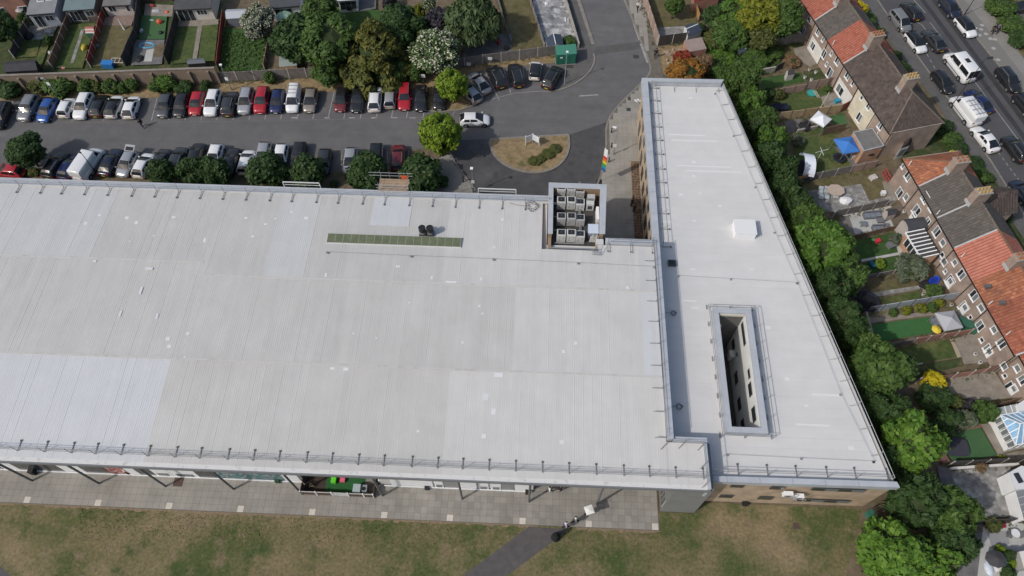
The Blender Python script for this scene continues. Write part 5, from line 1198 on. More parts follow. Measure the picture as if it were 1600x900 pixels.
def house(fr, s0, s1, roof, label, wall=None, hip0=None, hip1=None, gap=.0, depth=7.3, dd=0.0, party=True):
    t = thing('terraced_house', label, 'house', tuple(fr.p((s0+s1)/2, 3.6, 0)), 'terraced houses')
    q = B(); a, c = s0+.004, s1-.004; W0 = OV+dd
    q.prism([tuple(fr.p(a, W0, 0))[:2], tuple(fr.p(c, W0, 0))[:2], tuple(fr.p(c, depth+dd, 0))[:2], tuple(fr.p(a, depth+dd, 0))[:2]], 0, EZ+.1); q.build('wall', wall or brk, t)
    r0 = s0+(hip0 or 0); r1 = s1-(hip1 or 0); D2 = depth+dd+.42; ez0 = EZ-.0
    bl, br, tl, tr = fr.p(s0, dd, EZ), fr.p(s1, dd, EZ), fr.p(r0, RD_+dd+.1, RZ), fr.p(r1, RD_+dd+.1, RZ)
    bl2, br2 = fr.p(s0, D2, EZ), fr.p(s1, D2, EZ)
    q = B(); q.face(bl, br, tr, tl); q.face(br2, bl2, tl, tr); q.face(bl, bl2, br2, br)
    q.face(bl, tl, bl2); q.face(br, br2, tr); q.build('roof', M("roof deck", (.06, .05, .045), .9), t)
    tm_ = TILE[roof]; tiles(t, bl, br, tl, tr, tm_); tiles(t, br2, bl2, tr, tl, tm_)
    if hip0: tiles(t, bl2, bl, tl, tl, tm_)
    if hip1: tiles(t, br, br2, tr, tr, tm_)
    q = B(); n = max(1, round((tr-tl).length/.45))
    for k in range(n): q.bar(tl.lerp(tr, k/n)+Vector((0, 0, .05)), tl.lerp(tr, (k+.95)/n)+Vector((0, 0, .05)), .2, .09)
    for (h_, c0, c1) in ((hip0, bl, tl), (hip0, bl2, tl), (hip1, br, tr), (hip1, br2, tr)):
        if h_:
            for k in range(13): q.bar(c0.lerp(c1, k/13)+Vector((0, 0, .04)), c0.lerp(c1, (k+.94)/13)+Vector((0, 0, .04)), .16, .08)
    o = q.build('ridge_tile', ridge_m if roof not in ('dark', 'grey') else M("lichened ridge", (.16, .13, .105), .9, n=(4, .5)), t); o['kind'] = 'stuff'
    q = B(); q.bar(fr.p(s0+.01, dd-.06, EZ-.04), fr.p(s1-.01, dd-.06, EZ-.04), .12, .09); q.build('gutter', black, t)
    q = B(); q.tube(fr.p(s1-.12, W0-.07, 0), fr.p(s1-.12, W0-.07, EZ), .05, 6); q.build('downpipe', black, t)
    if party:
        q = B(); q.bar(fr.p(s1-.02, dd+.05, EZ+.09), fr.p(s1-.02, RD_+dd+.1, RZ+.07), .16, .07); q.build('verge_strip', lead, t)
    return t
A = Frame((1251, 0), (1387, 205), EZ); Bf = Frame((1410, 248), (1582, 549), EZ)
sA = [A.s_of(*p) for p in ((1273.6, 32.4), (1292.6, 63), (1318.2, 100.2), (1341, 134), (1366, 175), (1394, 209))]
fr = A
hA0 = house(A, sA[0]-5.2, sA[0], 'red', 'first red roofed house at the top of the upper terrace')
hAm = house(A, sA[0]-10.4, sA[0]-5.204, 'red', 'red roofed house cut off by the top photo edge')
hA1 = house(A, sA[0], sA[1], 'grey', 'dark roofed house between two red roofs in the upper terrace', party=False)
hA2 = house(A, sA[1], sA[2], 'red', 'second red roofed house of the upper terrace, with a chimney at its lower side')
hA3 = house(A, sA[2], sA[3], 'dark', 'brown roofed house with a white ground floor in the upper terrace', party=False)
hA4 = house(A, sA[3], sA[4], 'dark', 'brown roofed house with a cream wall in the upper terrace', wall=cream, party=False)
hA5 = house(A, sA[4], sA[5], 'dark', 'hipped brown roofed end house of the upper terrace', hip1=3.7, party=False)
for h_, lst in ((hAm, ((1242, 1, .9, 1.0, 2),)), (hA0, ((1246, 20, .9, 1.2, 2), (1257.7, 17, .5, .9, 1), (1265.7, 28.7, .9, 1.1, 2), (1249, 35.5, .5, .7, 1), (1255, 47, 1.1, 1.4, 2))), (hA1, ((1279, 49.5, .9, 1.1, 2), (1286.5, 61, .5, .8, 1), (1270.5, 72, 1.1, 1.2, 2))), (hA2, ((1300, 83, .5, .8, 1), (1309, 95, 1.0, 1.1, 2), (1288, 84, 1.0, 1.3, 2), (1292.5, 100, .5, .7, 1), (1297, 114, 1.2, 1.6, 2))), (hA3, ((1325, 117.8, 1.0, 1.1, 2), (1333, 130, .5, .8, 1), (1312.8, 140.5, 1.6, 1.4, 2))), (hA4, ((1347, 152.5, .5, .7, 1), (1357.7, 166, .8, 1.0, 2), (1343, 183, 1.0, 1.4, 2))), (hA5, ((1376, 196.6, .9, 1.0, 2),))):
    for w_ in lst: win(A, h_, *w_)
def cladding(fr, parent, s0, s1, z1, m, d=OV, nm='cladding'):
    q = B(); q.par(fr.p(s0, d-.03, 0), fr.u*(s1-s0), fr.v*.029, (0, 0, z1)); return q.build(nm, m, parent)
cladding(A, hA1, sA[0]+.4, sA[1]-.1, 2.3, whiteg); cladding(A, hA3, sA[2]+.1, sA[3]-.1, 2.3, whiteg)
chimney(A, hA2, sA[2]-.1, RD_-.5, 6.7, 2.2); chimney(A, hA0, sA[0]-.1, RD_-.5, 6.7, 2.0); chimney(A, hA4, sA[4]-1.0, RD_-.1, 6.7, 2.2, pm=pot_y)
q = B(); p = hit(1372, 206, A.p(0, OV, 0), A.v); q.tube(p, p+Vector((.2, -.6, -2.2)), .05, 6); q.build('waste_pipe', white, hA5)
# flat roofed rear extension of the end house
t = thing('extension', 'flat felt roofed brick extension behind the hipped end house', 'extension', (*at(1357, 215, 2.6), 0))
ex = [at(1333, 207, 2.6), at(1363, 201, 2.6), at(1381, 228, 2.6), at(1350, 236, 2.6)]
B().prism(ex, 0, 2.5).build('wall', brk_o, t); B().prism(ex, 2.502, 2.62).build('roof', M("grey felt", (.15, .148, .145), .9, n=(1, .25)), t)
p = [Vector((*e, 2.64)) for e in ex]; q = B()
for a, c in zip(p, p[1:]+p[:1]): q.bar(a, c, .12, .08)
q.build('parapet_trim', lead, t); q = B(); m_ = (p[2]+p[3])/2; q.bar(m_+Vector((-.5, -.08, -1.3)), m_+Vector((.5, .1, -1.3)), .08, .35); q.build('window', glass_d, t)
# porch between the two terraces
t = thing('porch', 'small pitched porch with a white glazed front between the two terraces', 'porch', (*at(1403, 232, 0), 0))
pr_ = [at(1395, 250, 0), at(1409, 245, 0), at(1419, 228, 0), at(1405, 232, 0)]
B().prism(pr_, 0, 2.2).build('wall', white, t); q = B(); c0, c1, c2, c3 = [Vector((*e, 2.2)) for e in pr_]; r0_, r1_ = (c0+c1)/2+Vector((0, 0, .9)), (c2+c3)/2+Vector((0, 0, .9))
q.face(c1, c2, r1_, r0_); q.face(c3, c0, r0_, r1_); q.face(c0, c1, r0_); q.face(c2, c3, r1_); q.build('roof', TILE['dark'], t)
q = B(); q.bar(c0.lerp(c1, .2)+Vector((-.02, -.05, -1.0)), c0.lerp(c1, .8)+Vector((-.02, -.05, -1.0)), .04, 1.3); q.build('window', glass_b, t)
# lower terrace
sB = [0.0]+[Bf.s_of(*p) for p in ((1433.3, 292), (1458.7, 342), (1486.7, 388.7), (1516, 441), (1541.5, 482.3), (1568.4, 528.8), (1586, 556))]
HB = [house(Bf, sB[0], sB[1], 'orange', 'hipped orange roofed end house of the lower terrace', hip0=3.6, party=True),
    house(Bf, sB[1], sB[2], 'grey', 'grey brown roofed house with a gabled front porch and yellow chimney pots'),
    house(Bf, sB[2], sB[3], 'grey', 'grey brown roofed house above the lean to conservatory'),
    house(Bf, sB[3], sB[4], 'salmon', 'salmon red roofed house with bold tile courses', party=False),
    house(Bf, sB[4], sB[5], 'orange', 'mottled orange roofed house below the salmon roof, behind the grey gazebo', party=False),
    house(Bf, sB[5], sB[6], 'rust', 'rusty roofed house with the brick garden fence, upper of two', party=False),
    house(Bf, sB[6], sB[7], 'rust', 'rusty roofed house beside the red slat fence, lower of two')]
HB.append(house(Bf, sB[7]+.01, sB[7]+5.0, 'rust', 'red roofed house stepped back above the brown patio', dd=.45, party=False))
HB.append(house(Bf, sB[7]+5.01, sB[7]+10.0, 'rust', 'red roofed house at the right edge above the conservatory', dd=.45, party=False))
HB.append(house(Bf, sB[7]+10.01, sB[7]+15.0, 'dark', 'house at the right edge behind the white extension', dd=.45, party=False))
HB.append(house(Bf, sB[7]+15.01, sB[7]+20.0, 'dark', 'house at the lower right edge behind the paved garden', dd=.45, party=False))
WB = (((1412, 259.3, .5, .8, 1), (1419.3, 274.7, 1.0, 1.2, 2), (1406, 301, 1.1, 1.4, 2), (1416.7, 308, .7, 1.0, 1)), ((1446.7, 309, 1.1, 1.4, 3), (1456, 325, .8, .9, 2), (1432.7, 329, 1.2, 1.5, 2), (1440.7, 342.7, .4, .6, 1), (1450.7, 345.3, .8, .9, 2)),
    ((1464.7, 362, 1.0, 1.4, 2), (1474, 379, .8, .9, 1), (1473, 398, .6, .7, 1), (1476, 408.7, .9, .9, 1)), ((1492.7, 410, .7, .8, 1), (1503, 428.7, 1.0, 1.3, 2), (1478, 424, .5, .6, 1), (1485.3, 439, 1.2, 1.5, 2)),
    ((1523, 461.6, 1.1, 1.3, 2), (1534, 481, .9, .8, 1), (1506.6, 481, 1.2, 1.6, 2), (1517, 495.8, .5, .6, 1)), ((1532, 508.6, 1.0, 1.3, 2), (1554, 515, .8, .8, 1), (1535, 531, .6, .6, 1), (1544, 545, .9, 1.3, 2)),
    ((1566, 536.5, 1.0, 1.3, 2), (1570, 572, .8, .9, 1)), ((1590.6, 575.5, .8, .8, 1), (1571, 587, .5, .6, 1), (1579, 606.5, 1.2, 1.5, 2), (1598.5, 593.5, .9, 1.2, 2)), (), (), ())
for h_, lst in zip(HB, WB):
    for w_ in lst: win(Bf, h_, *w_, d=OV+(.45 if h_ in HB[7:] else 0))
for h_, x, y in ((HB[1], 1426, 340), (HB[3], 1476, 449), (HB[4], 1500, 488), (HB[6], 1536, 557), (HB[7], 1572, 616)): door(Bf, h_, x, y, .9, 1.5, d=OV+(.45 if h_ is HB[7] else 0))
chimney(Bf, HB[0], sB[1]-.1, RD_-.3, 6.7, 2.0, nx=3); chimney(Bf, HB[1], sB[2]-.15, RD_-.1, 6.7, 2.1, pm=pot_y); chimney(Bf, HB[3], sB[4]-.1, RD_-.2, 6.7, 2.0); chimney(Bf, HB[6], sB[7]-.1, RD_-.2, 6.7, 1.8)
for h_, x, y, lab in ((HB[5], 1566, 473, 0), (HB[4], 1543, 447.5, 0)):
    z = 5.9; q = B(); c = at3(x, y, z); q.box(c.x, c.y, z-.2, .55, .4, .42, 0); q.build('roof_vent', M("lead vent", (.12, .11, .11), .7), h_)
for h_, s_ in ((HB[0], 1.2), (HB[1], sB[2]-.5), (HB[3], sB[3]+1.3), (HB[4], sB[5]-.4), (HB[5], sB[6]-.3), (hA2, sA[1]+1.1)):
    fr = A if h_ is hA2 else Bf; q = B(); q.tube(fr.p(s_, .2, EZ-.4), fr.p(s_, .2, EZ+.9), .055, 6); q.build('vent_pipe', upvc, h_)
# gabled front wing of the yellow pot house
t = HB[1]; sm = (sB[1]+sB[2])/2+1.2; q = B()
q.prism([tuple(Bf.p(sm-1.8, 7.302, 0))[:2], tuple(Bf.p(sm+1.8, 7.302, 0))[:2], tuple(Bf.p(sm+1.8, 9.6, 0))[:2], tuple(Bf.p(sm-1.8, 9.6, 0))[:2]], 0, 4.5); q.build('front_wing', brk, t)
tiles(t, Bf.p(sm+2, 9.9, 4.5), Bf.p(sm+2, 5.6, 4.5), Bf.p(sm, 9.9, 6.4), Bf.p(sm, 5.2, 6.4), TILE['dark']); tiles(t, Bf.p(sm-2, 5.6, 4.5), Bf.p(sm-2, 9.9, 4.5), Bf.p(sm, 5.2, 6.4), Bf.p(sm, 9.9, 6.4), TILE['dark'])
q = B(); q.face(Bf.p(sm-1.8, 9.6, 4.5), Bf.p(sm+1.8, 9.6, 4.5), Bf.p(sm, 9.6, 6.35)); q.build('gable', brk, t)

# ---------------------------------------------------------------- glazed lean-to, conservatories, white extension
def slab4(pts, z0, z1, th=.06):
    """sloping panel: first two points at z0, last two at z1"""
    p = [at3(*pts[0], z0), at3(*pts[1], z0), at3(*pts[2], z1), at3(*pts[3], z1)]; return p
t = thing('lean_to', 'brick lean to with dark glass roof panels and white glazing bars', 'conservatory', (*at(1442, 382, 0), 0))
p = slab4(((1414.7, 364), (1438.7, 403.3), (1467, 396.7), (1444.7, 358)), 2.2, 2.9)
q = B(); q.face(*p); q.face(*[v-Vector((0, 0, .06)) for v in p][::-1]); q.build('roof_glass', M("dark roof glass", (.055, .052, .05), .25, .4, n=(1, .2)), t)
for k in range(8):
    f = k/7; a, c = p[0].lerp(p[1], f), p[3].lerp(p[2], f); B().bar(a+Vector((0, 0, .04)), c+Vector((0, 0, .04)), .11, .09).build('glazing_bar', upvc, t)
B().bar(p[0], p[1], .14, .12).build('eaves_beam', upvc, t)
q = B(); base = [Vector((v.x, v.y, 0)) for v in p]; q.prism([tuple(v)[:2] for v in base], 0, .9); q.build('dwarf_wall', brk_o, t)
for k in range(5):
    a, c = p[0].lerp(p[1], k/5+.02), p[0].lerp(p[1], (k+1)/5-.02); q = B(); q.face(Vector((a.x, a.y, .9)), Vector((c.x, c.y, .9)), Vector((c.x, c.y, 2.15)), Vector((a.x, a.y, 2.15)))
    q.build('side_glass' if k else 'brick_pier', glass_d if k else brk_o, t); B().tube((c.x, c.y, .9), (c.x, c.y, 2.15), .06, 5).build('mullion', upvc, t)
q = B(); q.face(Vector((*base[1].xy, .9)), Vector((*base[2].xy, .9)), p[2], p[1]); q.build('end_wall', brk_o, t)
t = thing('dark_shed', 'shed with a dark curved felt roof and pale gable beside the lean to', 'shed', (*at(1428, 352, 0), 0))
c = at3(1430, 351, 2.0); d = Bf.v; u = Bf.u; q = B()
for k in range(7):
    a0, a1 = math.pi*k/7, math.pi*(k+1)/7; w = .9
    f = lambda a: c+u*(-w*math.cos(a))+Vector((0, 0, .55*math.sin(a)))
    q.face(f(a0)-d*1.4, f(a1)-d*1.4, f(a1)+d*1.4, f(a0)+d*1.4)
q.build('roof', M("dark felt", (.055, .058, .068), .8, n=(2, .2)), t); q = B(); q.par(c-u*.85-d*1.35-Vector((0, 0, 2.0)), u*1.7, d*2.7, (0, 0, 2.0)); q.build('wall', M("pale shed boards", (.42, .38, .35), .8), t)
t = thing('conservatory', 'white conservatory with blue glass hipped roof at the right edge', 'conservatory', (*at(1590, 678, 0), 0))
zc_ = 2.2; pts = [(1562.5, 649), (1586.5, 695.5), (1640, 686), (1612, 641)]; p = [at3(x, y, zc_) for x, y in pts]
r0_, r1_ = at3(1593.5, 662, 3.1), at3(1625, 656, 3.1)
bg_ = M("blue conservatory glass", (.20, .36, .52), .12, .6, n=(1.2, .35)); q = B(); q.face(p[0], p[1], r0_); q.face(p[1], p[2], r1_, r0_); q.face(p[3], p[0], r0_, r1_); q.build('roof_glass', bg_, t)
def gb_(a, c, w=.10): B().bar(a+Vector((0, 0, .05)), c+Vector((0, 0, .05)), w, .07).build('glazing_bar', upvc, t)
for a, c in ((p[0], r0_), (p[1], r0_), (r0_, r1_), (p[0], p[1]), (p[1], p[2]), (p[3], p[0])): gb_(a, c)
for k in range(1, 5): gb_(p[0].lerp(p[1], k/5), (p[0].lerp(r0_, k/2.5) if k < 2.5 else p[1].lerp(r0_, (5-k)/2.5)), .07)
for k in range(1, 5): gb_(p[3].lerp(p[0], 1-k/5), r1_.lerp(r0_, 1-k/5), .07); gb_(p[1].lerp(p[2], k/5), r0_.lerp(r1_, k/5), .07)
q = B(); q.prism([tuple(v)[:2] for v in p], 0, 1.0); q.build('dwarf_wall', white, t)
for e0, e1 in ((p[0], p[1]), (p[1], p[2])):
    for k in range(5):
        a, c = e0.lerp(e1, k/5+.03), e0.lerp(e1, (k+1)/5-.03); q = B(); q.face(Vector((a.x, a.y, 1.05)), Vector((c.x, c.y, 1.05)), Vector((c.x, c.y, 2.1)), Vector((a.x, a.y, 2.1))); q.build('pane', glass_b, t)
        B().tube((a.x, a.y, 1.0), (a.x, a.y, 2.15), .07, 5).build('mullion', upvc, t)
t = thing('canopy', 'clear curved canopy with white ribs above the conservatory', 'canopy', (*at(1580, 640, 0), 0))
p = [at3(1560, 637, 2.2), at3(1563, 649, 2.2), at3(1592, 642, 2.3), at3(1588, 631, 2.3)]; q = B(); q.face(*p); q.build('sheet', M("clear sheet", (.30, .32, .31), .2), t)
for k in range(4): a, c = p[0].lerp(p[3], k/3), p[1].lerp(p[2], k/3); B().bar(a+Vector((0, 0, .03)), c+Vector((0, 0, .03)), .07).build('rib', upvc, t)
for v in p[:2]: B().tube((v.x, v.y, 0), v, .05, 5).build('post', upvc, t)
def block(name, label, cat, pts, h, wm, rm, rt=.12, ov=0.0):
    t = thing(name, label, cat, (*at(*pts[0], 0), 0)); pl_ = [at(*e, h) for e in pts]
    B().prism(pl_, 0, h-.001).build('wall', wm, t); B().prism(pl_, h, h+rt).build('roof', rm, t); return t, pl_
t, _ = block('white_extension', 'white flat roofed extension directly above the conservatory', 'extension', [(1589, 632), (1600, 625), (1650, 660), (1630, 668), (1612, 641), (1592, 643)], 2.6, white, M("white flat roof", (.62, .63, .65), .6))
t, _ = block('white_extension', 'white extension beside the grey paved garden', 'extension', [(1577, 738), (1595, 728), (1640, 740), (1640, 762), (1586, 765)], 2.4, white, M("white flat roof2", (.58, .59, .60), .6))
x, y = at(1591, 747, 2.54); B().box(x, y, 2.53, .5, 1.0, .1, rad(15)).build('rooflight', glass_d, t)
t = thing('lean_to', 'grey glazed lean to below the white extension', 'conservatory', (*at(1595, 785, 0), 0))
p = [at3(1587, 767, 2.1), at3(1600, 812, 2.1), at3(1640, 800, 2.5), at3(1625, 757, 2.5)]; q = B(); q.face(*p); q.build('roof_glass', M("grey glass", (.17, .18, .19), .2), t)
for k in range(5): a, c = p[0].lerp(p[1], k/4), p[3].lerp(p[2], k/4); B().bar(a+Vector((0, 0, .03)), c+Vector((0, 0, .03)), .10).build('glazing_bar', M("grey bar", (.30, .31, .32), .5), t)
B().prism([tuple(v)[:2] for v in p], 0, 2.0).build('wall', white, t)

# ================================================================ GARDENS ON THE RIGHT: GROUND
_gz = [0.0]
def gar(name, pts, m):
    _gz[0] += .004; return struct(name, B().sheet(P(*pts), _gz[0]), m)
gar('garden_ground', [(1060, -30), (1250, -30), (1320, 165), (1395, 210), (1410, 300), (1500, 500), (1560, 620), (1600, 700), (1700, 905), (1320, 905), (1345, 800), (1404, 757), (1128, 125), (1040, 130), (1000, -30)], dirt)
gar('garden_ground', [(1394, 212), (1470, 200), (1500, 225), (1560, 290), (1600, 350), (1700, 450), (1700, 700), (1590, 640), (1430, 320)], lawn_dark)
for nm, pts, m in (
    ('garden_lawn', [(1195, 78), (1250, 66), (1258, 74), (1225, 88), (1190, 98)], lawn_dark), ('garden_lawn', [(1215, 75), (1238, 72), (1252, 92), (1222, 105)], brown_lawn), ('patio', [(1240, 76), (1262, 70), (1281, 95), (1266, 105), (1245, 92)], patio),
    ('garden_lawn', [(1186, 122), (1250, 113), (1258, 128), (1190, 142)], lawn_g), ('garden_ground', [(1255, 112), (1290, 104), (1297, 128), (1262, 136)], lawn_dark),
    ('garden_lawn', [(1205, 150), (1290, 138), (1300, 150), (1285, 165), (1225, 178)], lawn), ('patio', [(1282, 152), (1305, 144), (1322, 165), (1290, 172)], patio), ('garden_ground', [(1195, 156), (1215, 152), (1225, 178), (1205, 182)], lawn_dark),
    ('turf', [(1292, 184), (1318, 176), (1326, 196), (1312, 203)], turf), ('garden_lawn', [(1238, 206), (1290, 192), (1312, 204), (1245, 216)], lawn), ('garden_ground', [(1225, 190), (1290, 180), (1262, 200), (1232, 208)], patio_d),
    ('garden_lawn', [(1240, 218), (1300, 208), (1340, 250), (1325, 266), (1240, 280)], lawn), ('patio', [(1300, 228), (1345, 240), (1362, 256), (1335, 262)], patio_d),
    ('garden_lawn', [(1250, 290), (1365, 262), (1385, 300), (1360, 315), (1255, 305)], brown_lawn), ('patio', [(1255, 300), (1345, 288), (1360, 318), (1305, 332), (1262, 328)], patio_w), ('patio', [(1378, 285), (1395, 280), (1408, 308), (1390, 322)], patio), ('garden_path', [(1355, 315), (1395, 306), (1400, 315), (1310, 338)], patio_w), ('patio', [(1252, 298), (1275, 300), (1282, 326), (1258, 322)], patio_d),
    ('deck', [(1312, 338), (1392, 322), (1400, 356), (1318, 372)], patio_l), ('deck', [(1308, 340), (1326, 337), (1335, 366), (1318, 372)], M("grey decking", (.17, .155, .14), .85, n=(2, .2))), ('deck', [(1384, 328), (1408, 318), (1422, 342), (1396, 354)], decking),
    ('garden_lawn', [(1330, 378), (1395, 364), (1412, 396), (1348, 410)], lawn_g), ('garden_lawn', [(1348, 412), (1410, 398), (1418, 412), (1395, 424), (1350, 432)], lawn_g), ('garden_path', [(1345, 406), (1408, 394), (1409, 398), (1346, 410)], patio_l), ('patio', [(1398, 378), (1408, 374), (1414, 398), (1404, 400)], patio_l),
    ('garden_lawn', [(1350, 446), (1425, 432), (1438, 446), (1362, 458)], brown_lawn), ('garden_path', [(1356, 459), (1440, 446), (1441, 452), (1360, 466)], patio_w), ('garden_lawn', [(1366, 468), (1437, 455), (1440, 468), (1385, 478)], lawn), ('patio', [(1440, 440), (1455, 440), (1475, 475), (1452, 478)], lawn), ('patio', [(1438, 442), (1452, 444), (1455, 460), (1442, 462)], patio),
    ('garden_ground', [(1352, 484), (1480, 466), (1490, 478), (1356, 500)], M("border soil", (.17, .14, .10), .95, n=(2, .35))), ('garden_path', [(1356, 498), (1465, 486), (1466, 492), (1358, 506)], patio), ('turf', [(1360, 508), (1452, 496), (1461, 520), (1372, 535)], M("vivid turf", (.04, .125, .038), .95, n=(2, .15))), ('patio', [(1452, 496), (1500, 484), (1512, 512), (1462, 521)], patio_d),
    ('garden_lawn', [(1395, 546), (1480, 532), (1497, 558), (1400, 574)], lawn), ('garden_lawn', [(1400, 576), (1500, 560), (1505, 572), (1420, 592)], lawn_dark), ('garden_path', [(1483, 531), (1488, 530), (1502, 558), (1495, 560)], M("sleeper edging", (.33, .28, .21), .9)), ('patio', [(1490, 530), (1530, 518), (1552, 566), (1505, 570)], patio), 
    ('patio', [(1475, 594), (1552, 580), (1580, 622), (1520, 630), (1480, 616)], patio), ('garden_ground', [(1478, 592), (1514, 586), (1518, 608), (1485, 612)], M("gravel", (.22, .20, .165), .95, n=(5, .3))),
    ('turf', [(1480, 672), (1530, 668), (1557, 713), (1490, 722), (1480, 715)], turf), ('patio', [(1530, 662), (1545, 664), (1580, 705), (1558, 712)], patio), ('garden_ground', [(1505, 655), (1530, 660), (1534, 668), (1500, 674)], M("brick red paving", (.20, .10, .075), .9, n=(2, .25))),
    ('patio', [(1483, 737), (1576, 728), (1598, 806), (1512, 812)], patio_w), ('patio', [(1462, 728), (1482, 732), (1510, 810), (1480, 800)], patio_d), ('garden_path', [(1555, 712), (1600, 704), (1660, 700), (1660, 716), (1570, 724)], patio),
    ('patio', [(1490, 822), (1660, 815), (1660, 910), (1500, 910)], patio_l), ('deck', [(1540, 832), (1572, 830), (1576, 850), (1552, 866)], M("grey deck boards", (.26, .26, .27), .8, n=(1, .15))), ('patio', [(1490, 816), (1535, 818), (1525, 905), (1490, 905)], patio_d)):
    gar(nm, pts, m)
# ---------------------------------------------------------------- fences and garden walls
fence_m = dict(grey=M("weathered fence", (.17, .155, .145), .9, n=(1.6, .3), orand=.12), dark=M("dark fence", (.055, .05, .048), .9, n=(1.6, .3), orand=.1), tan=M("tan fence", (.33, .25, .15), .85, n=(1.6, .2), orand=.12), red=M("red stained fence", (.20, .045, .035), .8, n=(1.6, .2), orand=.1), brickred=M("faded red fence", (.26, .14, .11), .85, n=(1.6, .25), orand=.1), brown=M("brown fence", (.15, .10, .07), .9, n=(1.6, .3), orand=.12), blue=M("pale blue fence", (.30, .33, .36), .8, n=(1.6, .15), orand=.06), orange=M("new orange fence", (.36, .20, .08), .85, n=(1.6, .2)), pink=M("pinkish fence", (.30, .215, .18), .88, n=(1.6, .2), orand=.08), wallw=M("white garden wall", (.60, .59, .57), .8, n=(1, .15)), conc=M("concrete block wall", (.30, .28, .25), .9, n=(1, .2)))
pcon = M("concrete post", (.42, .40, .37), .9, n=(3, .2)); pdk = M("timber post", (.12, .10, .085), .9)
FENCE_RUNS = []
def fence(label, pts, h, col, post=None, step=1.85, cap=True, slat=False, group='garden fences', z=0.0, name='garden_fence', solid=False):
    V3 = [at3(*p, z) for p in pts]; FENCE_RUNS.append(V3); t = thing(name, label, 'fence' if not solid else 'wall', tuple(V3[0]), group); m = fence_m[col]
    for a, c in zip(V3, V3[1:]):
        n = max(1, round((c-a).length/step)); d = (c-a)/n; u = d.normalized(); w = Vector((-u.y, u.x, 0))
        for i in range(n):
            p = a+d*i; L_ = d.length-.1; q = B(); hh = h+R.uniform(-.04, .04); o = p+u*.05
            if solid: q.par(p-w*.08, d*.998, w*.16, (0, 0, hh)); q.par(p-w*.12+Vector((0, 0, hh)), d*.996, w*.24, (0, 0, .06))
            elif slat:
                k = int(hh/.16)
                for j in range(k): q.par(o+Vector((0, 0, .06+j*.16))-w*.012, u*L_, w*.024, (0, 0, .12))
            else:
                k = max(3, int(L_/.15))
                for j in range(k): q.par(o+u*(L_*j/k)-w*(.015 if j % 2 else .032), u*(L_/k-.008), w*.03, (0, 0, hh-(.0 if cap else R.uniform(0, .08))))
                if cap: q.par(o-w*.045+Vector((0, 0, hh)), u*L_, w*.09, (0, 0, .03))
            q.build('wall_bay' if solid else 'panel', m, t)
            if not solid: B().box(p.x, p.y, p.z, .1, .1, hh+.12, math.atan2(u.y, u.x)).build('post', post or pdk, t)
        if not solid: B().box(c.x, c.y, c.z, .1, .1, h+.12, math.atan2(u.y, u.x)).build('post', post or pdk, t)
    return t
fence('weathered grey fence under the yellow tinted trees by the first terrace garden', [(1195, 76), (1236, 67), (1258, 66)], 1.6, 'grey')
fence('long grey block wall behind the bramble bushes', [(1180, 118), (1209, 113)], 1.0, 'conc', solid=True, name='garden_wall')
fence('short green painted fence panel at the end of the grey block wall', [(1211, 112), (1222, 107)], 1.2, 'dark')
fence('brick red and grey fence above the tan fence garden', [(1205, 150), (1256, 142)], 1.2, 'pink'); fence('grey and rusty fence meeting the terrace above the tan fence garden', [(1257, 141), (1292, 134), (1303, 130)], 1.5, 'pink')
fence('tan board fence behind the white gazebo', [(1214, 188), (1311, 176)], 1.5, 'tan'); fence('dark red end panel of the tan board fence', [(1312, 176), (1325, 169)], 1.6, 'red')
fence('dark fence between the white and the blue gazebo', [(1284, 212), (1316, 205)], 1.5, 'brown'); fence('low grey wall along the white gazebo garden', [(1244, 208), (1276, 201)], .6, 'conc', solid=True, name='garden_wall')
fence('two new orange panels at the tree end of the grey post fence', [(1240, 288), (1256, 284)], 1.4, 'orange'); fence('grey panel fence with pale posts above the stony yard', [(1256, 284), (1327, 270)], 1.4, 'grey', pcon, 1.9); fence('worn brown fence reaching the porch', [(1328, 270), (1366, 262)], 1.4, 'pink')
fence('grey fence with slanting pale posts below the stony yard', [(1300, 340), (1383, 322)], 1.4, 'grey', pcon); fence('dark boards retaining the pale patio', [(1325, 376), (1402, 358)], 1.0, 'brown')
fence('low grey boards between the shady garden and the parched garden', [(1346, 437), (1394, 428)], .9, 'grey', pcon); fence('pale blue grey painted fence behind the shrub border', [(1351, 490), (1490, 467)], 1.5, 'blue')
fence('low grey fence at the shaded end of the bright turf', [(1386, 543), (1424, 536)], 1.1, 'grey'); fence('faded red fence below the bright turf', [(1425, 536), (1512, 522), (1522, 518)], 1.2, 'brickred', pcon)
fence('red slatted fence behind the brilliant yellow bush', [(1429, 600), (1512, 588), (1556, 578)], 1.6, 'brickred', pcon, 2.2, slat=True)
fence('dark fence with white posts above the white garden wall', [(1480, 728), (1590, 722), (1640, 716)], 1.5, 'dark', pcon); fence('low white wall at the top of the grey paved garden', [(1481, 734), (1588, 727)], .5, 'wallw', solid=True, name='garden_wall')
fence('dark fence below the grey paved garden', [(1545, 817), (1640, 812)], 1.3, 'dark'); fence('dark fence in the shade under the feathery tree', [(1500, 822), (1540, 816)], 1.0, 'dark')
fence('dark fence above the conservatory', [(1555, 636), (1590, 628)], 1.4, 'brown')
fence('low brick wall at the tree end of the bright turf', [(1349, 490), (1362, 535)], .7, 'conc', solid=True, name='garden_wall'); fence('edge wall of the parched garden by the purple plant', [(1436, 438), (1452, 472)], .4, 'conc', solid=True, name='garden_wall')
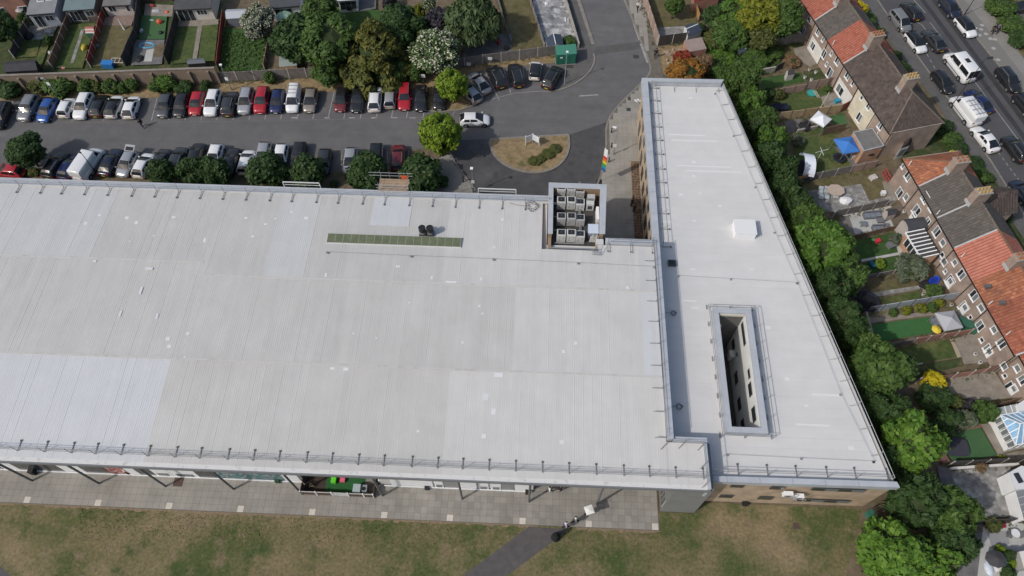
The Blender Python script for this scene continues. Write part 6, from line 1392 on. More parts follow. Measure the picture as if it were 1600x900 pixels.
# green palisade fence and dark hurdle by the wing corner
t = thing('palisade_fence', 'green steel palisade fence at the bottom corner of the wing', 'fence', (*at(1352, 800, 0), 0)); gm = M("green fence paint", (.03, .15, .115), .6)
a, c = at3(1350, 803, 0), at3(1362, 822, 0)
for k in range(13): p = a.lerp(c, k/12); B().box(p.x, p.y, 0, .07, .04, 2.0, rad(-57)).build('pale', gm, t)
for z in (.4, 1.6): B().bar(a+Vector((.05, .03, z)), c+Vector((.05, .03, z)), .06).build('rail', gm, t)
t = thing('storage_rack', 'dark timber slatted rack in the shade beside the green palisade', 'rack', (*at(1375, 800, 0), 0)); a, c = at3(1364, 795, 0), at3(1378, 818, 0); w = Vector((2.0, .8, 0))
for k in range(9): p = a.lerp(c, k/8); B().bar(p+Vector((0, 0, .5)), p+w+Vector((0, 0, .5)), .10, .08).build('slat', M("old timber", (.14, .115, .085), .9), t)
for p in (a, c, a+w, c+w): B().tube((p.x, p.y, 0), (p.x, p.y, .48), .05, 5).build('leg', pdk, t)
# ---------------------------------------------------------------- things in the gardens on the right
def gazebo(label, corners, z, peak, m, legs=True):
    p = [at3(*e, z) for e in corners]; c = sum(p, Vector())/4+Vector((0, 0, peak)); t = thing('gazebo', label, 'gazebo', (c.x, c.y, 0)); q = B()
    for a, b_ in zip(p, p[1:]+p[:1]):
        mid = (a+b_)/2; ins = a.lerp(c, .5)-Vector((0, 0, peak*.07)); ins2 = b_.lerp(c, .5)-Vector((0, 0, peak*.07)); q.face(a, b_, ins2, ins); q.face(ins, ins2, c)
        q.face(a, b_, b_-Vector((0, 0, .22)), a-Vector((0, 0, .22)))
    q.build('canopy', m, t)
    for a in p: d = (a-c)*.04; B().tube((a.x-d.x, a.y-d.y, 0), (a.x-d.x, a.y-d.y, z), .035, 6).build('leg', galv, t)
    q = B()
    for a, b_ in zip(p, p[1:]+p[:1]): q.tube(a-Vector((0, 0, .12)), b_-Vector((0, 0, .12)), .02, 5)
    q.build('frame', galv, t); return t
gazebo('white square gazebo in the garden below the tan fence', [(1266, 186), (1279, 172.5), (1300, 186), (1287.5, 198)], 2.1, .7, M("white canvas", (.66, .68, .72), .8))
gazebo('bright blue square gazebo beside the flat roofed extension', [(1303, 217), (1331, 213), (1344, 236), (1318, 240)], 2.1, .6, M("blue canvas", (.045, .17, .48), .7))
gazebo('grey gazebo on the dark patio beside the bright turf', [(1461, 489), (1491, 485), (1505.5, 511.5), (1477, 517)], 2.1, .6, M("grey canvas", (.36, .365, .385), .8))
def trampoline(label, px, py, r, net=True, cover=None):
    x, y = at(px, py, .8); t = thing('trampoline', label, 'trampoline', (x, y, 0)); q = B(); q.tube((x, y, .72), (x, y, .76), r, 24); q.build('mat', M("trampoline mat", (.012, .012, .015), .7), t)
    q = B(); n = 24
    for k in range(n):
        a0, a1 = 6.2832*k/n, 6.2832*(k+1)/n
        q.face((x+r*math.cos(a0), y+r*math.sin(a0), .80), (x+r*math.cos(a1), y+r*math.sin(a1), .80), (x+(r+.25)*math.cos(a1), y+(r+.25)*math.sin(a1), .79), (x+(r+.25)*math.cos(a0), y+(r+.25)*math.sin(a0), .79))
    q.build('edge_pad', M("navy pad", (.02, .025, .045), .6), t)
    for k in range(6):
        a = k*1.047; B().tube((x+(r+.2)*math.cos(a), y+(r+.2)*math.sin(a), 0), (x+(r+.2)*math.cos(a), y+(r+.2)*math.sin(a), 2.3 if net else .75), .03, 6).build('pole', darkst, t)
    if net:
        q = B()
        for k in range(n):
            a0, a1 = 6.2832*k/n, 6.2832*(k+1)/n; rr0 = r+.16
            q.face((x+rr0*math.cos(a0), y+rr0*math.sin(a0), .8), (x+rr0*math.cos(a1), y+rr0*math.sin(a1), .8), (x+rr0*math.cos(a1), y+rr0*math.sin(a1), 2.2), (x+rr0*math.cos(a0), y+rr0*math.sin(a0), 2.2))
        q.build('safety_net', M("black netting", (.01, .01, .012), .9, alpha=.35), t)
    return t
trampoline('round black trampoline with a net by the dark trees', 1355, 471, 1.15)
t = trampoline('dark trampoline under a white arched shade', 1252, 266, 1.55, net=False)
q = B(); c = at3(1258, 262, .8); n = 10
for k in range(n):
    a0, a1 = math.pi*(.06+.88*k/n), math.pi*(.06+.88*(k+1)/n); f = lambda a, s_: c+Vector((-.42*s_+0*a, 0, 0))+Vector((s_*1.1, -1.75*math.cos(a)+s_*-.15, 1.9*math.sin(a)))
    q.face(f(a0, -1), f(a1, -1), f(a1, 1), f(a0, 1))
q.build('shade_arch', M("white shade cloth", (.62, .66, .73), .7), t)
t = thing('rotary_dryer', 'white cross shaped washing line beside the arched shade', 'washing line', (*at(1276, 249, 0), 0)); x, y = at(1276, 252, 0)
B().tube((x, y, 0), (x, y, 2.0), .03, 6).build('pole', upvc, t); B().tube((x-.9, y-.25, 1.95), (x+.9, y+.45, 1.95), .025, 5).build('arm', upvc, t); B().tube((x-.1, y+.7, 1.97), (x+.1, y-.7, 1.97), .025, 5).build('arm', upvc, t)
def bx(name, label, cat, px, py, w, d, h, m, rot=0.0, z=0.0, part=None, top=None):
    """a small boxy thing with a lid or top of its own"""
    x, y = at(px, py, z+h/2); t = thing(name, label, cat, (x, y, z)); B().box(x, y, z, w, d, h, rad(rot)).build(part or 'body', m, t)
    B().box(x, y, z+h+.002, w*1.06, d*1.06, .04, rad(rot)).build('lid', top or m, t); return t
grey_s = M("grey rattan", (.14, .145, .155), .8); plast = M("white plastic", (.62, .63, .64), .5)
def lounger(label, px, py, rot):
    x, y = at(px, py, .3); t = thing('sun_lounger', label, 'sun lounger', (x, y, 0), 'grey sun loungers'); q = B(); n = 10; ca, sa = math.cos(rad(rot)), math.sin(rad(rot))
    for k in range(n):
        f = lambda s_: (s_*2.0-1.0, .28+.14*math.sin(s_*7.5)); (a0, z0), (a1, z1) = f(k/n), f((k+1)/n)
        g = lambda a, b_, z: (x+a*ca-b_*sa, y+a*sa+b_*ca, z); q.face(g(a0, -.3, z0), g(a1, -.3, z1), g(a1, .3, z1), g(a0, .3, z0))
    q.build('seat', M("grey sling", (.33, .37, .39), .7), t)
    for a in (-.6, .6): B().box(x+a*ca, y+a*sa, 0, .05, .6, .3, rad(rot)).build('leg', galv, t)
lounger('left of two wavy grey sun loungers in the stony yard', 1283, 301, 80); lounger('right of two wavy grey sun loungers in the stony yard', 1292, 301, 80)
x, y = at(1306, 297, .7); t = thing('garden_table', 'eight sided beige table in the stony yard', 'table', (x, y, 0)); oc = [(x+1.15*math.cos(.39+k*.785), y+.95*math.sin(.39+k*.785)) for k in range(8)]
B().prism(oc, .68, .74).build('tabletop', M("beige top", (.42, .34, .28), .7, n=(2, .1)), t)
for k in (0, 2, 4, 6): B().tube((x+.6*math.cos(k*.785), y+.5*math.sin(k*.785), 0), (x+.6*math.cos(k*.785), y+.5*math.sin(k*.785), .68), .04, 5).build('leg', pdk, t)
bx('cool_box', 'small white box beside the beige table', 'box', 1306, 306, .55, .45, .4, plast)
t = thing('covered_furniture', 'furniture under a crumpled white cover in the stony yard', 'cover', (*at(1322, 313, .4), 0)); x, y = at(1322, 313, .4); q = B(); q.ell((x, y, .3), .85, .6, .45, 10, 6, .12); q.build('cover', M("white sheet", (.68, .68, .70), .8), t); B().box(x, y, 0, 1.1, .8, .25).build('base', grey_s, t)
def sofa(label, px, py, rot, w=2.2, l2=None):
    x, y = at(px, py, .4); t = thing('garden_sofa', label, 'sofa', (x, y, 0)); ca, sa = math.cos(rad(rot)), math.sin(rad(rot))
    B().box(x, y, 0, w, .8, .36, rad(rot)).build('seat', grey_s, t); B().box(x-sa*.38, y+ca*.38, .36, w, .16, .38, rad(rot)).build('backrest', grey_s, t)
    if l2: B().box(x+ca*(w/2-.4)+sa*l2*.6, y+sa*(w/2-.4)-ca*l2*.6, .0, .8, l2, .36, rad(rot)).build('seat', grey_s, t)
    for k in range(3): B().box(x+ca*(k-1)*w/3.2, y+sa*(k-1)*w/3.2, .362, w/3.5, .6, .10, rad(rot)).build('cushion', M("blue grey cushion", (.17, .19, .23), .8), t)
sofa('dark grey corner sofa on the pale patio', 1364, 336, 8, 2.3, 1.0); sofa('low grey sofa at the lower side of the pale patio', 1373, 357, 6, 1.5)
def table(label, px, py, w, d, m, rot=0, h=.45):
    x, y = at(px, py, h); t = thing('patio_table', label, 'table', (x, y, 0)); B().box(x, y, h-.05, w, d, .05, rad(rot)).build('tabletop', m, t)
    for a in (-1, 1):
        for c in (-1, 1): B().box(x+a*w*.42, y+c*d*.42, 0, .06, .06, h-.05).build('leg', darkst, t)
table('glass topped low table on the pale patio', 1350, 349, .8, .7, glass_b); table('grey footstool table by the corner sofa', 1382, 341, .6, .5, grey_s); table('grey table at the edge of the pale patio', 1385, 351, .7, .5, grey_s)
def shed(label, pts, h, wm, rm, pitch=.45, doors=None, name='garden_shed', ridge_long=True, vent=None):
    p = [at(*e, h) for e in pts]; t = thing(name, label, 'shed', (*p[0], 0)); B().prism(p, 0, h).build('wall', wm, t); v = [Vector((*e, h)) for e in p]; cen = sum(v, Vector())/4; v = [cen+(e-cen)*1.06 for e in v]
    if ridge_long: a, b_ = (v[0]+v[3])/2, (v[1]+v[2])/2; f = ((v[0], v[1], b_, a), (v[2], v[3], a, b_)); ends = ((v[3], v[0], a), (v[1], v[2], b_))
    else: a, b_ = (v[0]+v[1])/2, (v[3]+v[2])/2; f = ((v[1], v[2], b_, a), (v[3], v[0], a, b_)); ends = ((v[0], v[1], a), (v[2], v[3], b_))
    up = Vector((0, 0, pitch)); q = B()
    for i, (w0, w1, w2, w3) in enumerate(f):
        q.face(w0, w1, w2+up, w3+up); q.face(w0-Vector((0, 0, .05)), w1-Vector((0, 0, .05)), w1, w0)
    q.build('roof', rm, t); q = B()
    for (w0, w1, w2) in ends: q.face(w0*.97+cen*.03, w1*.97+cen*.03, w2*.97+cen*.03+up)
    q.build('gable', wm, t); B().bar(a+up, b_+up, .10, .05).build('ridge_cap', vent or rm, t)
    if doors:
        i, j = doors; d0, d1 = Vector((*p[i], 0)), Vector((*p[j], 0)); n = Vector(((d1-d0).y, -(d1-d0).x, 0)).normalized()
        if n.dot(d0-Vector((cen.x, cen.y, 0))) < 0: n = -n
        for k in (0, 1): q = B(); q.par(d0.lerp(d1, .14+.37*k)+n*.005+Vector((0, 0, .05)), (d1-d0)*.35, n*.03, (0, 0, h*.85)); q.build('door', wm, t)
    return t
pale_p = M("pale plastic wall", (.45, .44, .41), .6); dk_roof = M("dark shed roof", (.055, .055, .062), .8, n=(2, .2)); navy_r = M("slate blue shed roof", (.045, .058, .085), .5)
shed('little pale shed with a dark roof on the striped lawn', [(1229, 111), (1237, 110), (1242, 115), (1231, 117)], 1.2, pale_p, dk_roof)
shed('little pale shed with a dark roof on the brown deck', [(1383, 329), (1396, 326), (1401, 334), (1387, 337)], 1.3, M("pinkish plastic", (.42, .36, .33), .7), dk_roof)
shed('white arbour with a dark opening among the brambles', [(1151, 76), (1166, 74), (1168, 79), (1154, 81)], 1.7, M("arbour paint", (.42, .45, .46), .6), M("arbour felt", (.33, .34, .36), .7), pitch=.3)
C.objects['garden_shed.002'].name = 'garden_arbour'; q = B(); c = at3(1160, 83.5, .0); q.box(c.x, c.y-.0, 0, 1.1, .05, 1.5); q.build('opening', black, C.objects['garden_arbour'])  # black panel stands in for the shade inside the arbour
shed('navy roofed lean shed almost buried in the belt', [(1184, 150), (1192, 149), (1194, 160), (1186, 162)], 1.5, pale_p, navy_r, pitch=.2)
bx('covered_barbecue', 'dark navy covered heap at the tan fence', 'cover', 1218, 170, 2.0, 1.0, .9, M("navy sheet", (.014, .018, .036), .8), 6)
t = thing('sandpit', 'left of two turquoise round sandpit shells', 'sandpit', (*at(1268, 146, .1), 0), 'turquoise shells'); x, y = at(1268, 146, .1); tq = M("turquoise plastic", (.04, .26, .24), .5)
B().tube((x, y, 0), (x, y, .22), .62, 14, .68).build('shell', tq, t); B().tube((x, y, .221), (x, y, .24), .5, 14).build('lid', M("turquoise lid", (.05, .30, .28), .5), t); clone(t, (*at(1280, 143, .1), 0), .6, 'right of two turquoise round sandpit shells', scale=1.1)
t = thing('slide', 'pale timber ladder lying by the turquoise shells', 'ladder', (*at(1276, 148, .3), 0)); a, c = at3(1273, 142, .5), at3(1279, 152, .1)
for d in (-.16, .16): B().bar(a+Vector((d, 0, 0)), c+Vector((d, 0, 0)), .06).build('rail', M("pale timber", (.46, .42, .36), .8), t)
for k in range(5): B().bar(a.lerp(c, k/4)-Vector((.16, 0, 0)), a.lerp(c, k/4)+Vector((.16, 0, 0)), .05).build('rung', M("pale timber", (.46, .42, .36)), t)
bx('toy_box', 'bright blue tub by the white walled house', 'tub', 1308, 158, .7, .5, .5, M("bright blue plastic", (.03, .24, .36), .5), 20)
t = thing('washing_pole', 'tall pale timber pole standing by the tan fence', 'pole', (*at(1282, 166, 0), 0)); a = at3(1282, 168, 0); B().tube(a, a+Vector((.3, .3, 2.6)), .05, 6).build('pole', M("pale timber", (.46, .42, .36)), t); B().box(a.x, a.y, 0, .3, .3, .1).build('base', concrete, t)
def chair(label, px, py, m, rot=0, group=None):
    x, y = at(px, py, .4); t = thing('garden_chair', label, 'chair', (x, y, 0), group); ca, sa = math.cos(rad(rot)), math.sin(rad(rot)); B().box(x, y, .40, .5, .5, .05, rad(rot)).build('seat', m, t); B().box(x-sa*.24, y+ca*.24, .45, .5, .05, .45, rad(rot)).build('backrest', m, t)
    for a in (-.2, .2):
        for c in (-.2, .2): B().box(x+a*ca-c*sa, y+a*sa+c*ca, 0, .05, .05, .40).build('leg', m, t)
chair('white plastic chair under the corner of the blue gazebo', 1333, 244, plast, 200); chair('white plastic chair beside the extension wall', 1341, 247, plast, 120)
trampoline('small dark round trampoline tub below the blue gazebo', 1311, 246, .55, net=False)
t = thing('garden_gate', 'red painted metal frame gate by the porch', 'gate', (*at(1388, 271, .8), 0)); a, c = at3(1383, 264, 1), at3(1391, 278, 1); rp = M("red metal paint", (.36, .05, .05), .5)
for k in range(4): p = a.lerp(c, k/3); B().bar((p.x, p.y, 0), (p.x, p.y, 1.2), .07).build('upright', rp, t)
for z in (.2, .7, 1.2): B().bar((a.x, a.y, z), (c.x, c.y, z), .07).build('rail', rp, t)
bx('rubbish_heap', 'white and rusty rubbish pile in the corner of the stony yard', 'rubbish', 1364, 278, .9, .7, .4, M("rubbish", (.45, .42, .40), .8, n=(6, .5)), 25)
bx('water_butt', 'white tub by the path to the terrace', 'tub', 1380, 302, .5, .5, .5, plast)
bx('toy_car', 'bright red toy by the boards under the pale patio', 'toy', 1371, 377, .6, .45, .45, M("bright red plastic", (.55, .03, .06), .5), 20); bx('toy_cart', 'small green and red toy left of the bright red toy', 'toy', 1364, 376, .4, .35, .35, M("green plastic", (.06, .22, .10), .5), 20)
bx('storage_box', 'dark round topped storage tub by the lean to', 'tub', 1393, 383, 1.1, .8, .6, grey_s, 25); bx('compost_bin', 'blue green compost tub in the shady garden', 'tub', 1362, 414, .5, .9, .6, M("petrol plastic", (.02, .09, .11), .6), 20)
t = thing('toy_boat', 'bright blue boat shaped paddling toy', 'toy boat', (*at(1459, 439, .3), 0)); x, y = at(1459, 439, .3); q = B(); poly = [(x+1.0*math.cos(a)*(.95)-.0, y+.48*math.sin(a)) for a in [k*.628 for k in range(10)]]; ca, sa = math.cos(rad(38)), math.sin(rad(38)); poly = [(x+(a-x)*ca-(b_-y)*sa, y+(a-x)*sa+(b_-y)*ca) for a, b_ in poly]
B().prism(poly, 0, .38).build('hull', M("bright blue hull", (.015, .07, .50), .35), t); B().prism([(x+(a-x)*.7, y+(b_-y)*.7) for a, b_ in poly], .381, .40).build('inside', M("dark blue inside", (.01, .03, .28), .5), t)
for k, (px, py, lab) in enumerate(((1467, 447, 'clutter of white pots by the door below the salmon roof'), (1478, 462, 'clutter of pale pots at the fence by the salmon roofed house'), (1443, 432, 'round white stone pot by the purple plant'), (1443, 459, 'pale stone ball at the edge of the parched garden'), (1487, 476, 'cream stone bowl near the grey gazebo'), (1417, 292, 'white bin by the orange roofed end house'), (1413, 330, 'white plant pot beside the deck'), (1275, 112, 'white bucket among clutter behind the second red roof'), (1265, 108, 'grey bucket among clutter behind the second red roof'), (1258, 120, 'pale slab seat at the edge of the striped lawn'), (1268, 124, 'white pot at the brick fence'), (1524, 553, 'white bucket on the brown patio'), (1532, 566, 'white storage tub at the red slat fence'))):
    x, y = at(px, py, .3); t = thing('plant_pot', lab, 'pot', (x, y, 0)); B().tube((x, y, 0), (x, y, .36), .15, 10, .21).build('pot', plast if k not in (3, 4, 8) else pale_p, t); B().tube((x, y, .361), (x, y, .38), .15, 8).build('soil', M("pot soil", (.12, .1, .08)), t)
sofa('dark rattan chairs under the edge of the grey gazebo', 1463, 506, -75, 1.6); t = thing('parasol', 'small yellow parasol beside the grey gazebo', 'parasol', (*at(1464, 514, 1.2), 0)); x, y = at(1464, 514, 1.5)
q = B()
for k in range(8): a0, a1 = k*.785, (k+1)*.785; q.face((x+.55*math.cos(a0), y+.55*math.sin(a0), 1.4), (x+.55*math.cos(a1), y+.55*math.sin(a1), 1.4), (x, y, 1.65))
q.build('canopy', M("yellow canvas", (.62, .47, .05), .7), t); B().tube((x, y, 0), (x, y, 1.6), .025, 5).build('pole', galv, t)
bx('tarpaulin', 'green tarpaulin slung between the grey gazebo and the house', 'tarpaulin', 1512, 510, 2.4, 1.0, 1.1, M("green tarpaulin", (.035, .115, .075), .6), -25)
bx('grey_mat', 'grey stepping stone on the lawn by the maple', 'stone', 1437, 568, .6, .5, .06, patio_l)
x, y = at(1493, 698, .5); t = thing('trampoline', 'dark rounded square trampoline on the artificial lawn', 'trampoline', (x, y, 0)); rs = [(x+1.35*(abs(math.cos(a))**.5)*math.copysign(1, math.cos(a)), y+1.0*(abs(math.sin(a))**.5)*math.copysign(1, math.sin(a))) for a in [k*.2618+.01 for k in range(24)]]
B().prism(rs, .5, .56).build('mat', M("slate mat", (.045, .045, .06), .8), t)
for k in (3, 9, 15, 21): B().tube((*rs[k], 0), (*rs[k], .5), .05, 5).build('leg', darkst, t)
bx('brown_crate', 'brown box in the shaded corner of the artificial lawn', 'box', 1472, 715, .8, 1.2, .5, M("brown crate", (.17, .09, .075), .8), 20)
x, y = at(1587, 833, .7); t = thing('garden_table', 'round white table at the right edge of the lower patio', 'table', (x, y, 0)); B().tube((x, y, .68), (x, y, .72), .42, 18).build('tabletop', plast, t); B().tube((x, y, 0), (x, y, .68), .05, 6).build('pedestal', darkst, t)
chair('dark rattan chair left of the round white table', 1577, 836, grey_s, 70); chair('dark rattan chair right of the round white table', 1596, 836, grey_s, -70)
for k in range(6):
    pass
q = B()
for k in range(6): a, c = at3(1547+k*4, 834, .03), at3(1555+k*4, 852, .03); q.bar(a, c, .05, .03)
o = q.build('deck_groove', M("deck groove", (.10, .10, .105), .9)); o['kind'] = 'structure'
t = thing('covered_lounger', 'white covered seat at the bottom edge of the lower patio', 'cover', (*at(1556, 880, .4), 0)); x, y = at(1556, 880, .4); B().box(x, y, 0, .9, 1.2, .55, rad(35)).build('cover', plast, t); q = B(); q.ell((x-.75, y-.45, .3), .42, .75, .3, 10, 6); q.build('cushion', M("pale blue cover", (.50, .56, .64), .7), t)
x, y = at(1560, 872, 2.0); t = thing('parasol', 'charcoal parasol tilted above the white covered seat', 'parasol', (x, y, 0)); q = B()
for k in range(8): a0, a1 = k*.785, (k+1)*.785; q.face((x+1.05*math.cos(a0), y+.85*math.sin(a0), 1.6), (x+1.05*math.cos(a1), y+.85*math.sin(a1), 1.6), (x, y, 1.95))
q.build('canopy', M("charcoal canvas", (.055, .055, .06), .8), t); B().tube((x, y, 0), (x, y, 1.9), .03, 5).build('pole', galv, t)
bx('tub', 'green glass topped tub near the bottom right corner', 'tub', 1573, 880, .8, .7, .5, M("green glass", (.12, .25, .20), .3), 20); bx('flower_pot', 'deep red flower tub in the planter', 'pot', 1565, 821, .5, .45, .4, M("deep red flowers", (.25, .01, .03), .8)); 
t, _ = block('small_shed', 'white roofed shed at the right edge of the bottom patio', 'shed', [(1592, 862), (1640, 855), (1650, 885), (1600, 888)], 2.0, M("shed grey", (.3, .3, .3), .7), M("white shed roof", (.60, .58, .55), .7))
t = thing('garden_bench', 'dark timber bench in the shade under the feathery tree', 'bench', (*at(1523, 826, .4), 0)); x, y = at(1523, 827, .4)
for k in range(3): B().box(x, y-.15+k*.16, .42, 1.5, .12, .04).build('slat', pdk, t)
for a in (-.6, .6): B().box(x+a, y, 0, .08, .45, .42).build('leg', pdk, t)
B().box(x, y+.3, .46, 1.5, .05, .4).build('backrest', pdk, t)
# workshop at the far end of the wing, grey sheds
shed('slate roofed shed with white gable by the parched garden', [(1070, 41), (1082, 36), (1097, 47), (1075, 56)], 1.6, M("white gable boards", (.55, .56, .58), .7), navy_r, vent=upvc, ridge_long=True)
t, pl_ = block('outbuilding', 'pinkish flat roofed outbuilding above the orange tree', 'outbuilding', [(1069, 64), (1096, 59), (1104, 77), (1076, 82)], 2.3, brk_r, M("pink grey roof", (.27, .21, .19), .9, n=(1.2, .15)))
area('yard', [(1005, 45), (1080, 40), (1100, 60), (1070, 60), (1022, 58)], patio_w, .03); area('yard', [(1027, 73), (1072, 68), (1080, 88), (1045, 118), (1036, 116)], verge, .03); area('brown_garden', [(1005, -30), (1090, -30), (1092, 38), (1020, 46), (1003, 0)], brown_lawn, .028)
fence('tall pinkish fence along the access road pavement', [(996, -20), (1004, 0), (1026, 71)], 1.9, 'pink', pcon, group=None); fence('dark panel fence across the yard beside the access road', [(1027, 72), (1072, 66)], 1.8, 'dark', pcon, 2.6, group=None); fence('orange brown fence side of the parched garden', [(1083, 8), (1091, 34)], 1.3, 'orange', group=None)
fence('grey fence below the red roofed shed at the top', [(1085, 10), (1130, 2)], 1.0, 'grey', group=None)
t, _ = block('garden_shed', 'long shed with a red roof at the top edge of the wild garden', 'shed', [(1085, 3), (1124, -4), (1124, -14), (1082, -6)], 1.9, brk_r, M("red felt", (.22, .03, .03), .8))
t = thing('rubble_heap', 'heap of rubble and rusty scrap beside the red shrub', 'rubble', (*at(1048, 88, .1), 0)); q = B()
for k in range(40): x, y = at(1036+R.random()*34, 78+R.random()*22, .1); q.box(x, y, .03, R.uniform(.15, .5), R.uniform(.1, .4), R.uniform(.08, .3), R.uniform(0, 3))
o = q.build('rubble', M("rubble", (.32, .24, .19), .9, n=(3, .4)), t); o['kind'] = 'stuff'

# ================================================================ TOP GARDENS
area('garden_ground', [(-60, -30), (345, -30), (345, 101), (345, 118), (-60, 125)], lawn_dark, .012)
for nm, pts, m in (('garden_lawn', [(28, 62), (66, 62), (58, 90), (20, 92)], lawn), ('patio', [(42, 42), (92, 40), (82, 62), (50, 64)], patio_w), ('garden_lawn', [(68, 62), (82, 60), (66, 105), (56, 100)], lawn), ('garden_lawn', [(108, 40), (150, 38), (130, 108), (84, 108)], lawn), ('garden_path', [(128, 48), (133, 48), (116, 100), (111, 100)], patio_w),
    ('garden_ground', [(166, 28), (212, 26), (206, 42), (160, 42)], M("pinkish gravel", (.21, .155, .135), .95, n=(6, .35))), ('garden_lawn', [(158, 43), (208, 42), (196, 104), (140, 106)], brown_lawn), ('turf', [(222, 26), (262, 26), (258, 63), (218, 63)], turf), ('patio', [(228, 8), (272, 10), (270, 28), (226, 26)], patio), ('patio', [(212, 64), (258, 64), (254, 102), (206, 104)], patio_d), ('garden_ground', [(243, 72), (258, 70), (256, 90), (240, 92)], dirt), ('patio', [(230, 80), (242, 78), (238, 98), (226, 98)], patio_l),
    ('patio', [(278, 34), (342, 32), (342, 42), (274, 44)], patio), ('garden_lawn', [(276, 45), (310, 43), (302, 100), (268, 102)], lawn), ('garden_lawn', [(317, 42), (342, 40), (336, 98), (310, 98)], lawn), ('garden_path', [(310, 43), (317, 42), (308, 98), (301, 98)], patio),
    ('garden_lawn', [(352, 45), (420, 50), (418, 112), (345, 112)], lawn_g), ('garden_ground', [(422, 60), (450, 80), (460, 112), (418, 112)], dirt), ('garden_lawn', [(520, 15), (595, 18), (600, 60), (500, 60)], lawn_g), ('patio', [(560, 0), (588, 0), (588, 16), (562, 20)], patio_d), ('garden_ground', [(455, 85), (720, 80), (725, 104), (480, 120)], dirt),
    ('garden_lawn', [(780, -20), (825, -20), (848, 76), (800, 82)], brown_lawn), ('patio', [(826, -20), (880, -20), (905, 70), (850, 76)], M("stained yard", (.22, .22, .225), .9, n=(.8, .3), layers=[(1.1, .52, .05, (.40, .40, .40)), (.7, .6, .06, (.11, .11, .12))])), ('garden_ground', [(735, 55), (800, 55), (800, 82), (720, 98)], patio_d)):
    gar(nm, pts, m)
# long brown boundary wall with buttresses, each bay a part
t = thing('boundary_wall', 'long brown rendered wall with buttresses behind the car park', 'wall', (*at(170, 125, 0), 0)); wm_ = M("brown rendered wall", (.215, .165, .125), .9, n=(.7, .2)); a, c = at3(-60, 146, 0), at3(346, 131, 0); n = 14; d = (c-a)/n; w = Vector((-d.y, d.x, 0)).normalized()
for k in range(n):
    q = B(); q.par(a+d*k, d*.995, w*.22, (0, 0, 2.85)); q.build('wall_bay', wm_, t); q = B(); q.par(a+d*k-w*.05+Vector((0, 0, 2.85)), d*.99, w*.32, (0, 0, .10)); q.build('coping', M("wall coping", (.22, .19, .165), .9, n=(1, .2)), t)
    q = B(); q.par(a+d*(k+.5)-w*.30, d.normalized()*.34, w*.299, (0, 0, 2.5)); q.build('buttress', wm_, t)
fence('grey timber fence with pale posts right of the brown wall', [(345, 128), (480, 121)], 1.7, 'grey', pcon, 2.6, group=None); fence('grey timber fence behind the cars parked on the curve', [(726, 104), (868, 86)], 1.7, 'grey', pcon, 2.6, group=None); fence('half hidden fence behind the hedge blobs', [(481, 121), (725, 104)], 1.6, 'grey', group=None)
gt_ = 'fences between the top gardens'
fence('black fence with pale posts beside the grey extension', [(24, 92), (45, 48), (52, 28)], 1.5, 'dark', pcon, group=gt_); fence('grey brown fence with long pale posts right of the grey extension', [(84, 108), (112, 36)], 1.5, 'brown', pcon, group=gt_); fence('red stained fence with pale posts', [(143, 106), (162, 40), (166, 26)], 1.5, 'red', pcon, group=gt_)
fence('black timber fence left of the cluttered garden', [(197, 104), (216, 60), (222, 10)], 1.8, 'dark', group=gt_); fence('dark grey fence right of the cluttered garden', [(263, 101), (278, 44), (280, 32)], 1.9, 'dark', group=gt_); fence('red brown fence left of the overgrown garden', [(343, 112), (352, 30)], 1.6, 'red', group=gt_); fence('dark fence right of the overgrown garden', [(415, 112), (426, 48)], 1.3, 'brown', pcon, group=gt_)
fence('thin wire fence left of the parched lawn', [(774, -10), (798, 72)], 1.0, 'grey', group=gt_); fence('grey fence between parched lawn and stained yard', [(822, -15), (850, 78)], 1.2, 'grey', pcon, group=gt_); fence('pale low wall between stained yard and footway', [(876, -20), (904, 76)], .9, 'conc', solid=True, name='garden_wall', group=None)
def ext(label, base, depth, h, wm, rm, wins=(), over=.25, rise=.35, name='house_extension', doors=()):
    """single storey building with its front wall on the base line"""
    a, c = at3(*base[0]), at3(*base[1]); u = (c-a).normalized(); v = Vector((-u.y, u.x, 0)); t = thing(name, label, 'extension', tuple((a+c)/2)); L_ = (c-a).length
    q = B(); q.par(a, u*L_, v*depth, (0, 0, h)); q.build('wall', wm, t); q = B(); q.par(a-u*.12-v*over+Vector((0, 0, h+.002)), u*(L_+.24), v*(depth+over)+Vector((0, 0, rise)), (0, 0, .14)); q.build('roof', rm, t)
    q = B(); q.bar(a-v*(over+.05)+Vector((0, 0, h+.02)), c-v*(over+.05)+Vector((0, 0, h+.02)), .1); q.build('gutter', black, t)
    for (s_, z, w, hh, n) in wins:
        o_ = a+u*(L_*s_-w/2)+Vector((0, 0, z-hh/2))-v*.05; q = B(); q.par(o_, u*w, v*.045, (0, 0, hh)); o = q.build('window', upvc, t)
        for k in range(n): q = B(); ww = (w-.08)/n-.06; q.par(o_+u*(.08+k*(ww+.06))+Vector((0, 0, .08))-v*.012, u*ww, v*.012, (0, 0, hh-.16)); q.build('pane', glass_d, o)
    t['_u'] = 0; del t['_u']; return t, a, u, v, L_
t, a, u, v, L_ = ext('pale blue grey extension with two white skylights', [(58, 44), (99, 41)], 5.5, 2.5, M("pale blue render", (.34, .36, .41), .8, n=(.6, .1)), M("grey flat roof", (.21, .215, .225), .8, n=(.7, .15)), [(.28, 1.15, 1.3, 2.0, 2), (.70, 1.6, 1.2, .95, 2)])
for f, e in ((.40, 2.6), (.72, 2.8)): p = a+u*L_*f+v*e; o = B().box(p.x, p.y, 2.80, 1.0, .85, .12, math.atan2(u.y, u.x)).build('skylight', upvc, t); B().box(p.x, p.y, 2.921, .78, .62, .02, math.atan2(u.y, u.x)).build('pane', glass_b, o)
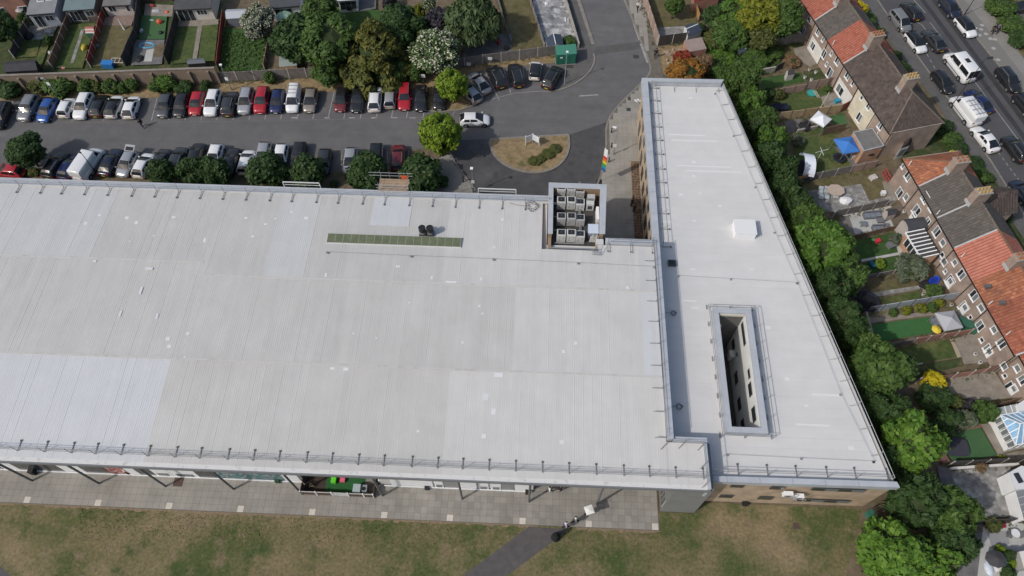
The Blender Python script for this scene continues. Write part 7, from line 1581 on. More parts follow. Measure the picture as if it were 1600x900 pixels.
t, a, u, v, L_ = ext('teal roofed lean to with a cluttered glazed front', [(113, 36), (158, 33)], 5.0, 2.3, M("dark lean to wall", (.11, .09, .08), .9, n=(2, .4)), M("teal roof", (.14, .19, .195), .7, n=(.8, .12)), [(.25, 1.2, 1.3, 1.7, 2), (.5, 1.2, 1.0, 1.9, 1), (.78, 1.5, 1.2, 1.0, 2)])
t, a, u, v, L_ = ext('low pinkish outbuilding with a grey felt roof', [(172, 27), (213, 25)], 5.0, 2.1, M("pinkish render", (.46, .40, .37), .85, n=(.7, .15)), M("grey felt 2", (.15, .148, .14), .9, n=(1, .2)), [(.26, 1.45, 1.1, 1.0, 2), (.84, 1.45, .6, 1.1, 1)])
t, a, u, v, L_ = ext('cream extension with sliding glass doors and a dark roof', [(283, 34.5), (338, 32)], 4.5, 2.3, M("cream render 2", (.50, .48, .43), .85, n=(.6, .1)), M("dark tiled roof", (.065, .066, .07), .8, n=(1, .2)), [(.24, 1.1, 2.4, 2.0, 3), (.70, 1.6, 1.5, .9, 3)], rise=.9)
t, a, u, v, L_ = ext('dark roofed white extension beside the dark broad tree', [(430, 34), (474, 30)], 5.0, 2.5, white, M("slate grey roof", (.065, .07, .078), .8, n=(1, .15)), [(.4, 1.2, 2.6, 2.0, 3)], rise=.8)
t, a, u, v, L_ = ext('white conservatory at the top edge', [(533, 22), (561, 20)], 4.0, 2.4, white, M("white roof panel", (.50, .53, .57), .5), [(.2, 1.45, .9, 1.4, 1), (.5, 1.3, .9, 1.7, 1), (.8, 1.45, .9, 1.4, 1)])
t, a, u, v, L_ = ext('red brick house front with white windows at the top left corner', [(-30, 38), (52, 26)], 6.0, 4.8, brk_r, TILE['dark'], [(.52, 1.2, 1.2, 2.1, 2), (.92, 1.4, 1.3, 1.2, 2), (.46, 3.4, 1.0, 1.0, 2)], rise=2.0)
t, a, u, v, L_ = ext('dark brick rear wall with clutter beyond the turf garden', [(222, 3), (270, 2)], 4.0, 2.2, M("sooty brick", (.10, .07, .06), .9, n=(2, .3)), M("dark tiled roof", (.065, .066, .07)), [(.4, 1.2, 1.0, 1.2, 2)], rise=.5)
shed('grey plastic shed with a ridged roof in the overgrown garden', [(354, 29), (386, 27), (384, 14), (355, 15)], 1.6, M("grey plastic", (.15, .16, .18), .6), M("silver plastic roof", (.38, .40, .44), .5), pitch=.5); shed('black roofed shed against the brown wall at the left', [(8, 112), (57, 109), (57, 94), (12, 96)], 1.6, M("black boards", (.02, .02, .022), .8), M("charcoal felt", (.045, .045, .052), .85, n=(1.5, .2)), pitch=.55)
shed('grey green roofed shed with orange doors under the dark broad tree', [(437, 104), (463, 102), (461, 87), (437, 88)], 1.5, M("orange timber", (.42, .26, .15), .8), M("grey green felt", (.22, .26, .25), .8), pitch=.2, doors=(0, 1)); shed('small dark grey roofed store at the path end behind the brown wall', [(293, 100), (320, 98), (318, 91), (295, 92)], 1.2, M("black boards", (.02, .02, .022)), M("grey store roof", (.12, .13, .15), .8), pitch=.25)
shed('slate roofed shed with a white ridge in the stained yard', [(856, 74), (880, 70), (876, 54), (853, 60)], 1.6, M("pinkish shed wall", (.42, .37, .35), .8), navy_r, pitch=.45, vent=upvc, ridge_long=False)
t = thing('playhouse', 'small playhouse with a striped red and white roof and green walls', 'playhouse', (*at(140, 44, 0), 0)); pts = [(133, 51), (147, 51), (148, 40), (134, 40)]; p = [at(*e, 1.3) for e in pts]; B().prism(p, 0, 1.2).build('wall', M("green boards", (.035, .10, .075), .8), t)
v4 = [Vector((*e, 1.2)) for e in p]; r0_, r1_ = (v4[0]+v4[3])/2+Vector((0, 0, .4)), (v4[1]+v4[2])/2+Vector((0, 0, .4))
for k in range(4):
    q = B(); q.face(v4[0].lerp(r0_, k/4), v4[1].lerp(r1_, k/4), v4[1].lerp(r1_, (k+1)/4), v4[0].lerp(r0_, (k+1)/4)); q.build('roof_band', M("faded red roof", (.36, .13, .10), .8) if k % 2 else M("faded white roof", (.45, .42, .40), .8), t)
q = B(); q.face(v4[2], v4[3], r0_, r1_); q.build('roof', M("faded red roof", (.36, .13, .10)), t)
x, y = at(34, 22, 1.0); t = thing('parasol', 'pale folded round parasol at the top left', 'parasol', (x, y, 0)); q = B()
for k in range(8): a0, a1 = k*.785, (k+1)*.785; q.face((x+.6*math.cos(a0), y+.5*math.sin(a0), 1.7), (x+.6*math.cos(a1), y+.5*math.sin(a1), 1.7), (x, y, 1.95))
q.build('canopy', M("dusty canvas", (.33, .33, .34), .8), t); B().tube((x, y, 0), (x, y, 1.9), .03, 5).build('pole', galv, t)
t = thing('green_parasol', 'pale green parasol beside the dark roofed white extension', 'parasol', (*at(443, 26, 0), 0)); x, y = at(443, 24, 2.0); q = B()
for k in range(8): a0, a1 = k*.785, (k+1)*.785; q.face((x+1.2*math.cos(a0), y+1.2*math.sin(a0), 1.9), (x+1.2*math.cos(a1), y+1.2*math.sin(a1), 1.9), (x, y, 2.35))
q.build('canopy', M("pale green canvas", (.28, .42, .33), .7), t); B().tube((x, y, 0), (x, y, 2.3), .03, 5).build('pole', galv, t)
t = thing('parasol', 'closed cream parasol lying slanted before the pinkish outbuilding', 'parasol', (*at(189, 38, 1), 0)); a, c = at3(196, 48, 0), at3(184, 29, 1.9); B().tube(a.lerp(c, .1), c, .20, 8, .05).build('canopy', M("cream canvas", (.50, .48, .44), .8), t); B().tube(a, c, .03, 5).build('pole', galv, t)
for k, (px, py) in enumerate(((70, 66), (68, 72), (65, 78), (63, 84), (61, 90))):
    x, y = at(px, py); o = B().box(x, y, .02, .55, .40, .05, rad(-8)).build('stepping_slab', patio_l, C.objects['garden_lawn.001'] if False else None); o['kind'] = 'structure'
t = thing('paddling_pool', 'light blue inflatable paddling pool in the cluttered garden', 'paddling pool', (*at(228, 71, 0), 0)); x, y = at(229, 71, .2); q = B()
for k in range(16):
    a0, a1 = k*.3927, (k+1)*.3927; q.tube((x+1.1*math.cos(a0), y+.55*math.sin(a0), .16), (x+1.1*math.cos(a1), y+.55*math.sin(a1), .16), .16, 6, cap=False)
q.build('rim', M("light blue vinyl", (.06, .32, .52), .4), t); B().prism([(x+1.0*math.cos(k*.3927), y+.48*math.sin(k*.3927)) for k in range(16)], .03, .10).build('water', M("pool water", (.04, .22, .38), .1), t)
bx('blue_cover', 'blue tarpaulin box by the brown wall in the brown garden', 'cover', 169, 101, 1.6, .9, .8, M("blue tarpaulin", (.03, .16, .42), .6)); t = thing('timber_frame', 'open pale timber frame beside the blue tarpaulin', 'frame', (*at(180, 96, 0), 0)); a = at3(172, 98, .7); 
for k in range(4): B().bar(a+Vector((k*.6, 0, 0)), a+Vector((k*.6, .9, 0)), .08).build('slat', M("pale timber", (.46, .42, .36)), t)
for k in (0, .9): B().bar(a+Vector((0, k, .05)), a+Vector((1.9, k, .05)), .08).build('beam', M("pale timber", (.46, .42, .36)), t)
for k in (0, 1.8): B().tube((a.x+k, a.y, 0), (a.x+k, a.y, .7), .05, 5).build('leg', M("pale timber", (.46, .42, .36)), t)
cl = [('toy_tent', 'larger orange toy tent on the turf', 'toy', 249, 34, .85, .75, .8, (.55, .10, .05)), ('toy_tent', 'small orange toy tent by the dark brick wall', 'toy', 261, 19, .6, .5, .5, (.55, .12, .05)), ('storage_tub', 'heap of black bags in the cluttered garden', 'bags', 218, 92, 1.0, 1.4, .6, (.02, .02, .022)), ('toy_slide', 'white toy slide lying on the turf', 'toy', 237, 32, .9, .25, .3, (.5, .5, .5)), ('toy_scooter', 'white and mauve toy bike by the black fence', 'toy', 221, 48, .5, .8, .5, (.42, .40, .50)), ('toy_ball', 'dark round toy on the turf', 'toy', 234, 56, .4, .4, .35, (.03, .03, .035)), ('toy_cart', 'dark pushchair on the turf', 'toy', 251, 51, .7, .6, .6, (.025, .025, .03)), ('clutter_box', 'red clutter box at the dark brick wall', 'box', 238, 9, 1.0, .6, .6, (.24, .05, .05)), ('clutter_box', 'pale clutter pile at the dark brick wall', 'clutter', 244, 17, 1.2, .8, .5, (.38, .38, .42)), ('clutter_box', 'blue clutter tub before the teal roofed lean to', 'tub', 147, 29, 1.0, .5, .6, (.03, .10, .25)), ('playframe', 'yellow toy frame on the lawn by the red fence', 'toy', 131, 74, .7, 1.2, .7, (.50, .40, .05)), ('covered_heap', 'grey covered heap on the patio before the pale blue extension', 'cover', 77, 49, 1.4, .9, .7, (.26, .27, .29)), ('black_cover', 'black covered heap beside the black fence', 'cover', 45, 56, 1.3, 1.3, .8, (.015, .015, .017)), ('wheelbarrow', 'green and white mower beside the red fence', 'mower', 152, 72, .7, .8, .6, (.10, .13, .12)), ('water_butt', 'white jug tub by the long fence on the stepping slab lawn', 'tub', 78, 82, .5, .5, .5, (.5, .5, .5)), ('red_digger', 'red garden machine beside the willow', 'machine', 779, 66, .5, 1.1, .9, (.26, .03, .035)), ('clutter_box', 'small orange pot by the grey fence near the willow', 'pot', 769, 80, .3, .3, .35, (.5, .16, .05)), ('brick_barbecue', 'dark brick barbecue by the curved fence', 'barbecue', 792, 75, .8, .7, .8, (.06, .05, .045)), ('white_chair', 'white plastic chair in the stained yard', 'chair', 854, 6, .6, .6, .6, (.62, .62, .62)), ('boards', 'white board leaning on the pale low wall', 'board', 884, 31, .25, 1.1, .5, (.60, .60, .60)), ('boards', 'white sign board leaning by the pale low wall, upper', 'board', 888, 9, .3, 1.0, .5, (.55, .55, .56)), ('pink_toy', 'pink and white toy by the brown wall', 'toy', 99, 106, .6, .3, .3, (.5, .2, .25)), ('skip_bin', 'dark green bin at the left corner of the stained yard shed', 'bin', 849, 70, .5, .5, .6, (.05, .06, .05))]
for nm, lab, cat, px, py, w, d, h, c_ in cl:
    x, y = at(px, py, h/2); t = thing(nm, lab, cat, (x, y, 0)); m = M("colour "+lab[:28], c_, .6, n=(5, .2)); q = B(); q.ell((x, y, h*.45), w*.55, d*.55, h*.55, 10, 6, .10); q.build('body', m, t)
    q = B(); q.box(x, y, .0, w*.8, d*.8, h*.3); q.build('base', M("base "+lab[:28], tuple(k*.6 for k in c_), .7), t)

# weeds and scraps of growth along the feet of the garden fences
q = B()
for run in FENCE_RUNS:
    for a, c in zip(run, run[1:]):
        L_ = (c-a).length; u = (c-a)/max(L_, .01); w = Vector((-u.y, u.x, 0))
        for k in range(int(L_*9)):
            p = a+u*R.uniform(0, L_)+w*R.choice((-1, 1))*R.uniform(.12, .75)**1.2; p.z = .05; h = R.uniform(.08, .42); an = R.uniform(0, 6.28); e = R.uniform(.08, .2)
            for j in range(3):
                an += 2.1; q.tint = R.random(); d = Vector((math.cos(an)*e, math.sin(an)*e, 0)); v = Vector((-d.y*.5, d.x*.5, 0)); b_ = p+Vector((0, 0, h*R.uniform(.3, 1)))
                q.face(b_, b_+d*.5+v, b_+d, b_+d*.5-v)
o = q.build('fence_weeds', M("leaves weeds", (.038, .055, .018), .8, rgb2=(.105, .11, .045))); o['kind'] = 'stuff'
# ================================================================ STREET FURNITURE
def hgt(base, top):
    """height of an upright whose foot and top are at these photo points"""
    p = at(*base); best = (9e9, 0)
    for i in range(5, 1400):
        z = i*.01; q_ = at(*top, z); d = (q_[0]-p[0])**2+(q_[1]-p[1])**2
        if d < best[0]: best = (d, z)
    return best[1]
lampm = M("lamp post paint", (.035, .036, .038), .5); lampg = M("grey lamp post", (.25, .26, .27), .5)
def lamp(label, base, h, m=lampg, arm=(0, -.5), head=(.5, .22), hm=None, sign=None, group='street lamps'):
    x, y = at(*base); t = thing('street_lamp', label, 'street lamp', (x, y, 0), group)
    B().tube((x, y, 0), (x, y, 1.1), .085, 8).build('base', m, t); B().tube((x, y, 1.1), (x, y, h), .055, 8, .04).build('pole', m, t)
    ax, ay = arm; B().tube((x, y, h), (x+ax, y+ay, h+.08), .035, 6).build('arm', m, t)
    a = math.atan2(ay, ax); B().box(x+ax*1.2, y+ay*1.2, h+.06, head[0], head[1], .12, a).build('lantern', hm or m, t); B().box(x+ax*1.2, y+ay*1.2, h+.035, head[0]*.8, head[1]*.8, .024, a).build('lens', glass_b, t)
    if sign: B().box(x, y-.07, sign, .42, .03, .55).build('sign_plate', white, t)
lamp('tall black street lamp between the white van and the parked black car', (1485, 168), 8.6, lampm, (.55, .15), (.75, .3)); lamp('black street lamp at the far kerb beside the black roofed white car', (1506, 24), 8.6, lampm, (-.5, .1), (.75, .3))
lamp('grey lamp post with a white plate between the blue and short white cars', (95, 157), hgt((95, 157), (73, 124)), sign=2.9, arm=(-.4, .1)); lamp('grey lamp post with a white plate behind the dark grey car', (362, 141), hgt((362, 141), (347, 104)), sign=1.9, hm=white, arm=(-.1, .2), head=(.34, .34))
lamp('grey lamp post leaning into view over the big white van', (152, 272), hgt((152, 272), (130, 240)), lampm, (-.3, .2)); lamp('grey lamp post at the kerb between scaffold tree and round island', (740, 301), hgt((740, 301), (738, 261)), sign=2.0, hm=white, arm=(.0, -.25), head=(.34, .34))
lamp('grey lamp post directly before the green cabinet', (882, 131), hgt((882, 131), (884, 80)), hm=white, arm=(0, -.2), head=(.3, .3)); lamp('grey lamp post with plates on the paved alley', (958, 242), hgt((958, 242), (964, 201)), sign=1.6, hm=white, arm=(-.35, .1))
def sign(label, base, h, w, hh, m=None, group='small car park signs'):
    x, y = at(*base); t = thing('sign_post', label, 'sign', (x, y, 0), group); B().tube((x, y, 0), (x, y, h), .03, 6).build('post', lampg, t); B().box(x, y-.05, h-hh, w, .03, hh).build('sign_plate', m or white, t)
    q = B()
    for k in range(3): q.box(x, y-.068, h-hh*.3-k*hh*.22, w*.7, .004, hh*.07)
    o = q.build('print', M("grey print", (.35, .36, .38), .7), t)
sign('small white sign on a post behind the long red and black cars', (662, 131), 1.8, .7, .6); sign('small white sign at the bright tree end of the grey fence', (733, 110), 1.5, .6, .5); sign('small white sign before the grey fence behind the black car', (766, 101), 1.4, .6, .45)
x, y = at(831, 227); t = thing('notice_board', 'two winged white notice board on posts on the round island', 'sign', (x, y, .13))
pa, pb, pc = at3(821, 226.5, .13), at3(832, 222.5, .13), at3(842, 228, .13)
for p in (pa, pb, pc): B().box(p.x, p.y, .13, .09, .09, 1.75).build('post', white, t)
for a, c in ((pa, pb), (pb, pc)):
    d = (c-a); n_ = Vector((d.y, -d.x, 0)).normalized(); q = B(); q.par(a+n_*.06+d*-.04+Vector((0, 0, .65)), d*1.06, n_*.04, (0, 0, 1.05)); q.build('board', M("board white", (.70, .73, .76), .4), t)
    q = B()
    for k in range(5): q.par(a+n_*.103+d*.12+Vector((0, 0, .82+k*.15)), d*(.5+.2*(k % 2)), n_*.004, (0, 0, .055))
    o = q.build('print', M("blue grey print", (.42, .47, .54), .6), t)
for k, (px, py, lab) in enumerate(((955, 208, 'black bollard farthest up the paved alley'), (955, 231, 'black bollard beside the plated lamp post in the alley'), (951, 254, 'black bollard beside the rainbow flag'), (724, 285, 'black bollard by the left kerb of the turning loop'), (739.5, 301, 'black bollard at the foot of the kerb lamp by the roof edge'))):
    x, y = at(px, py); t = thing('bollard', lab, 'bollard', (x, y, 0), 'black bollards'); B().tube((x, y, 0), (x, y, .92), .085, 10).build('post', black, t); B().tube((x, y, .92), (x, y, 1.0), .10, 10, .06).build('cap', black, t); B().tube((x, y, .75), (x, y, .82), .089, 10, cap=False).build('band', galv, t)
x, y = at(936, 285); h = hgt((936, 285), (947, 231)); t = thing('feather_flag', 'tall rainbow striped feather flag at the alley kerb', 'flag', (x, y, 0)); B().tube((x, y, 0), (x, y, h), .03, 6).build('pole', galv, t); B().box(x, y, 0, .7, .7, .12).build('base', black, t)
for k, c_ in enumerate(((.02, .09, .35), (.02, .26, .30), (.05, .30, .05), (.60, .48, .03), (.60, .16, .02), (.50, .03, .04), (.64, .64, .64), (.66, .66, .66), (.66, .66, .66))):
    z0 = h*(.40+.6*(k/9 if k < 6 else (k/9))); z1 = h*(.40+.6*(k+1)/9); q = B(); w0 = .55*(1-.25*(k/9)**3); q.par((x+.03, y-.06, z0), (w0*.8, -.40, 0), (0, .03, 0), (0, 0, z1-z0-.002)); q.build('stripe', M(f"flag colour {k}", c_, .7), t)
t = thing('green_cabinet', 'green steel electricity cabinet at the end of the curved fence', 'cabinet', (*at(884, 95, 0), 0)); pts = [at(x, y) for x, y in ((869, 102), (899, 100), (898, 85), (867, 88))]; gc = M("green cabinet paint", (.022, .125, .085), .5, n=(1, .15))
B().prism(pts, .08, 1.85).build('body', gc, t); cen = Vector((sum(p[0] for p in pts)/4, sum(p[1] for p in pts)/4, 0)); q = B(); rp_ = [tuple((Vector((*p, 0))-cen)*1.04+cen)[:2] for p in pts]; q.prism(rp_, 1.851, 1.93); q.build('roof', M("green cabinet roof", (.055, .20, .14), .5, n=(2, .1)), t); B().prism(rp_, 0, .079).build('plinth', concrete, t)
a, c = Vector((*pts[0], 0)), Vector((*pts[1], 0)); d = c-a; n_ = Vector((d.y, -d.x, 0)).normalized()
for k in range(3): q = B(); q.par(a+d*(.03+.325*k)+n_*.003+Vector((0, 0, .15)), d*.30, n_*.03, (0, 0, 1.55)); q.build('door', gc, t)
q = B(); q.par(a+d*.18+n_*.036+Vector((0, 0, 1.25)), d*.13, n_*.006, (0, 0, .22)); q.build('label_plate', white, t)

# ---------------------------------------------------------------- play yard in the shop front recess
t = thing('yard_fence', 'low brown panel fence with white posts round the shop play yard', 'fence', (-18.2, 18.85, 0)); bp = M("brown fence panel", (.095, .065, .05), .85, n=(3, .25))
xs_ = [-22.1, -20.55, -18.95, -17.3, -15.75, -14.75]
for k in range(5):
    q = B()
    for j in range(9): q.box(xs_[k]+.08+(j+.5)*(xs_[k+1]-xs_[k]-.16)/9, 18.86+(.012 if j % 2 else 0), .08, (xs_[k+1]-xs_[k]-.16)/9-.01, .03, 1.0)
    q.build('panel', M("white board panel", (.50, .50, .49), .7, n=(2, .2)) if k == 2 else bp, t); B().box((xs_[k]+xs_[k+1])/2, 18.86, 1.08, xs_[k+1]-xs_[k]-.1, .09, .04).build('cap_rail', M("pale cap rail", (.42, .41, .39), .7), t)
for x in xs_: B().box(x, 18.86, 0, .11, .11, 1.25).build('post', white, t)
for x in (-22.1, -14.7):
    for k in range(3): B().box(x, 19.3+k*1.15, .05, .04, 1.05, 1.0).build('panel', bp, t)
struct('play_floor', B().sheet([(-19.9, 18.95), (-15.9, 18.95), (-15.9, 23.4), (-19.9, 23.4)], .034), M("play turf", (.025, .105, .032), .95, n=(3, .2))); struct('play_floor', B().sheet([(-22.05, 18.95), (-19.9, 18.95), (-19.9, 23.4), (-22.05, 23.4)], .034), M("dark play mat", (.055, .04, .035), .9, n=(2, .3)))
def under(name, label, cat, px, py, w, d, h, c_, extra=None):
    x, y = at(px, py, h/2); t = thing(name, label, cat, (x, y, 0)); m = M("colour "+name+label[:16], c_, .5, n=(4, .12)); B().box(x, y, .02, w, d, h*.5).build('seat', m, t); B().box(x, y+d*.38, h*.5, w, d*.24, h*.5).build('backrest', m, t); return t
under('toy_chair', 'bright green toy chair in the shop play yard', 'toy', 521, 749, .5, .7, .9, (.12, .55, .03)); under('toy_chair', 'pink toy chair in the shop play yard', 'toy', 535, 749, .5, .5, .7, (.60, .13, .20))
x, y = at(562, 764, .6); t = thing('toy_kitchen', 'pale blue grey toy kitchen at the right of the play yard', 'toy', (x, y, 0)); B().box(x-.25, y, .03, .75, .8, .95).build('cupboard', M("pale blue grey", (.33, .40, .41), .6), t); B().box(x+.45, y+.05, .03, .6, .7, .75).build('oven', M("grey toy", (.24, .27, .29), .6), t); B().tube((x+.45, y, .78), (x+.45, y, .80), .2, 12).build('hob', black, t)
x, y = at(487, 757, .4); t = thing('easel', 'small timber easel on the dark mat of the play yard', 'easel', (x, y, 0))
for a, c in ((-.3, -.25), (.3, -.2), (0, .35)): B().bar((x+a, y+c, 0), (x, y, .95), .06).build('leg', M("easel wood", (.30, .25, .15), .8), t)
q = B(); q.bar((x-.2, y-.17, .4), (x+.2, y-.15, .4), .05); q.build('ledge', M("easel wood", (.30, .25, .15)), t)
bx('entrance_sign', 'white board standing at the dark entrance right of the play yard', 'board', 596, 751, .5, .3, .9, white)
bx('waste_bin', 'black bin against the wall by the red poster', 'bin', 51, 737, .5, .5, .9, black); bx('waste_bin', 'small green and black bin before the mural', 'bin', 434, 751, .45, .4, .6, M("bin green", (.02, .06, .03), .6)); bx('waste_bin', 'black bin beside the white panel right of the play yard', 'bin', 667, 762, .4, .4, .5, black); bx('waste_bin', 'black bin beside the pale column with people nearby', 'bin', 823.5, 769, .35, .35, .7, black)

# ================================================================ PEOPLE
skin_m = M("skin", (.36, .20, .14), .6); skin_d = M("darker skin", (.12, .065, .045), .6); hair_m = M("dark hair", (.018, .014, .012), .7)
def skinned(name, nodes, edges, root=0):
    """continuous tapering surface grown over a joint skeleton: nodes = (x, y, z, radius)"""
    me = bpy.data.meshes.new(name); me.from_pydata([n[:3] for n in nodes], edges, []); o = bpy.data.objects.new(name, me); C.objects.link(o)
    o.modifiers.new("Skin", 'SKIN'); ss = o.modifiers.new("Sub", 'SUBSURF'); ss.levels = 1
    for i, v in enumerate(me.skin_vertices[0].data): v.radius = (nodes[i][3],)*2; v.use_root = (i == root)
    dg = bpy.context.evaluated_depsgraph_get(); m2 = bpy.data.meshes.new_from_object(o.evaluated_get(dg)); bpy.data.objects.remove(o); bpy.data.meshes.remove(me)
    m2.polygons.foreach_set("use_smooth", [True]*len(m2.polygons)); return m2
def figure(stride, seat=False):
    s = stride
    if seat: hipz = .47; kn = [(.42, -.1, .48), (.42, .1, .48)]; an = [(.45, -.1, .08), (.45, .1, .08)]
    else: hipz = .93; kn = [(.10+s*.22, -.09, .50), (.06-s*.12, .09, .49)]; an = [(.02+s*.36, -.09, .08), (-.02-s*.36, .09, .10+s*.06)]
    d = hipz-.93; N = [(0, 0, hipz, .125), (.0, 0, 1.10+d, .115), (.015, 0, 1.30+d, .14), (.0, 0, 1.43+d, .075), (.005, 0, 1.50+d, .058), (.02, 0, 1.60+d, .088), (.025, 0, 1.68+d, .085)]; Ed = [(0, 1), (1, 2), (2, 3), (3, 4), (4, 5), (5, 6)]
    for k, sy in ((0, -1), (1, 1)):
        i = len(N); N += [(.0, sy*.095, hipz-.06, .095), (*kn[k], .06), (an[k][0], an[k][1], an[k][2], .04), (an[k][0]+.17, an[k][1], .045, .035)]; Ed += [(0, i), (i, i+1), (i+1, i+2), (i+2, i+3)]
    legs = (N[:], Ed[:])
    for k, sy in ((0, -1), (1, 1)):
        i = len(N); sw = (-1 if k == 0 else 1)*s; N += [(.0, sy*.19, 1.39+d, .062), (.0+sw*.14, sy*.235, 1.13+d, .045), (.10+sw*.28, sy*.24, .91+d, .032), (.13+sw*.31, sy*.24, .84+d, .032)]; Ed += [(2, i), (i, i+1), (i+1, i+2), (i+2, i+3)]
        for f, (fx, fy, L_) in enumerate(((.03, -.03, .07), (.04, -.01, .085), (.04, .012, .08), (.03, .032, .065), (.05, -sy*.055, .045))):
            j = len(N); b_ = N[i+3]; N += [(b_[0]+fx*.4, b_[1]+fy, b_[2]-L_*.55, .010), (b_[0]+fx, b_[1]+fy*1.1, b_[2]-L_, .008)]; Ed += [(i+3, j), (j, j+1)]
    body = skinned('body', N, Ed)
    g = .022; T = [(0, 0, hipz-.02, .14+g), (0, 0, 1.12+d, .13+g), (.015, 0, 1.31+d, .15+g), (0, 0, 1.42+d, .08+g)]; te = [(0, 1), (1, 2), (2, 3)]
    for k, sy in ((0, -1), (1, 1)):
        sw = (-1 if k == 0 else 1)*s; i = len(T); T += [(0, sy*.19, 1.39+d, .068+g*.7), (sw*.14, sy*.235, 1.13+d, .05+g*.7), (.09+sw*.26, sy*.24, .94+d, .04+g*.6)]; te += [(2, i), (i, i+1), (i+1, i+2)]
    top = skinned('jacket', T, te)
    Q = [(0, 0, hipz+.02, .13+g)]; qe = []; sh = []
    for k, sy in ((0, -1), (1, 1)):
        i = len(Q); Q += [(0, sy*.095, hipz-.07, .10+g*.7), (*kn[k], .068+g*.6), (an[k][0], an[k][1], an[k][2]+.03, .052+g*.5)]; qe += [(0, i), (i, i+1), (i+1, i+2)]
        b_ = B(); b_.ell((an[k][0]+.06, an[k][1], .05), .15, .055, .055, 8, 5); sh.append(b_.mesh('shoe', black, True))
    tr = skinned('trousers', Q, qe); b_ = B(); b_.ell((.005, 0, 1.665+d), .105, .095, .095, 10, 6); hair = b_.mesh('hair', hair_m, True)
    b_ = B(); b_.ell((.12, 0, 1.61+d), .02, .016, .022, 6, 4); nose = b_.mesh('nose', skin_m, True)
    return dict(body=body, jacket=top, trousers=tr, hair=hair, nose=nose, shoes=sh)
FIG = dict(walk=figure(.75), stand=figure(.12), sit=figure(.1, True))
def person(label, px, py, ang, top, legs, pose='walk', z=.0, skin=skin_m, hair=True, robe=None, s=1.0, group=None):
    x, y = at(px, py, z); t = thing('person', label, 'person', (0, 0, 0), group); f = FIG[pose]
    for nm, me, m in (('body', f['body'], skin), ('jacket', f['jacket'], top), ('trousers', f['trousers'], legs), ('hair', f['hair'], hair_m), ('nose', f['nose'], skin)):
        if nm == 'hair' and not hair: continue
        me2 = painted(me, m) if nm != 'hair' else me
        o = bpy.data.objects.new(nm, me2); C.objects.link(o); o.parent = t
    for me in f['shoes']: o = bpy.data.objects.new('shoe', me); C.objects.link(o); o.parent = t
    if robe:
        q = B(); q.tube((0, 0, .06), (0, 0, 1.0), .46, 14, .24, cap=False); q.tube((0, 0, 1.0), (0, 0, 1.45), .24, 14, .19, cap=False); q.ell((.0, 0, 1.63), .135, .125, .14, 10, 6)
        o = q.build('robe', robe, None, True); o.parent = t
    t.location = (x, y, z); t.rotation_euler = (0, 0, rad(ang)); t.scale = (s,)*3; return t
cl_ = lambda nm, c: M("cloth "+nm, c, .9)
blk, wht, navyc, greyc, mauve = cl_('black', (.014, .014, .016)), cl_('white', (.60, .60, .60)), cl_('navy', (.025, .03, .055)), cl_('grey', (.12, .12, .13)), cl_('mauve', (.30, .24, .36))
person('person in dark clothes walking across the car park lane', 224, 199, 150, blk, navyc)
person('person in a black coat over white on the access road pavement, upper', 995.5, 17, -75, wht, blk, z=.09); q = B(); q.box(-.02, 0, 1.0, .3, .44, .42)
person('person in black walking on the access road pavement, lower', 1023, 90, 105, blk, blk, z=.09)
person('person in black, left of the pair walking across the street', 1548, 52, -70, blk, blk, z=.07); person('person in grey blue, right of the pair walking across the street', 1555, 51, -70, cl_('slate', (.11, .13, .19)), navyc, z=.07)
person('seated person in dark clothes by the hedge across the street', 1580, 67, 200, blk, greyc, 'sit', z=.07)
person('person in black standing by the wing wall in the alley, upper', 986.5, 322, 180, blk, blk, 'stand', z=.09); person('person in black standing by the wing wall in the alley, lower', 990, 331, 160, blk, navyc, 'stand', z=.09)
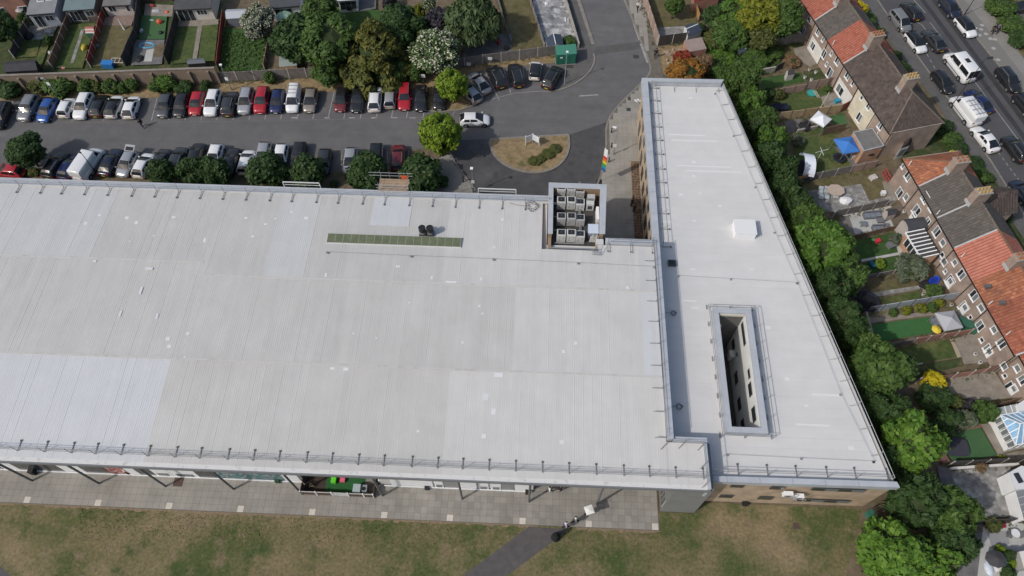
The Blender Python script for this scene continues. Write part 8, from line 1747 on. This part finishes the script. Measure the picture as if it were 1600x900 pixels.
person('person in a white top under the roof eave beside the column', 858, 768, 20, wht, greyc, 'walk', z=.03); person('person in black with bags under the roof eave', 875, 766, 190, blk, blk, 'stand', z=.03)
person('person with white scarf and mauve clothes at the path end', 883, 824, 30, mauve, blk, z=.03, skin=skin_d); person('person with a white head cover walking behind the mauve clothed one', 898, 816, 30, greyc, blk, z=.03)
pu = person('person hidden beneath a white square parasol on the paving', 918, 804, 30, greyc, blk, z=.03)
q = B(); q.par((-.42, -.42, 1.86), (.84, 0, 0), (0, .84, 0), (0, 0, .03)); q.face((-.42, -.42, 1.90), (.42, -.42, 1.90), (0, 0, 2.0)); q.face((.42, -.42, 1.90), (.42, .42, 1.90), (0, 0, 2.0)); q.face((.42, .42, 1.90), (-.42, .42, 1.90), (0, 0, 2.0)); q.face((-.42, .42, 1.90), (-.42, -.42, 1.90), (0, 0, 2.0))
x, y = at(918, 804, .03); ps = q.build('parasol_cover', M("white parasol", (.70, .70, .69), .8)); ps.location = (x, y, .03); ps.rotation_euler = (0, 0, .35); tag(ps, 'white square parasol held over a person on the paving', 'parasol'); q = B(); q.tube((.25, .24, .85), (0, 0, 1.9), .015, 5); o = q.build('handle', black); o.parent = ps
person('person in a long black robe at the edge of the path and lawn', 868, 840, 35, blk, blk, 'stand', robe=blk, hair=False)
person('person in white and dark at the shop wall below the red poster', 204, 740, -60, wht, blk, 'stand', z=.03)
for k, px in enumerate((883, 898)):
    x, y = at(px, 824-k*8, .03); o = B(); o.ell((0, 0, 1.66), .12, .11, .11, 10, 6); h_ = o.build('head_scarf', wht, None, True); h_.parent = [p for p in C.objects if p.name.startswith('person') and p.get('label', '').startswith(('person with white scarf', 'person with a white head')[k])][0]
x, y = at(997, 156, .1); q = B()
for k in range(4): q.box(x+R.uniform(-.4, .4), y+R.uniform(-.3, .3), .09, .3, .22, .05, R.uniform(0, 3))
tag(q.build('litter', white), 'scattered white litter on the alley paving near the wing corner', 'litter')
tag(B().box(*at(1163, 788), .0, .5, .4, .5).build('black_bag', black), 'black bag on the grass at the foot of the south brick wall', 'bag')
